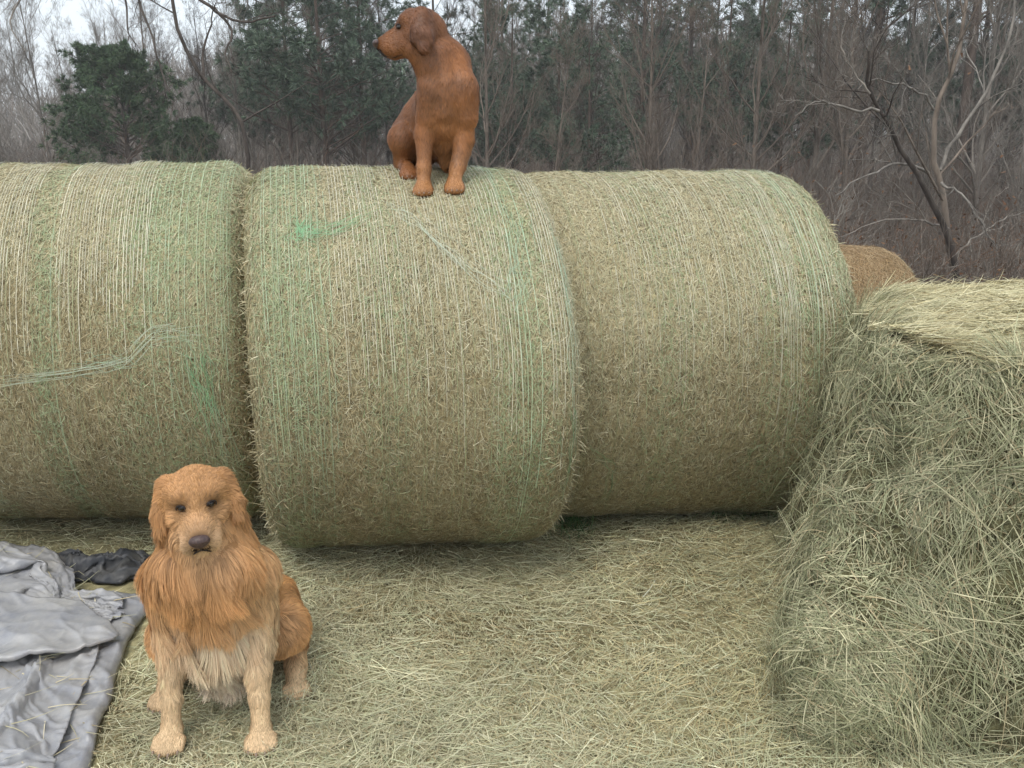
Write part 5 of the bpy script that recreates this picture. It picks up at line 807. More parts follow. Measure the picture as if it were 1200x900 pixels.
5 1 1 0 -2 0 0 -1 -2 -1 -1 0 0 0 0 0 1 1 2 2 2 2 1 1 -1 0 0 0 1 1 1 1 -5 -4 -3 -3 0 0 0 0 0 0 0 0 3 -3 6 0 1 3 5 0 4 -8 -5 -3 -2 2 1 -3
5 1 0 0 -4 1 0 1 -1 0 0 1 0 0 2 1 1 1 0 -2 -1 1 1 1 3 -1 -5 4 4 2 2 0 -5 -3 -2 -3 2 0 1 -1 -3 -4 -3 -2 -1 1 7 2 2 2 4 0 3 -6 -5 -4 -4 -1 3 0
-6 1 2 2 4 -5 0 1 2 0 0 0 1 2 1 1 0 0 0 1 0 -2 2 4 1 0 -6 -3 7 -4 -1 1 -1 2 2 1 1 1 0 0 -2 -3 -5 -5 -4 -3 4 6 2 3 3 1 0 -3 -4 -3 -5 -4 0 3
6 -1 1 2 3 -1 -3 0 0 2 0 1 1 1 0 1 0 0 1 0 1 4 2 2 0 -1 -2 -6 0 7 2 2 1 2 1 2 1 0 0 -1 -3 -4 -6 -7 -6 -6 -2 4 5 4 3 1 -3 0 -2 -2 -3 -4 -4 0
3 2 2 1 0 0 -1 -1 0 -1 0 0 1 1 2 2 2 2 1 0 1 0 0 0 -7 -1 -1 5 3 2 1 1 2 0 0 1 2 1 2 -2 -3 -6 -6 -6 -3 -3 -6 0 3 4 4 2 -5 2 -3 -1 -2 -3 0 -4
-1 0 0 0 0 0 0 1 3 -3 -1 -1 -1 0 1 0 1 5 -2 0 1 0 1 4 -5 1 -2 0 2 2 2 3 3 -2 0 0 1 2 3 -4 0 -4 -6 -6 -3 -2 0 1 -2 4 2 2 0 -3 -3 0 -3 -3 2 0
0 -2 0 1 1 1 5 -2 -4 -2 0 0 1 3 -1 0 1 -4 0 1 0 1 0 3 -3 1 1 3 5 -2 1 0 1 2 2 4 -3 -2 -1 3 -6 -4 -4 -4 -4 -1 1 2 1 2 1 -1 4 -2 -6 -2 -3 -2 1 0
11 -4 -4 -1 0 5 -5 -3 -2 0 1 1 2 2 1 1 0 -2 0 -1 -1 -1 -1 0 2 1 3 3 5 -1 1 2 2 3 1 1 -1 -3 -3 -4 -3 -1 -1 -4 -4 -2 0 1 2 2 1 -6 4 0 -3 -7 -2 -1 4 -2
-4 -2 4 1 -1 -2 -4 -2 1 0 4 3 2 2 1 -1 -2 -4 2 -1 -2 -1 -2 0 1 2 2 3 3 3 2 3 3 1 1 -1 -1 -2 -3 -4 -5 -1 0 -3 -4 -4 -1 0 2 0 2 -7 2 0 0 -4 -2 -3 3 1
-4 0 1 2 4 2 -1 0 0 -3 5 2 5 0 -5 -3 -1 2 4 -6 -2 -2 -1 4 3 2 3 2 3 2 -1 -5 1 1 1 2 1 -5 -3 2 2 1 -4 -2 -4 -6 -1 -3 -1 -6 2 -1 -1 -1 0 0 0 -4 -1 3
5 -3 0 -1 2 4 -2 1 1 3 5 7 3 -2 -6 -5 1 6 1 -5 -4 -1 -2 -3 2 2 2 4 4 4 4 -7 -2 -1 -1 0 0 1 3 5 1 2 -2 -4 -4 -8 -3 -1 -4 -6 -1 2 -7 -2 -1 0 4 0 -4 -1
2 0 -1 -2 -1 1 2 4 4 5 4 7 1 -2 -5 -6 5 -1 -6 7 -6 -2 -3 -2 2 4 4 3 2 4 1 -5 -3 -2 -1 -1 4 3 4 0 2 1 1 1 -7 -9 -7 -3 -2 -5 -2 -1 -5 -6 -1 1 0 5 -2 -4
6 -3 -2 -1 2 4 4 5 6 4 5 1 -2 -2 -4 -4 -4 -10 1 6 6 -4 -2 2 1 1 5 3 2 1 0 -2 -3 -3 -2 -1 1 3 5 6 4 3 1 -2 -6 -11 -10 -3 -6 -5 -4 -5 -1 -3 0 1 -3 1 3 -3
-10 -1 3 0 0 3 4 5 4 5 4 -5 -3 -3 -4 -4 5 4 0 -2 4 7 1 0 -2 -3 -8 1 1 1 1 3 -3 1 -2 2 1 1 4 6 5 7 -2 2 -5 -13 -8 -5 -5 -9 -6 -5 0 0 1 -1 1 1 0 -1
-2 0 0 2 -1 2 4 3 4 3 4 -5 -6 -3 -2 -1 0 6 8 2 2 2 0 2 0 -6 -2 -8 2 4 -2 0 0 1 1 2 2 4 5 5 4 9 -4 1 -10 -4 -7 -7 -9 -4 -6 -9 -2 0 1 -2 2 4 -3 -1
-2 1 1 0 -2 2 2 4 4 4 -5 -5 -2 1 -1 1 -1 0 8 2 -1 1 1 2 1 6 -8 -5 5 -5 1 1 1 2 2 2 3 6 4 5 9 4 -4 -4 -6 -13 -5 -2 -7 -8 -5 -3 -6 -3 1 -1 5 0 4 -5
-1 1 0 -2 0 0 2 6 3 -5 -3 -1 0 1 2 1 1 -8 3 2 3 3 2 2 -1 6 -4 7 -6 7 -2 3 -1 4 1 0 1 5 5 8 6 -5 -8 -3 -5 -5 -7 -6 -5 -5 -8 -2 -1 -6 2 -2 6 1 0 1
-9 2 4 2 1 -1 -2 6 -3 -2 -3 5 2 0 0 1 -4 -4 -5 2 2 2 3 4 3 5 8 9 -5 6 1 0 -1 -2 2 0 3 5 7 6 -1 -9 -6 -7 -4 -6 -6 -2 -2 -7 -2 -7 -2 -3 2 3 -2 0 0 1
-4 0 0 0 2 2 1 3 1 -1 -7 -1 0 0 0 1 4 -5 0 1 4 0 7 6 6 6 8 8 -3 -2 -1 -1 1 2 3 3 4 5 5 0 -4 -6 -6 -8 -7 -7 -5 -2 0 -3 -4 -3 -6 -1 2 3 -1 -2 -3 1
1 -1 0 1 1 1 1 1 1 2 -7 -1 0 3 -3 4 -4 1 2 3 2 1 7 6 5 5 9 9 -3 -1 -1 2 2 2 3 3 2 6 4 2 -5 -5 -9 -10 -9 -9 -4 -5 -1 -2 -4 -3 -5 2 3 1 -5 -1 0 2
-1 0 0 0 1 1 1 0 1 0 0 4 -4 -1 1 2 4 2 3 2 1 1 0 3 5 6 9 7 1 0 1 -1 -2 2 3 4 4 4 4 3 -1 2 -12 -13 -8 -9 -6 -6 -4 -2 -7 -2 -4 4 2 1 -5 -2 -1 0
7 -4 2 4 0 0 0 -1 0 0 1 4 -5 2 3 4 4 2 3 1 1 0 0 0 2 5 7 4 -3 1 1 3 5 7 7 6 6 5 3 1 -2 -6 -9 -14 -8 -12 -7 -6 -4 -3 -7 -7 -1 -2 6 -1 1 -3 -1 -2
2 4 3 1 0 0 -1 -1 -1 0 1 -2 4 3 4 4 4 2 2 1 0 0 0 0 0 2 1 1 4 5 6 8 8 8 7 6 4 2 1 1 -3 -7 -10 -15 -17 -8 -6 -7 -7 -4 -5 -4 -7 0 1 1 2 1 -1 -2
-2 4 2 -2 -1 0 0 1 1 2 1 3 -2 4 0 3 5 3 0 4 2 -3 3 3 4 2 3 4 5 6 6 6 4 7 10 7 4 2 0 -1 -7 -12 -9 -14 -11 -16 -1 -8 -7 -8 -6 -3 -2 -1 0 -1 0 0 3 -1
2 0 0 2 1 2 3 1 0 5 -2 -1 0 0 1 1 1 2 2 2 2 7 5 4 5 2 3 2 2 5 6 8 8 9 8 8 1 -2 3 -2 -11 -11 -9 -14 -8 -16 -3 -10 -8 -8 -6 -5 -2 4 2 -2 0 -3 -1 1
12 -1 1 1 2 2 3 1 -3 2 0 -3 1 1 1 0 1 0 1 1 3 0 5 4 8 6 -2 4 4 7 10 9 9 9 8 5 -3 -1 2 -3 -11 -11 -12 -14 -10 -9 -10 -7 -9 -6 -6 -6 -2 0 5 1 -1 -2 -4 -2
11 1 1 3 2 1 0 -3 -3 -1 -1 1 1 2 2 1 0 0 -1 -1 -2 4 2 3 5 9 6 3 10 10 9 9 8 7 5 2 0 -2 -2 -4 -8 -11 -13 -15 -14 -7 -13 -7 -7 -9 -5 -1 -3 -1 0 4 1 -1 -4 -5
-6 5 5 3 -1 -1 -7 -5 -3 0 1 1 2 2 2 2 1 1 1 1 4 -1 0 2 6 8 9 8 9 10 8 7 6 5 2 1 0 -3 -4 -5 -7 -9 -12 -13 -13 -8 -11 -8 -7 -5 -7 0 1 -1 -1 -1 3 -1 -1 -6
-3 4 2 1 -6 2 -7 -2 -1 -1 0 1 2 2 1 2 1 1 2 5 0 1 3 1 6 7 8 10 8 9 6 6 4 2 -1 2 -2 -3 -2 -3 -6 -9 -8 -13 -10 -8 -8 -8 -4 -9 -6 0 5 1 -1 -3 -2 -1 1 -3
-2 -3 -2 0 -3 3 -2 0 -2 -1 -1 0 0 2 2 2 2 3 2 2 2 1 2 2 7 6 9 8 9 6 4 4 2 2 1 -2 -3 -2 -2 -2 -5 -7 -7 -8 -5 -7 -7 -8 -11 -8 2 -2 1 6 0 -4 -3 -2 -1 -4
-17 -1 2 2 4 -4 1 1 0 1 -1 -1 -3 1 3 2 2 1 1 2 2 4 3 4 4 8 8 7 5 3 3 2 2 1 1 -3 -2 -1 -1 -2 -3 -4 -1 -4 -7 -8 -10 -10 -9 1 -2 2 -1 0 5 -2 -4 -2 -2 -5
2 10 0 -5 -9 -2 8 -7 -1 0 0 0 0 1 0 1 1 2 2 4 7 5 5 4 5 4 2 4 1 2 2 2 2 1 2 -4 -1 -1 1 1 0 -3 -3 -5 -7 -7 -9 -7 -7 -1 6 2 -2 -3 3 1 -2 -3 -2 -5
15 -4 -9 -8 -1 7 -5 2 -3 0 0 0 0 0 0 0 0 0 1 3 6 6 2 3 3 4 2 2 1 2 3 0 2 2 2 0 -1 0 1 1 -1 -1 -2 -1 -6 -7 -6 -6 -9 3 4 0 2 -3 -2 4 -3 -2 -2 -3
-5 -10 -6 -1 5 2 -2 -4 1 -1 0 0 2 0 2 1 -4 -1 0 0 1 5 6 4 4 3 -2 1 1 0 0 2 3 0 3 0 1 2 2 2 1 1 -1 -2 -4 -6 -6 -10 -2 1 0 0 3 -1 -2 0 -2 -1 -1 -1
-8 -6 -3 1 1 3 -4 0 0 0 0 0 0 0 0 1 4 -1 -4 0 0 1 2 3 3 4 4 7 2 0 -1 -3 -2 -2 3 5 6 3 1 1 0 -1 0 -2 -2 -5 -7 -10 2 2 -1 1 0 -2 0 -1 -4 -2 -2 -1
-4 -4 0 -1 4 -3 0 0 1 -1 0 0 0 0 0 0 0 6 -3 4 3 2 2 2 2 0 -2 -1 -1 -1 -1 0 2 3 2 2 3 2 3 2 1 0 0 -1 -2 -4 -6 -9 6 0 1 0 0 -2 -1 0 -5 -1 -3 -3
-2 -2 1 1 -1 2 -3 0 0 0 0 0 0 0 0 0 0 0 6 -2 4 -3 0 2 2 -6 -1 -1 -1 0 0 2 2 2 4 1 2 1 2 3 2 2 2 0 0 -2 -4 -9 6 1 0 0 1 0 -1 -1 -4 -1 -3 -2
-2 2 -2 1 0 0 1 -2 0 0 0 0 0 0 0 0 0 3 -3 1 2 3 -4 -2 0 4 -4 0 0 0 0 2 -2 0 0 0 1 1 2 2 2 3 5 1 2 1 -2 -7 1 1 0 1 2 2 0 -1 -1 -3 -2 -2
0 0 0 0 0 0 0 0 0 0 0 0 0 0 0 0 0 1 2 -3 1 4 -4 -1 0 3 -3 0 0 0 0 0 0 0 0 0 0 1 0 1 1 1 2 4 3 3 2 -6 4 -1 -1 0 1 0 0 -1 -1 -2 -3 2
0 0 0 0 0 0 0 0 0 0 0 0 0 0 0 1 1 -1 0 1 -2 3 0 -1 -2 0 1 -1 0 0 0 0 0 0 0 0 0 0 0 3 -3 0 1 3 3 4 2 2 2 -1 2 0 1 -1 -1 0 -1 -2 -2 -3
0 0 0 0 0 0 0 0 0 0 0 0 0 0 0 0 0 0 0 0 0 0 0 0 0 0 0 0 0 0 0 0 0 0 0 0 0 0 0 5 -5 0 0 0 2 3 4 6 1 1 1 -1 0 4 -2 0 -1 -1 -2 -2
"""
def tarp_points():
    st = np.array(TARP_STEPS.split(), dtype=int).reshape(3, 105, 60); st[:, :, 0] = np.cumsum(st[:, :, 0], 1)
    return np.moveaxis(np.cumsum(st, 2), 0, -1) * .003
TP = tarp_points()
TP[..., 2] = TP[..., 2] * (.62 - .34 * np.clip((TP[..., 1] - 2.40) / .25, 0, 1)) + .030; TP[..., 0] -= .03
M_TARP = mat('tarp_cloth', .32, attr=False, spec=.5, noise=dict(scale=6, c0=(.215, .222, .25), c1=(.43, .415, .39), lo=.34, hi=.70, detail=10, rough=.75, bump=.5, dist=.006))
M_BLACK = mat('black_plastic', .45, attr=False, spec=.35, noise=dict(scale=14, c0=(.035, .037, .042), c1=(.12, .115, .105), lo=.45, hi=.75, detail=8, bump=.2, dist=.005))
def smooth_grid(P):
    """one round of midpoint refinement, so that the folds stay round"""
    for ax in (0, 1):
        P = np.moveaxis(P, ax, 0); n = len(P); Q = np.empty((2 * n - 1,) + P.shape[1:]); Q[::2] = P; Q[1::2] = (P[:-1] + P[1:]) / 2
        Q[3:-3:2] = (-P[:-3] + 9 * P[1:-2] + 9 * P[2:-1] - P[3:]) / 16
        P = np.moveaxis(Q, 0, ax)
    return P
tarp = empty('tarp', (-1.6, 2.5, 0))
off = np.array([-1.6, 2.5, 0])
SP = smooth_grid(smooth_grid(TP)); nu_, nv_ = SP.shape[:2]
UV_ = np.stack(np.meshgrid(np.arange(nu_) * .0065, np.arange(nv_) * .0065, indexing='ij') + [np.zeros((nu_, nv_))], -1)
def crinkle(q, seed):
    q = q + .02 * vnoise(q * 11, seed + 7)[..., None] * np.array([1, -1, 0])
    rot = q @ np.array([[.8, .6, 0], [-.6, .8, 0], [0, 0, 1]]); rd_ = lambda p, k: (1 - np.abs(vnoise(p, k))) ** 5
    return rd_(q * [7, 5, 1], seed) * .010 + rd_(q * [17, 21, 1] + 5, seed + 1) * .006 + rd_(rot * [5, 15, 1], seed + 2) * .011 + rd_(rot * [24, 9, 1], seed + 3) * .005
SP[..., 2] += crinkle(UV_, 51)
# the cloth is doubled: a flat lower layer spread on the hay below the bunched one
edge = np.array([at_z(*p)[:2] for p in ((96, 940), (112, 880), (126, 830), (141, 780), (150, 750), (166, 728), (184, 703))])
ys = np.linspace(edge[0, 1], edge[-1, 1], 150); xe = np.interp(ys, edge[:, 1], edge[:, 0]) + .006 * vnoise(np.stack([ys * 9, 0 * ys, 0 * ys], -1), 3)
wf = np.linspace(0, 1, 150) ** 1.2; LX = xe[:, None] - wf[None] * (xe[:, None] + 2.7); LY = np.repeat(ys[:, None], 150, 1)
LZ = terrain(LX, LY) + .030 + .008 * fbm(np.stack([LX * 5, LY * 7, 0 * LX], -1), 12, 3) + crinkle(np.stack([LX, LY, 0 * LX], -1), 61) + .012 * np.sin(LY * 30 + 3 * LX + 2 * vnoise(np.stack([LX * 3, LY * 3, 0 * LX], -1), 5)) * np.exp(-((LY - 2.05) / .13) ** 2)
LZ[:, 0] -= .022; LZ[:, 1] -= .012; LZ[:, 2] -= .006
LV = np.stack([LX, LY, LZ], -1).reshape(-1, 3); LF = grid_faces(150, 150)[:, ::-1]
SV = SP.reshape(-1, 3); SF = grid_faces(nu_, nv_)
me = np_mesh('lower_sheet', LV - off, LF); o = link('lower_sheet', me, M_TARP, tarp)
md = o.modifiers.new('thick', 'SOLIDIFY'); md.thickness = .003
me = np_mesh('bunched_sheet', SV - off, SF); o = link('bunched_sheet', me, M_TARP, tarp)
md = o.modifiers.new('thick', 'SOLIDIFY'); md.thickness = .003
tag(tarp, 'silver-grey tarp lying bunched in thick folds on the hay beside the golden dog', 'tarp')
# one more fold of the cloth laid forward over the flat part
hm = {}
for p_ in SV[::5]:
    k_ = (int(p_[0] // .03), int(p_[1] // .03)); hm[k_] = max(hm.get(k_, 0), p_[2])
def cloth_z(x, y):
    return max(hm.get((int(x // .03) + i_, int(y // .03) + j_), .045) for i_ in (-1, 0, 1) for j_ in (-1, 0, 1))
FX = np.linspace(-2.5, -1.285, 200); yf = np.interp(FX, [-2.5, -1.9, -1.62, -1.42, -1.33, -1.285], [2.26, 2.265, 2.27, 2.33, 2.39, 2.44]) + .008 * vnoise(np.stack([FX * 8, 0 * FX, 0 * FX], -1), 3)
yb = np.interp(FX, [-2.5, -1.5, -1.285], [2.72, 2.66, 2.47]); fv = np.linspace(0, 1, 60)
base_ = np.array([[cloth_z(x, y0 + (y1 - y0) * f) for f in fv] for x, y0, y1 in zip(FX, yf, yb)])
for _ in range(10):
    base_[:, 1:-1] = (base_[:, :-2] + base_[:, 1:-1] + base_[:, 2:]) / 3; base_[1:-1] = (base_[:-2] + base_[1:-1] + base_[2:]) / 3
th = np.interp(FX, [-2.5, -1.5, -1.285], [.020, .018, .008])
FY = yf[:, None] + (yb - yf)[:, None] * fv[None]; FZ = base_ + th[:, None] * np.exp(-(fv / .25) ** 2)[None] + .008 + .55 * crinkle(np.stack([np.repeat(FX[:, None], 60, 1), FY, 0 * FY], -1), 71)
# the rolled front of the fold and its return underneath
ar_ = np.linspace(math.pi, 0, 7)[:-1]; ry = yf[:, None] - np.sin(ar_)[None] * th[:, None] * .35
rz = FZ[:, :1] - th[:, None] * (1 + np.cos(math.pi - ar_))[None] * .5
PX = np.repeat(FX[:, None], 66, 1); PV_ = np.stack([PX, np.concatenate([ry, FY], 1), np.concatenate([rz, FZ], 1)], -1)
me = np_mesh('folded_flap', PV_.reshape(-1, 3) - off, grid_faces(200, 66)); o = link('folded_flap', me, M_TARP, tarp)
md = o.modifiers.new('thick', 'SOLIDIFY'); md.thickness = .003
# black plastic crumpled behind it
bx, by = np.meshgrid(np.linspace(-1, 1, 60), np.linspace(-1, 1, 34), indexing='ij')
q = np.stack([bx * 2.2, by * 2.0, 0 * bx], -1)
ridge = np.abs(vnoise(q * 1.3, 31)) + .5 * np.abs(vnoise(q * 2.6 + .4, 32)) + .22 * np.abs(vnoise(q * 5, 33))
rim_ = np.clip(1 - np.maximum(np.abs(bx), np.abs(by)) ** 4, 0, 1)
BX = -1.62 + bx * .22 + .03 * vnoise(q * 1.5, 34); BY = 3.02 + by * .095 + .03 * vnoise(q * 1.5, 35)
BZ = terrain(BX, BY) + .012 + (.085 - .075 * ridge) * rim_
sheet = link('plastic_sheet', np_mesh('plastic_sheet', np.stack([BX + 1.6, BY - 3.03, BZ], -1).reshape(-1, 3), grid_faces(60, 34)), M_BLACK); sheet.location = (-1.6, 3.03, 0)
md = sheet.modifiers.new('thick', 'SOLIDIFY'); md.thickness = .003
tag(sheet, 'crumpled black plastic sheet lying behind the silver-grey tarp', 'plastic sheet')
# a few stems blown onto the tarp
def on_tarp():
    n = 900; k = rng.integers(0, len(SV), n); P = SV[k] + np.array([0, 0, .006]); k2 = rng.integers(0, len(LV), 240); P = np.concatenate([P, LV[k2] + np.array([0, 0, .008])]); n = len(P)
    bias = rng.random(n) < np.where(np.abs(P[:, 1] - 2.27) < .1, 1, .35); P = P[bias]; n = len(P); th = rng.normal(.2, .9, n)
    return strands(P, np.stack([np.cos(th), np.sin(th), rng.normal(.05, .1, n)], -1), norm(np.array([0, 0, 1]) + rng.normal(0, .4, (n, 3))), rng.normal(0, .12, (n, 3)), rng.uniform(.03, .12, n), .003, palette(n, HAYC, HAYW), 3, .3)
V, F, C = on_tarp()
o = link('hay_on_tarp', np_mesh('hay_on_tarp', V, F, C), M_HAY); tag(o, 'scattered hay stems fallen on the silver-grey tarp', 'loose hay', None, 'stuff')

# ------------------------------------------------------------------ dogs
from mathutils.kdtree import KDTree
def seg_dist(P, a, ra, b, rb):
    ab = b - a; t = np.clip(((P - a) @ ab) / max(ab @ ab, 1e-9), 0, 1)
    return np.linalg.norm(P - a - t[:, None] * ab, axis=1) - (ra + (rb - ra) * t)

class Dog:
    def __init__(self, name, loc, rz, K=.006):
        self.root = empty(name, loc, rz); self.caps = []; self.K = K; self.bald = []; self.dark = []
    def cap(self, a, ra, b, rb, L, col, flow, droop=.2, mirror=False):
        self.caps.append((np.array(a, float), ra, np.array(b, float), rb, L, np.array(col), norm(np.array(flow, float)), droop))
        if mirror:
            f = np.array([-1, 1, 1.0])
            self.caps.append((np.array(a, float) * f, ra, np.array(b, float) * f, rb, L, np.array(col), norm(np.array(flow, float) * f), droop))
    def dists(self, P): return np.stack([seg_dist(P, c[0], c[1], c[2], c[3]) for c in self.caps], 1)
    def sdf(self, P):
        out = np.empty(len(P))
        for i in range(0, len(P), 150000):
            d = self.dists(P[i:i + 150000]); m = d.min(1, keepdims=True)
            out[i:i + 150000] = m[:, 0] - self.K * np.log(np.exp(-(d - m) / self.K).sum(1))
        return out
    def grad(self, P, e=.003):
        g = np.stack([self.sdf(P + np.eye(3)[i] * e) - self.sdf(P - np.eye(3)[i] * e) for i in range(3)], 1)
        return norm(g)
    def project(self, P, it=3):
        P = np.array(P, float)
        for _ in range(it): P = P - self.grad(P) * self.sdf(P)[:, None] * .9
        return P
    def mesh(self, vox=.008):
        lo = np.min([np.minimum(c[0] - c[1], c[2] - c[3]) for c in self.caps], 0) - .03
        hi = np.max([np.maximum(c[0] + c[1], c[2] + c[3]) for c in self.caps], 0) + .03
        n = np.ceil((hi - lo) / vox).astype(int) + 1
        g = np.stack(np.meshgrid(*[lo[i] + np.arange(n[i]) * vox for i in range(3)], indexing='ij'), -1)
        # coarse reject: only evaluate near the capsules
        D = self.sdf(g.reshape(-1, 3)).reshape(n)
        ins = D < 0
        acc = np.zeros(tuple(n - 1) + (3,)); cnt = np.zeros(tuple(n - 1))
        cor = [(i, j, k) for i in (0, 1) for j in (0, 1) for k in (0, 1)]
        sl = lambda c: tuple(slice(c[i], n[i] - 1 + c[i]) for i in range(3))
        for c1 in cor:
            for ax in range(3):
                if c1[ax]: continue
                c2 = list(c1); c2[ax] = 1; c2 = tuple(c2)
                d1, d2 = D[sl(c1)], D[sl(c2)]; x = (d1 < 0) != (d2 < 0)
                t = np.where(x, d1 / np.where(x, d1 - d2, 1), 0)
                for i in range(3): acc[..., i] += np.where(x, c1[i] + (t if i == ax else 0), 0)
                cnt += x
        has = cnt > 0; idx = -np.ones(tuple(n - 1), int); idx[has] = np.arange(has.sum())
        cell = np.argwhere(has); V = lo + (cell + acc[has] / cnt[has][:, None]) * vox
        quads = []
        for ax in range(3):
            o = [1, 1, 1]; o[ax] = 0
            a1, a2 = [i for i in range(3) if i != ax]
            s1 = [slice(1, n[i] - 1) for i in range(3)]; s1[ax] = slice(0, n[ax] - 1); s2 = list(s1); s2[ax] = slice(1, n[ax])
            A_, B_ = ins[tuple(s1)], ins[tuple(s2)]
            for flip in (False, True):
                e = np.argwhere((A_ & ~B_) if not flip else (~A_ & B_))
                if not len(e): continue
                e = e + np.array(o)
                def c(d1, d2):
                    q = e.copy(); q[:, a1] += d1; q[:, a2] += d2; return idx[q[:, 0], q[:, 1], q[:, 2]]
                q = np.stack([c(-1, -1), c(0, -1), c(0, 0), c(-1, 0)], 1)
                if (ax == 1) ^ flip: q = q[:, ::-1]
                quads.append(q)
        Q = np.concatenate(quads); Q = Q[(Q >= 0).all(1)]
        V = self.project(V, 2)
        self.V, self.Q = V, Q
        return V, Q
    def attrs(self, P, k=.034):
        d = self.dists(P); w = np.exp(-(d - d.min(1, keepdims=True)) / k); w /= w.sum(1, keepdims=True)
        return (w @ np.array([c[4] for c in self.caps]), w @ np.array([c[5] for c in self.caps]), norm(w @ np.array([c[6] for c in self.caps])), w @ np.array([c[7] for c in self.caps]))
    def near(self, P, pts):
        out = np.zeros(len(P))
        for (p, r) in pts: out = np.maximum(out, np.clip(1.5 - np.linalg.norm(P - p, axis=1) / r, 0, 1))
        return out
    def build(self, n_fur, seed, width=(.0016, .0030), vox=.008, lock=.5, mat_fur=None, patch=.16, tuft=6):
        V, Q = self.mesh(vox); L, C, Fl, dr = self.attrs(V)
        dk = self.near(V, self.dark)[:, None]; C2 = C * .6 * (1 - dk) + np.array([.022, .013, .01]) * dk
        body = link('body', np_mesh('body', V, Q, C2), M_SKIN, self.root)
        # fur: blades rooted over the skin, laid along each limb
        p0, p1, p2, p3 = (V[Q[:, i]] for i in range(4))
        ar = np.linalg.norm(np.cross(p2 - p0, p3 - p1), axis=1); q = rng.choice(len(Q), n_fur, p=ar / ar.sum())
        u, v = rng.random((2, n_fur, 1)); P = (p0[q] * (1 - u) + p1[q] * u) * (1 - v) + (p3[q] * (1 - u) + p2[q] * u) * v
        L, C, Fl, dr = self.attrs(P)
        keep = self.near(P, self.bald) < rng.random(n_fur) * .4 + .2
        P, L, C, Fl, dr = P[keep], L[keep], C[keep], Fl[keep], dr[keep]
        # the last m hairs lead the tufts that the others lean into
        m = n_fur // tuft; n = len(P)
        o_ = np.argsort(np.where(rng.random(n) < np.clip(.016 / L, .7, 1) * .35, 1, 0) + rng.random(n) * .5); P, L, C, Fl, dr = P[o_], L[o_], C[o_], Fl[o_], dr[o_]
        N = self.grad(P)
        s1 = fbm(P * [30, 30, 11], seed, 2); s2 = fbm(P * [30, 30, 11] + 7.3, seed + 5, 2); s3 = fbm(P * 16 + 3, seed + 8, 3); s4 = fbm(P * 9 + 11, seed + 12, 3)
        T = norm(Fl - N * (Fl * N).sum(1, keepdims=True)); Sd = np.cross(N, T)
        lk = np.clip(L / .03, .3, 1.3)[:, None] * lock
        jit = np.full((n, 1), 1.0); jit[-m:] = 1.6
        D = norm(T + Sd * s1[:, None] * lk + Sd * rng.normal(0, .10, (n, 1)) * jit + N * (.30 + .18 * s2[:, None] * np.clip(L / .035, .4, 1)[:, None] + rng.normal(0, .05, (n, 1)) * jit))
        B = np.array([0, 0, -1.0]) * dr[:, None] - N * .17 + Sd * s2[:, None] * lk * .9
        LL = L * rng.uniform(.75, 1.12, n) * (1 + .25 * s3)
        kd = KDTree(m)
        for i_ in range(m): kd.insert(P[n - m + i_], i_)
        kd.balance()
        own = np.array([kd.find(p)[1] for p in P.tolist()]) + (n - m)
        tipc = P + (D + B) * LL[:, None]
        ctone = rng.normal(0, 1, n)
        pull = (tipc[own] - tipc) / LL[:, None]
        B = B + pull * rng.uniform(.35, .75, (n, 1)) * np.clip(1.6 / np.maximum(np.linalg.norm(pull, axis=1, keepdims=True), 1e-6), 0, 1)
        tone = np.clip(1 + patch * s4[:, None] + np.clip(.04 + 4.0 * L, .05, .15)[:, None] * ctone[own][:, None] + .16 * s3[:, None] + .10 * s1[:, None] * np.clip(L / .03, .3, 1)[:, None] + rng.normal(0, .06, (n, 1)), .4, 1.8)
        rim = self.near(P, [(p_, r_ * 1.7) for p_, r_ in self.dark])[:, None]; Cc = np.clip(C * tone * (1 - .45 * rim), .005, .85); kc = np.clip(L / .03, .35, 1)[:, None]; Ctip = np.clip(Cc * (1 + .22 * kc) + .012, 0, .9); Cc = Cc * (1 - .28 * kc)
        W = rng.uniform(*width, n) * np.clip(L / .025, .9, 1.25)
        V2, F2, C3 = strands(P - N * np.minimum(.002, L * .02)[:, None], D, norm(N + rng.normal(0, .16, (n, 3))), B, LL, W, Cc, 4, .12, C2=Ctip)
        fur = link('fur', np_mesh('fur', V2, F2, C3), mat_fur or M_FUR, self.root); fur['kind'] = 'stuff'
        return body

def ellipsoid(name, c, rad, axes, m, parent, seg=20, shape=None):
    bm = bmesh.new(); bmesh.ops.create_uvsphere(bm, u_segments=seg, v_segments=seg // 2 + 2, radius=1)
    M = Matrix(np.array(axes).T.tolist())
    for v in bm.verts:
        p = np.array(v.co)
        if shape: p = shape(p)
        p = p * rad; v.co = Vector(M @ Vector(p)) + Vector(c)
    for f in bm.faces: f.smooth = True
    me = bpy.data.meshes.new(name); bm.to_mesh(me); bm.free(); return link(name, me, m, parent)

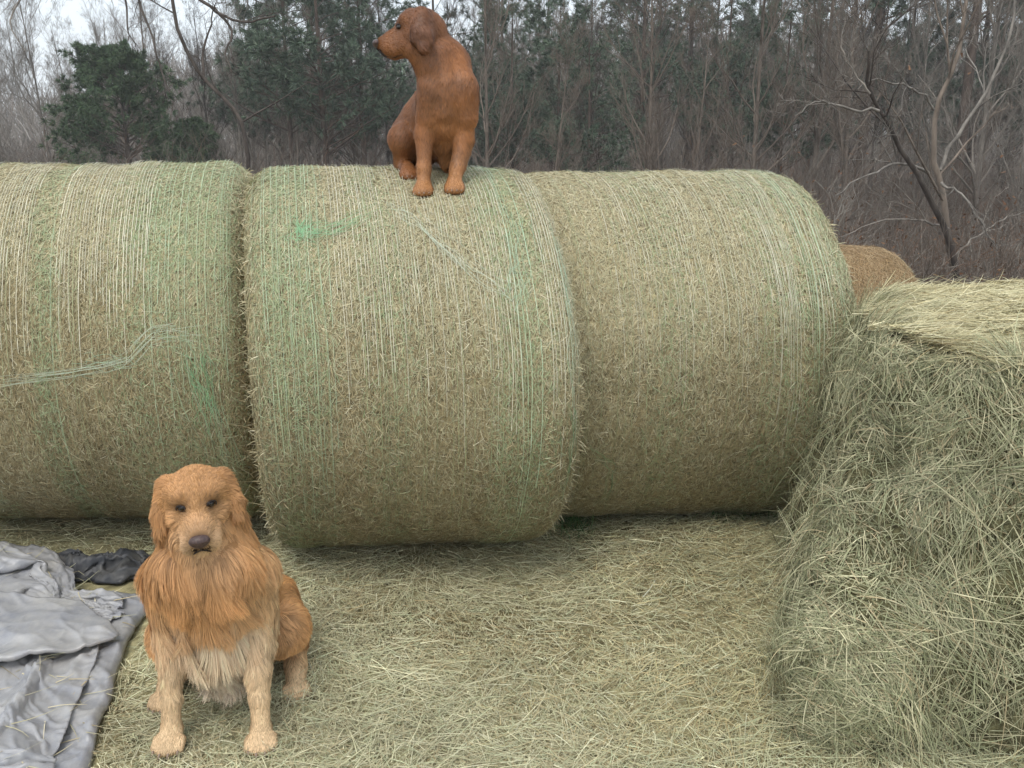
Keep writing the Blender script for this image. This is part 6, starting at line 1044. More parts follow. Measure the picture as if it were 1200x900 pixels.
def head(dog, pos, yaw, pitch, s, roll, cskull, cmuz, cear, cchin, furk=1.0, ear_len=1.0, ear_dx=0.0, mlen=1.0):
    """adds a retriever's head to the dog; returns the head-to-dog mapping"""
    M = Matrix.Rotation(yaw, 3, 'Z') @ Matrix.Rotation(roll, 3, 'Y') @ Matrix.Rotation(pitch, 3, 'X')
    Mn = np.array(M); pos = np.array(pos, float)
    H = lambda x, y, z: pos + Mn @ (np.array([x, y if y > -.06 else -.06 + (y + .06) * mlen, z]) * s)
    Dv = lambda x, y, z: Mn @ np.array([x, y, z], float)
    def cap(a, ra, b, rb, L, c, f, dr=.05): dog.cap(H(*a), ra * s, H(*b), rb * s, L * furk, c, Dv(*f), dr)
    cap((0, .03, .008), .064, (0, -.02, .014), .058, .010, cskull, (0, .8, .25))
    cap((-.035, .01, .008), .056, (.035, .01, .008), .056, .010, cskull, (0, .8, .15))
    cap((0, .055, -.02), .062, (0, .03, -.05), .058, .022, cskull, (0, .6, -.7))
    for q in (-1, 1):
        cap((q * .036, -.046, .040), .0225, (q * .046, -.022, .036), .029, .0065, cskull * 1.2, (q * .3, .7, .55))      # brow
        cap((q * .046, -.040, -.022), .028, (q * .058, .015, -.030), .040, .012, cskull, (q * .3, .7, -.5))             # cheek
        cap((q * .022, -.080, -.046), .025, (q * .022, -.128, -.050), .0225, .007, cmuz, (q * .3, .9, -.35))            # upper lip
        cap((q * .030, -.070, -.058), .017, (q * .027, -.118, -.066), .0165, .007, cmuz, (q * .2, .7, -.6))             # its hanging edge
        # ear: set low at the side of the skull, folded over and hanging flat beside the cheek
        e0 = (q * .070, .020, .040)
        for (tx, ty, tz, r0, r1) in ((.091, -.034, -.054, .013, .0075), (.097, -.012, -.094, .014, .0075), (.096, .020, -.072, .013, .0075), (.096, -.022, -.012, .014, .010), (.099, .006, -.035, .015, .010)):
            cap(e0, r0, (q * (tx + ear_dx), ty, .04 + (tz - .04) * ear_len), r1, .022, cear, (q * .22, .12, -1), .25)
        E = lambda x_, y_, z_: (q * (x_ + ear_dx), y_, .04 + (z_ - .04) * ear_len)
        cap(E(.091, -.034, -.052), .010, E(.097, -.012, -.090), .009, .032, cear, (q * .22, .12, -1), .25)
        cap(E(.097, -.012, -.090), .009, E(.096, .020, -.072), .010, .032, cear, (q * .22, .12, -1), .25)
        cap(E(.095, -.026, -.030), .011, E(.098, .018, -.045), .012, .022, cear, (q * .22, .12, -1), .25)
    cap((0, -.050, -.010), .037, (0, -.100, -.020), .032, .007, cskull * 1.05, (0, 1, .25))
    cap((0, -.100, -.020), .032, (0, -.142, -.026), .026, .006, cskull * 1.03, (0, 1, .1))
    cap((0, -.03, -.060), .034, (0, -.110, -.078), .019, .010, cchin, (0, .8, -.6))
    cap((0, -.062, .020), .020, (0, -.02, .066), .014, .010, cskull * .78, (0, .6, .6))
    # eyes, nose and mouth
    eyes = []
    for q in (-1, 1):
        p = dog.project(np.array([H(q * .0465, -.085, .024)]), 4)[0]; eyes.append(p)
        dog.bald.append((p, .0150 * s)); dog.dark.append((p, .0150 * s))
    noz = H(0, -.160, -.020); dog.bald.append((noz, .026 * s)); dog.dark.append((noz, .022 * s))
    for q in (-1, 0, 1):
        m_ = dog.project(np.array([H(q * .014, -.160, -.056)]), 4)[0]; dog.bald.append((m_, .009 * s)); dog.dark.append((m_, .012 * s))
    return H, Dv, eyes, noz

def face_parts(dog, H, Dv, eyes, noz, s, mouth=True):
    n = dog.grad(np.array(eyes))
    up = Dv(0, 0, 1)
    for e, nn, q in zip(eyes, n, (-1, 1)):
        x = norm(np.cross(up, nn)); u = np.cross(nn, x); c_, s_ = math.cos(.36 * q), math.sin(.36 * q); x, u = x * c_ - u * s_, u * c_ + x * s_
        ellipsoid('eye', e - nn * .0045 * s, np.array([.0135, .0095, .0105]) * s, (x, u, nn), M_EYE, dog.root)
        # upper lid: a half ring of skin over the eye
        a = np.linspace(-.25, math.pi + .25, 14); pts = [e + x * math.cos(t) * .0135 * s + u * (math.sin(t) * .0100 + .0010) * s + nn * .003 * s for t in a]
        V, F, C = tubes([pts], [np.full(14, .0019 * s)], 6); link('eyelid', np_mesh('eyelid', V, F), M_LIP, dog.root)
    def nshape(p):
        x, y, z = p; z2 = z
        w = 1 - .22 * max(-z, 0) ; 
        d = 1.0
        for q in (-1, 1):
            d -= .30 * math.exp(-(((x - q * .48) / .2) ** 2 + ((z + .12) / .24) ** 2)) * (1 if y < 0 else 0)
        d -= .10 * math.exp(-(x / .08) ** 2) * (1 if (y < 0 and z < .3) else 0)
        return np.array([x * w, y * d, z * (1 if z < 0 else .85)])
    ellipsoid('nose', noz, np.array([.0265, .018, .0195]) * s, (Dv(1, 0, 0), Dv(0, 1, 0), Dv(0, 0, 1)), M_NOSE, dog.root, 36, nshape)
    if mouth:
        V_, F_, C_ = [], [], []
        parts = []
        mid = [H(0, -.172, -.036), H(0, -.168, -.046), H(0, -.162, -.054)]
        mid = dog.project(np.array(mid), 4); parts.append(tubes([mid + dog.grad(mid) * .002], [np.full(3, .0026 * s)], 5))
        for q in (-1, 1):
            pl = [H(0, -.160, -.056), H(q * .012, -.156, -.066), H(q * .022, -.142, -.080), H(q * .028, -.115, -.088), H(q * .034, -.085, -.080)]
            pl = dog.project(np.array(pl), 4); pl = pl + dog.grad(pl) * .002
            parts.append(tubes([pl], [np.array([.003, .003, .0025, .002, .001]) * s], 5))
        V, F, C = cat(parts); link('mouth', np_mesh('mouth', V, F), M_LIP, dog.root)

def paw(dog, x, y, z, yaw, col, s=1.0, L=.009):
    f = np.array([math.sin(yaw), -math.cos(yaw), 0]); r = np.array([math.cos(yaw), math.sin(yaw), 0]); p = np.array([x, y, z])
    dog.cap(p - f * .02 * s + [0, 0, .032 * s], .026 * s, p + f * .014 * s + [0, 0, .022 * s], .024 * s, L, col, np.array([0, 0, -1]) + f * .8)
    for k, (o, l) in enumerate(((-.033, .030), (-.0115, .043), (.0115, .043), (.033, .030))):
        dog.cap(p + r * o * s * .9 + f * .010 * s + [0, 0, .022 * s], .0135 * s, p + r * o * s + f * l * s + [0, 0, .0120 * s], .0118 * s, L * .8, col, f * 1.0 + np.array([0, 0, -.5]))
        q = p + r * o * s + f * (l + .016) * s + [0, 0, .012 * s]
        V, F, C = tubes([[q - f * .006 * s, q + f * .004 * s + np.array([0, 0, .001]), q + f * .009 * s - np.array([0, 0, .005 * s])]], [np.array([.004, .003, .001]) * s], 5)
        link('claw', np_mesh('claw', V, F), M_CLAW, dog.root)

# --- the golden dog on the ground
GOLD = np.array([.54, .275, .105]); DEEP = np.array([.475, .225, .082]); PALE = np.array([.64, .43, .235]); CREAM = np.array([.68, .60, .48]); LEG = np.array([.64, .45, .26])
d1x, d1y = -.815, 2.03
d1 = Dog('dog', (d1x, d1y, float(terrain(d1x, d1y)) + .012), R(8))
dog = d1
# trunk, chest, neck
dog.cap((0, .09, .46), .120, (0, .20, .34), .140, .045, GOLD, (0, .35, -1), .35)
dog.cap((0, .20, .34), .140, (.02, .40, .17), .135, .045, GOLD, (0, .7, -.8), .3)
dog.cap((0, .17, .52), .095, (.01, .38, .27), .11, .04, DEEP * 1.1, (0, .8, -.7), .2)
dog.cap((-.070, .03, .51), .075, (-.055, .06, .42), .074, .038, GOLD, (-.2, -.05, -1), .5)
dog.cap((.070, .03, .51), .075, (.060, .06, .42), .076, .042, GOLD * .6 + PALE * .4, (.2, -.05, -1), .5)
dog.cap((0, .01, .53), .075, (0, .03, .40), .065, .11, DEEP, (0, -.12, -1), .5)
dog.cap((-.06, -.005, .54), .055, (-.04, .0, .48), .058, .070, GOLD * .95, (-.12, -.1, -1), .5)
dog.cap((.06, -.005, .54), .055, (.04, .0, .48), .058, .070, DEEP * 1.05, (.12, -.1, -1), .5)
dog.cap((0, .075, .55), .112, (.0, .05, .64), .092, .055, GOLD, (0, .15, -1), .4)
dog.cap((0, .02, .58), .085, (0, -.005, .63), .065, .075, DEEP, (0, -.15, -1), .5)
dog.cap((-.058, .06, .57), .06, (-.045, .05, .64), .055, .035, GOLD, (-.15, -.1, -1), .4)
dog.cap((.065, .06, .57), .06, (.045, .05, .64), .055, .035, DEEP, (.15, -.1, -1), .4)
dog.cap((0, .15, .59), .08, (0, .08, .67), .075, .04, GOLD, (0, .7, -.7), .2)
# belly and groin fringe
dog.cap((-.035, .075, .30), .065, (-.02, .13, .20), .065, .10, CREAM, (-.05, -.2, -1), .5)
dog.cap((.035, .075, .30), .065, (.03, .13, .20), .065, .10, CREAM, (.05, -.2, -1), .5)
dog.cap((0, .05, .31), .06, (0, .09, .22), .05, .11, CREAM, (0, -.25, -1), .5)
dog.cap((-.03, .04, .37), .06, (.03, .04, .37), .06, .09, PALE, (0, -.2, -1), .5)
# forelegs
for q, fx, fy in ((-1, -.128, -.005), (1, .118, -.035)):
    dog.cap((q * .108, .075, .47), .070, (q * .120, .085, .31), .046, .034, GOLD if q < 0 else PALE * .92, (q * .15, .1, -1), .35)
    dog.cap((q * .120, .075, .31), .040, (fx * .98, fy + .035, .12), .0245, .020, LEG, (0, .35, -1), .2)
    dog.cap((q * .112, .115, .28), .026, (fx * .97, fy + .055, .18), .012, .030, PALE, (0, .5, -1), .4)
    dog.cap((fx * .98, fy + .035, .12), .0245, (fx, fy + .01, .045), .025, .014, LEG * 1.08, (0, -.1, -1), .1)
    paw(dog, fx, fy - .005, 0, q * .10, LEG * 1.10)
# haunches and hind feet
for q in (-1, 1):
    dog.cap((q * .09, .36, .20), .105, (q * .155, .25, .19), .075, .04, GOLD, (q * .2, .5, -.9), .35)
    dog.cap((q * .155, .25, .19), .07, (q * .170, .34, .08), .045, .035, GOLD * 1.05, (q * .1, .6, -.9), .3)
    dog.cap((q * .17, .36, .05), .034, (q * .188, .22, .033), .029, .020, LEG, (0, -.8, -.4), .1)
    paw(dog, q * .190, .185, 0, q * .18, LEG, .92)
# tail lying behind
dog.cap((.0, .50, .06), .04, (-.08, .64, .04), .03, .06, GOLD, (-.5, .8, -.2), .3)
S1 = .96
H1, Dv1, ey1, nz1 = head(dog, (.005, .005, .722), R(11), R(15), S1, R(-2), GOLD * 1.04, PALE * .75 + CREAM * .25, DEEP * .76, CREAM * .95, 1.0, 1.0, .006)
dog.build(230000, 70, width=(.0012, .0022), vox=.0062)
face_parts(dog, H1, Dv1, ey1, nz1, S1)
tag(d1.root, 'golden retriever sitting upright on the loose hay beside the grey tarp, facing the camera', 'dog')

# --- the red-brown dog on the middle bale
RED = np.array([.275, .104, .032]); RDK = np.array([.125, .046, .021]); RLT = np.array([.44, .20, .072])  # RLT: pale fur, and lit parts whose highlight is put into the colour
d2 = Dog('dog', (-.264, 3.14, 1.443), 0, K=.009); dog = d2
X = lambda px: (px - 518) * .00300
Z = lambda py: (222 - py) * .00294
dog.cap((X(530), .085, Z(112)), 0.0801, (X(524), .13, Z(150)), 0.0728, .016, RED, (0, .2, -1), .2)
dog.cap((X(549), .045, Z(100)), 0.0455, (X(550), .06, Z(132)), 0.0419, .017, RED, (.2, .1, -1), .2)
dog.cap((X(511), .035, Z(102)), 0.0419, (X(507), .05, Z(132)), 0.0391, .017, RED * .95, (-.2, .1, -1), .2)
dog.cap((X(530), .055, Z(112)), 0.0546, (X(526), .065, Z(142)), 0.0491, .017, RED * .95, (0, 0, -1), .3)
dog.cap((X(525), .13, Z(118)), 0.0864, (X(500), .26, Z(145)), 0.0955, .016, RED, (-.3, .6, -.6), .2)
dog.cap((X(500), .26, Z(145)), 0.0955, (X(484), .34, Z(168)), 0.0864, .016, RED * .95, (-.3, .6, -.8), .2)
dog.cap((X(524), .10, Z(88)), 0.0728, (X(522), .085, Z(62)), 0.0601, .015, RED, (0, .2, -1), .2)
dog.cap((X(522), .085, Z(62)), 0.0601, (X(508), .075, Z(42)), 0.0473, .016, RED, (.3, .2, -1), .15)
dog.cap((X(508), .04, Z(75)), 0.0473, (X(496), .03, Z(58)), 0.0437, .018, RED * .85, (0, -.1, -1), .25)
dog.cap((X(530), .022, Z(98)), 0.0328, (X(527), .026, Z(128)), 0.0328, .020, RLT * .85, (0, 0, -1), .3)
# the neck runs down into the shoulders
dog.cap((X(535), .075, Z(66)), .048, (X(549), .05, Z(104)), .046, .017, RED, (.15, .1, -1), .2)
dog.cap((X(507), .055, Z(66)), .044, (X(511), .04, Z(106)), .042, .017, RED * .92, (-.1, .05, -1), .2)
dog.cap((X(520), .040, Z(66)), .046, (X(529), .026, Z(104)), .036, .020, RED * .9, (0, 0, -1), .25)
dog.cap((X(538), .11, Z(72)), .055, (X(540), .12, Z(110)), .070, .015, RED, (.1, .3, -1), .2)
# belly fringe
dog.cap((X(525), .13, Z(165)), 0.0455, (X(528), .15, Z(180)), 0.0410, .05, RLT * 1.35, (.05, -.1, -1), .4)
# forelegs
dog.cap((X(509), .05, Z(120)), 0.0419, (X(501), .055, Z(155)), 0.0319, .016, RED, (0, .1, -1), .2)
dog.cap((X(501), .055, Z(155)), 0.0309, (X(500), .028, Z(196)), 0.0214, .011, RED * 1.08, (0, .3, -1), .15)
dog.cap((X(500), .028, Z(196)), 0.0214, (X(500), .012, Z(212)), 0.0218, .008, RLT, (0, 0, -1), .1)
paw(dog, X(500), .0, -.012, -.05, RLT * .9, .76, .006)
dog.cap((X(550), .07, Z(118)), 0.0437, (X(547), .075, Z(155)), 0.0319, .016, RED, (0, .1, -1), .2)
dog.cap((X(547), .075, Z(155)), 0.0300, (X(540), .035, Z(194)), 0.0214, .016, RED * 1.08, (0, .4, -1), .2)
dog.cap((X(552), .10, Z(160)), 0.0200, (X(545), .06, Z(190)), 0.0127, .03, RLT, (.1, .5, -1), .4)
dog.cap((X(540), .035, Z(194)), 0.0214, (X(537), .012, Z(209)), 0.0218, .008, RLT, (0, 0, -1), .1)
paw(dog, X(537), .01, -.004, .05, RLT * .9, .76, .006)
# the back slopes down to the rump
dog.cap((X(503), .24, Z(118)), .070, (X(472), .29, Z(152)), .062, .016, RED, (-.4, .3, -.8), .2)
# haunches
dog.cap((X(488), .30, Z(158)), 0.0774, (X(470), .20, Z(160)), 0.0546, .016, RED * .92, (-.2, .4, -1), .2)
dog.cap((X(470), .21, Z(160)), 0.0510, (X(466), .24, Z(188)), 0.0328, .016, RED * .95, (-.1, .4, -1), .2)
dog.cap((X(466), .26, Z(192)), 0.0255, (X(475), .16, Z(196)), 0.0237, .008, RED, (.1, -.8, -.4), .1)
paw(dog, X(478), .135, .040, .15, RED, .76, .006)
dog.cap((X(505), .33, Z(160)), 0.0728, (X(522), .26, Z(172)), 0.0501, .014, RDK * 1.2, (.2, .4, -1), .2)
dog.cap((X(522), .26, Z(172)), 0.0455, (X(524), .30, Z(188)), 0.0319, .014, RDK * 1.2, (.1, .4, -1), .2)
dog.cap((X(524), .31, Z(194)), 0.0255, (X(528), .20, Z(197)), 0.0237, .008, RED, (.1, -.8, -.4), .1)
S2 = .82
H2, Dv2, ey2, nz2 = head(dog, (X(497), .055, Z(35)), R(-80), R(13), S2, R(0), RED, RED * 1.02, RDK, RED * 1.1, .75, .95, .018, 1.26)
dog.build(190000, 90, vox=.0058, width=(.0011, .0021), lock=.9, mat_fur=M_SLEEK, patch=.28)
face_parts(dog, H2, Dv2, ey2, nz2, S2)
tag(d2.root, 'brown-red dog sitting on top of the middle bale, head turned to the side', 'dog')

# ------------------------------------------------------------------ woods
def spawn(P, Rd, m, ratio, k, ang=(.5, 1.0), t0=.25, up=.25, rad=.55, wig=.12, plen=None):
    n, kk, _ = P.shape; t = rng.uniform(t0, 1, (n, m)); i = np.clip((t * (kk - 1)).astype(int), 0, kk - 2); f = t * (kk - 1) - i
    r = np.arange(n)[:, None]
    a = P[r, i]; b = P[r, i + 1]; base = a + (b - a) * f[..., None]; T = norm(b - a)
    rr = (Rd[r, i] * (1 - f) + Rd[r, i + 1] * f) * rad
    Lp = np.linalg.norm(P[:, 1:] - P[:, :-1], axis=2).sum(1)[:, None]
    L = Lp * ratio * rng.uniform(.6, 1.25, (n, m)) * (1.15 - .55 * t)
    rnd = norm(rng.normal(0, 1, (n, m, 3))); side = norm(np.cross(T, rnd)); th = rng.uniform(*ang, (n, m))[..., None]
    D = norm(T * np.cos(th) + side * np.sin(th) + np.array([0, 0, up]))
    base, D, L, rr = base.reshape(-1, 3), D.reshape(-1, 3), L.ravel(), rr.ravel()
    Q = np.empty((n * m, k, 3)); Q[:, 0] = base; d = D
    for j in range(1, k):
        d = norm(d + rng.normal(0, wig, d.shape) + np.array([0, 0, up * .35])); Q[:, j] = Q[:, j - 1] + d * (L / (k - 1))[:, None]
    s = np.linspace(1, .35, k)[None]
    return Q, np.maximum(rr[:, None] * s, .0025)

def trunk_line(H, r0, k=9, lean=.05, wob=.02, base=(0, 0, -.3)):
    z = np.linspace(0, 1, k); P = np.zeros((1, k, 3)); la = rng.uniform(0, 6.28)
    P[0, :, 2] = z * (H + .3); P[0, :, 0] = math.cos(la) * lean * H * z + np.cumsum(rng.normal(0, wob * H / k, k)); P[0, :, 1] = math.sin(la) * lean * H * z + np.cumsum(rng.normal(0, wob * H / k, k))
    P += np.array(base); P[0, 0, :2] = 0
    return P, (r0 * (1 - z * .85) * (1 + .5 * np.exp(-z * 18)))[None]

BARK = {'grey': (.22, .194, .165), 'brown': (.185, .15, .12), 'pale': (.21, .19, .165), 'dark': (.085, .07, .06)}
def bare_variant(H, r0, tone, lean=.05, first=.3, n1=24, mult=(8, 7, 5), ratio=.28, up=.35, extra=None):
    T, TR = trunk_line(H, r0, lean=lean); c = np.array(BARK[tone])
    trunk = tubes(T, TR, 7, [c])
    A, AR = spawn(T, TR, n1, ratio, 6, (.55, 1.05), first, up, .5, .13)
    Bq, BR = spawn(A, AR, mult[0], .5, 5, (.4, .95), .2, up * .8, .6, .16)
    Cq, CR = spawn(Bq, BR, mult[1], .5, 4, (.35, .9), .15, up * .6, .65, .18)
    Dq, DR = spawn(Cq, CR, mult[2], .55, 3, (.35, .9), .15, up * .4, .8, .18)
    j = lambda q: np.tile(c, (len(q), 1)) * rng.uniform(.7, 1.25, (len(q), 1))
    crown = cat([tubes(A, AR, 5, j(A)), tubes(Bq, BR, 4, j(Bq)), tubes(Cq, CR, 3, j(Cq)), tubes(Dq, DR, 3, j(Dq))])
    return np_mesh('trunk', *trunk), np_mesh('crown', *crown)

def needle_tufts(tips, dirs, per, ln, wd, cols, spread=.9):
    n = len(tips); P = np.repeat(tips, per, 0); D = norm(np.repeat(dirs, per, 0) + rng.normal(0, spread, (n * per, 3)))
    tone = np.repeat(rng.uniform(.6, 1.35, (n, 1)), per, 0)
    C = palette(n * per, cols, [1] * len(cols), .15) * tone
    return strands(P, D, norm(rng.normal(0, 1, (n * per, 3))), np.array([0, 0, -.15]) * np.ones((n * per, 1)), rng.uniform(.6, 1.2, n * per) * ln, wd * rng.uniform(.7, 1.3, n * per), np.clip(C, .005, .5), 2, .4)
PINEC = [(.085, .125, .080), (.110, .150, .098), (.070, .105, .075), (.125, .155, .105)]
def pine_variant(H, r0, first=.42, nb=55, ratio=.23, tufts=9, per=26, ln=.24):
    T, TR = trunk_line(H, r0, lean=.02, wob=.01)
    A, AR = spawn(T, TR, nb, ratio, 5, (1.0, 1.5), first, .12, .35, .12)
    Bq, BR = spawn(A, AR, tufts, .38, 3, (.4, 1.0), .3, .25, .6, .15)
    tips = np.concatenate([Bq[:, -1], Bq[:, 1], A[:, -1]]); dirs = norm(np.concatenate([Bq[:, -1] - Bq[:, 0], Bq[:, 1] - Bq[:, 0], A[:, -1] - A[:, -2]]))
    c = np.array([.10, .075, .06])
    crown = cat([tubes(A, AR, 4, np.tile(c, (len(A), 1))), tubes(Bq, BR, 3, np.tile(c, (len(Bq), 1))), needle_tufts(tips, dirs, per, ln, .026, PINEC, .75)])
    return np_mesh('trunk', *tubes(T, TR, 7, [c])), np_mesh('crown', *crown)
CEDC = [(.065, .11, .055), (.088, .138, .066), (.052, .088, .05), (.11, .15, .075)]
def cedar_variant(H, wid, n=120):
    T, TR = trunk_line(H, H * .022, lean=.01, wob=.006); z = rng.random(n) ** .8; az = rng.uniform(0, 6.283, n)
    prof = wid * np.clip(np.sqrt(np.clip(1 - z, 0, 1)) * 1.15, .12, 1) * (1 + .5 * vnoise(np.stack([np.cos(az) * 1.6, np.sin(az) * 1.6, z * 6], -1), 77)) * rng.uniform(.75, 1.1, n)
    P0 = np.stack([0 * z, 0 * z, .12 * H + z * H * .84], -1); D = np.stack([np.cos(az), np.sin(az), .25 + .5 * z], -1)
    s = np.linspace(0, 1, 5)[None, :, None]; A = P0[:, None] + D[:, None] * prof[:, None, None] * s + rng.normal(0, .05, (n, 5, 3)) * s
    AR = np.linspace(.03, .008, 5)[None] * np.ones((n, 1))
    Bq, BR = spawn(A, AR, 7, .34, 3, (.4, 1.0), .3, .2, .6, .15)
    tips = np.concatenate([Bq[:, -1], Bq[:, 1], A[:, -1]]); dirs = norm(np.concatenate([Bq[:, -1] - Bq[:, 0], Bq[:, 1] - Bq[:, 0], A[:, -1] - A[:, -2]]))
    c = np.array([.11, .085, .07])
    crown = cat([tubes(A, AR, 3, np.tile(c, (n, 1))), needle_tufts(tips, dirs, 44, .18, .019, CEDC, .8)])
    return np_mesh('trunk', *tubes(T, TR, 7, [c])), np_mesh('crown', *crown)

BV = [bare_variant(13, .10, 'grey', .05, .15), bare_variant(15, .13, 'brown', .04, .2), bare_variant(11, .08, 'grey', .1, .12), bare_variant(14, .10, 'pale', .05, .22, 20), bare_variant(9, .07, 'brown', .12, .1), bare_variant(12, .10, 'dark', .08, .15)]
PV = [pine_variant(16, .2, .36, 46, tufts=7, per=34, ln=.30), pine_variant(12, .15, .30, 48, .26, tufts=7, per=34, ln=.28), pine_variant(18, .22, .42, 46, tufts=7, per=34, ln=.30)]
CVv = [cedar_variant(6.2, 2.1), cedar_variant(4.6, 1.0, 150)]
mats = {}
def plant(name, var, px, Y, sc, label, cat_, group, crown_mat, crown_scale=1.0):
    x = (px - 600) / FPX * Y * 1.0; z = float(terrain(x, Y))
    o = empty(name, (x, Y, z), rng.uniform(0, 6.283)); o.scale = (sc * rng.uniform(.9, 1.1),) * 2 + (sc,)
    for me, nm, m in ((var[0], 'trunk', M_BARK), (var[1], 'crown', crown_mat)):
        if not me.materials: me.materials.append(m)
        c = bpy.data.objects.new(nm, me); COL.objects.link(c); c.parent = o
    return tag(o, label, cat_, group)
LB = 'slender grey-brown bare tree in the leafless woods behind the hay bales'
GB = 'bare trees in the woods'
def bare_row(pxs, Y0, Y1, sc, vs_):
    for p in pxs:
        plant('bare_tree', BV[vs_[rng.integers(len(vs_))]], p + rng.normal(0, 9), rng.uniform(Y0, Y1), rng.uniform(*sc), LB, 'tree', GB, M_TWIG)
bare_row(np.arange(570, 1260, 62), 22, 29, (.55, .9), [0, 2, 4, 5, 1])
bare_row(np.arange(-20, 560, 46), 32, 42, (.62, .82), [0, 2, 4, 1])
bare_row(np.arange(200, 1260, 44), 33, 44, (.6, .95), [0, 1, 2, 3, 5])
bare_row(np.arange(-30, 1260, 42), 50, 66, (.6, .9), [0, 1, 2, 3])
bare_row(np.arange(-20, 1240, 40), 75, 95, (.6, .9), [0, 1, 3])
PL = 'tall dark green pine in the woods behind the hay bales'
for px, Y, sc, v in ((350, 31, .72, 0), (392, 29, .85, 1), (432, 31, .70, 0), (322, 40, .9, 1), (380, 52, 1.05, 2), (548, 32, .52, 1), (600, 31, .66, 1), (575, 40, .75, 0), (1109, 32, 1.0, 2), (994, 34, .95, 2), (650, 34, .70, 1), (745, 36, .75, 0), (840, 35, .82, 1), (1040, 37, .85, 0), (1165, 34, .85, 1), (515, 35, .66, 0), (690, 26, .55, 1), (905, 30, .62, 1), (632, 56, .82, 2), (700, 58, .9, 1), (660, 40, .62, 1), (575, 38, .55, 1), (850, 38, .66, 1), (820, 55, .9, 0), (960, 52, .95, 2), (1060, 46, .8, 1), (420, 36, .7, 1), (340, 38, .75, 1), (765, 48, .95, 0), (800, 44, .92, 2), (880, 60, .95, 1), (935, 46, .85, 0), (1010, 42, .9, 1), (1120, 38, .9, 2), (1165, 50, 1.0, 0), (1215, 40, .8, 1), (735, 62, 1.0, 2), (-5, 46, .42, 1)):
    plant('pine_tree', PV[v], px, Y, sc, PL, 'tree', 'pines in the woods', M_NEEDLE)
plant('cedar_tree', CVv[0], 166, 30, 1.05, 'bushy round-topped dark green cedar in front of the bare woods', 'tree', None, M_NEEDLE)
plant('cedar_tree', CVv[1], 242, 31, .95, 'small narrow dark cedar next to the big bushy cedar', 'tree', None, M_NEEDLE)

def hand_tree(name, base_px, Y, lines, label, group=None, levels=((5, .45, 5), (5, .5, 4), (4, .5, 3)), tone='grey', tone2='grey', up=.1):
    """a tree whose main limbs follow given courses; every limb has its own distance"""
    o = empty(name); b = None
    K = 14; P, Rd, tn = [], [], []
    for (pl, r0, r1, y0, y1, t) in lines:
        q = np.array([at_y(p[0], p[1], Y + y0 + (y1 - y0) * i / (len(pl) - 1)) for i, p in enumerate(pl)])
        s = np.linspace(0, 1, len(q)); ss = np.linspace(0, 1, K); c = np.stack([np.interp(ss, s, q[:, i]) for i in range(3)], 1)
        for _ in range(2): c[1:-1] = (c[:-2] + 2 * c[1:-1] + c[2:]) / 4
        c[1:-1] += rng.normal(0, .012, (K - 2, 3))
        P.append(c); Rd.append(np.linspace(r0, r1, K)); tn.append(np.array(BARK[t]))
    P, Rd = np.array(P), np.array(Rd)
    loc = P[0, 0].copy(); o.location = loc; P = P - loc
    Rd = Rd * .8
    V, F, C = tubes(P[:1], Rd[:1], 8, tn[:1]); link('trunk', np_mesh('trunk', V, F, C), M_BARK, o)
    parts = [tubes(P[1:], Rd[1:], 6, tn[1:])] if len(P) > 1 else []
    A, AR, cc = P, Rd, np.array(tn)
    for (m, ra, k) in levels:
        A, AR = spawn(A, AR, m, ra, k, (.4, 1.1), .2, up, .5, .16); cc = np.repeat(cc, m, 0) * rng.uniform(.8, 1.2, (len(A), 1)); parts.append(tubes(A, AR, 4 if k > 3 else 3, cc))
    V, F, C = cat(parts); link('crown', np_mesh('crown', V, F, C), M_BARK, o)
    return tag(o, label, 'tree', group)
hand_tree('bare_tree', None, 11.5, [
    ([(1126, 352), (1122, 325), (1114, 272), (1083, 218), (1048, 163), (1025, 120), (1013, 93), (1018, 60)], .058, .018, 0, -1, 'dark'),
    ([(1122, 335), (1108, 250), (1102, 210), (1091, 183), (1094, 128), (1118, 85), (1133, 23), (1138, -40)], .058, .025, 0, .4, 'brown'),
    ([(1102, 200), (1112, 170), (1133, 144), (1165, 93), (1184, 47), (1190, 0), (1192, -40)], .034, .016, .2, .9, 'pale'),
    ([(1090, 204), (1062, 193), (1040, 192), (1009, 210), (978, 230)], .028, .008, 0, -1.2, 'pale'),
    ([(1030, 130), (993, 128), (965, 118), (950, 120), (931, 136)], .022, .006, -1, -1.6, 'pale'),
    ([(1103, 214), (1118, 222), (1133, 233), (1153, 264), (1168, 288)], .025, .008, 0, -.6, 'pale'),
    ([(1094, 128), (1075, 105), (1055, 97), (1020, 93), (1005, 105)], .02, .006, .2, -.8, 'pale'),
    ([(1112, 268), (1090, 262), (1067, 255), (1028, 258), (985, 278)], .02, .006, 0, -1.2, 'grey'),
    ([(1118, 300), (1140, 280), (1165, 262), (1200, 248)], .02, .008, 0, .6, 'grey'),
    ([(1020, 110), (1000, 85), (985, 60), (990, 20)], .015, .006, -1, -.6, 'grey'),
], 'spreading bare tree with crooked pale limbs, above the loose hay stack', None, ((6, .42, 5), (5, .5, 4), (4, .5, 3)), up=.12)
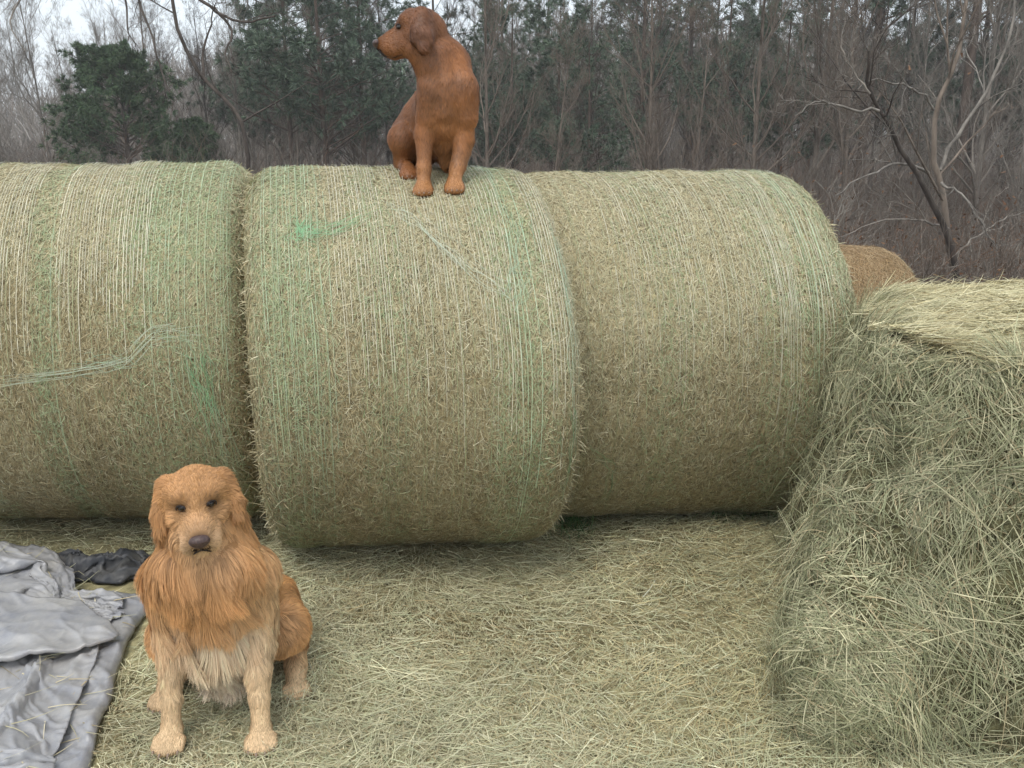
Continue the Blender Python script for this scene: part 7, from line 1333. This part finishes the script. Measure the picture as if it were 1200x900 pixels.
hand_tree('bare_tree', None, 14.0, [
    ([(294, 240), (288, 195), (290, 161), (287, 139), (262, 116), (240, 97), (221, 75), (204, 22), (202, 0), (196, -70)], .045, .03, 0, .3, 'dark'),
    ([(196, -66), (172, -30), (157, 0), (180, 41), (186, 82), (199, 109)], .032, .012, .2, -.7, 'dark'),
    ([(196, -70), (160, -40), (147, -5), (149, 25), (150, 48)], .03, .01, .2, -1, 'dark'),
    ([(198, -50), (215, -12), (240, 4), (262, 19), (285, 28), (322, 19)], .045, .014, .2, -.9, 'dark'),
    ([(252, 10), (275, 40), (262, 62), (272, 85)], .03, .008, -.3, -.9, 'dark'),
    ([(240, 97), (236, 60), (246, 35), (250, 10)], .03, .012, .2, .6, 'dark'),
    ([(172, -34), (100, -40), (40, -20), (5, 20), (30, 60)], .035, .008, .2, -1.2, 'grey'),
], 'crooked dark bare tree rising in the gap between two bales', None, ((4, .3, 5), (4, .45, 3), (3, .5, 3)), up=-.05)

# the far woods read as one mass of trunks and twigs
def far_woods():
    n = 60000; Y = rng.uniform(58, 112, n); px = rng.uniform(-120, 1330, n); x = (px - 600) / FPX * Y
    top = (7.0 + 2.2 * fbm(np.stack([x * .10, Y * .05, 0 * x], -1), 95, 3) + 3.5 * np.clip((px - 150) / 250, 0, 1)) * (Y / 80) ** .5
    zr = rng.random(n) ** .8; L = rng.uniform(.12, .5, n) * top * (1.1 - zr * .75)
    P = np.stack([x, Y, terrain(x, Y) + zr * top * .9], -1)
    D = norm(np.stack([rng.normal(0, .38, n), rng.normal(0, .3, n), np.ones(n)], -1))
    C = palette(n, [(.25, .225, .20), (.20, .178, .158), (.31, .285, .255), (.17, .165, .14), (.22, .18, .15)], [3, 3, 1.5, 1, 1])
    return strands(P, D, norm(np.array([0, -1.0, 0]) + rng.normal(0, .3, (n, 3))), rng.normal(0, .12, (n, 3)), L, rng.uniform(.02, .085, n), C, 3, .25)
V, F, C = far_woods()
o = link('distant_woods', np_mesh('distant_woods', V, F, C), M_TWIG); tag(o, 'grey-brown leafless far woods filling the view beyond the nearer trees', 'woods', None, 'stuff')

# brush under the trees
def brush():
    parts = []
    n = 11000
    Y = 10.5 + 34 * rng.random(n) ** 1.2; px = rng.uniform(-60, 1270, n); x = (px - 600) / FPX * Y
    ok = ~((Y < 18) & (px < 900)); x, Y = x[ok], Y[ok]; n = len(x)
    P0 = np.stack([x, Y, terrain(x, Y) - .05], -1); hgt = rng.uniform(.8, 3.2, n) * (1 + .4 * fbm(np.stack([x * .3, Y * .3, 0 * x], -1), 91, 2)); 
    hgt = np.where(Y < 20, hgt * .6, hgt)
    D = norm(np.stack([rng.normal(0, .28, n), rng.normal(0, .28, n), np.ones(n)], -1))
    k = 5; P = np.empty((n, k, 3)); P[:, 0] = P0; d = D
    for j in range(1, k): d = norm(d + rng.normal(0, .16, d.shape)); P[:, j] = P[:, j - 1] + d * (hgt / (k - 1))[:, None]
    Rd = np.linspace(1, .3, k)[None] * rng.uniform(.006, .016, (n, 1))
    c = palette(n, [(.17, .14, .115), (.21, .18, .15), (.14, .11, .088), (.26, .24, .205), (.18, .11, .075)], [3, 2, 2, .7, .8])
    parts.append(tubes(P, Rd, 3, c))
    A, AR = spawn(P, Rd, 4, .5, 3, (.4, 1.0), .15, .2, .6, .2); parts.append(tubes(A, AR, 3, np.repeat(c, 4, 0)))
    A, AR = spawn(A, AR, 3, .5, 3, (.4, 1.0), .15, .2, .6, .2); parts.append(tubes(A, AR, 3, np.repeat(c, 12, 0)))
    # old brown leaves still hanging low
    m = 16000; Y = rng.uniform(10.5, 30, m); px = rng.uniform(850, 1260, m); x = (px - 600) / FPX * Y
    P = np.stack([x, Y, terrain(x, Y) + rng.exponential(.5, m)], -1)
    parts.append(strands(P, norm(rng.normal(0, 1, (m, 3))), norm(rng.normal(0, 1, (m, 3))), rng.normal(0, .3, (m, 3)), .05, .03, palette(m, [(.14, .075, .045), (.10, .065, .045), (.17, .10, .06)], [1, 1, 1]), 2, .3))
    return cat(parts)
V, F, C = brush()
o = link('undergrowth', np_mesh('undergrowth', V, F, C), M_TWIG); tag(o, 'brown leafless brush and saplings filling the edge of the woods', 'undergrowth', None, 'stuff')


# ------------------------------------------------------------------ thin winter air between the yard and the far trees
bm = bmesh.new(); bmesh.ops.create_cube(bm, size=1)
for v in bm.verts: v.co = Vector((v.co.x * 520, v.co.y * 420 + 130, v.co.z * 42 + 15))
me = bpy.data.meshes.new('haze'); bm.to_mesh(me); bm.free()
M_HAZE = bpy.data.materials.new('haze'); M_HAZE.use_nodes = True
nt = M_HAZE.node_tree; nt.nodes.clear(); o_ = nt.nodes.new('ShaderNodeOutputMaterial'); v_ = nt.nodes.new('ShaderNodeVolumePrincipled')
v_.inputs['Density'].default_value = .0017; v_.inputs['Color'].default_value = (1, .98, .955, 1); v_.inputs['Anisotropy'].default_value = .2
nt.links.new(v_.outputs['Volume'], o_.inputs['Volume'])
hz = link('haze', me, M_HAZE); tag(hz, 'thin pale winter haze in front of the far trees', 'haze', None, 'stuff')
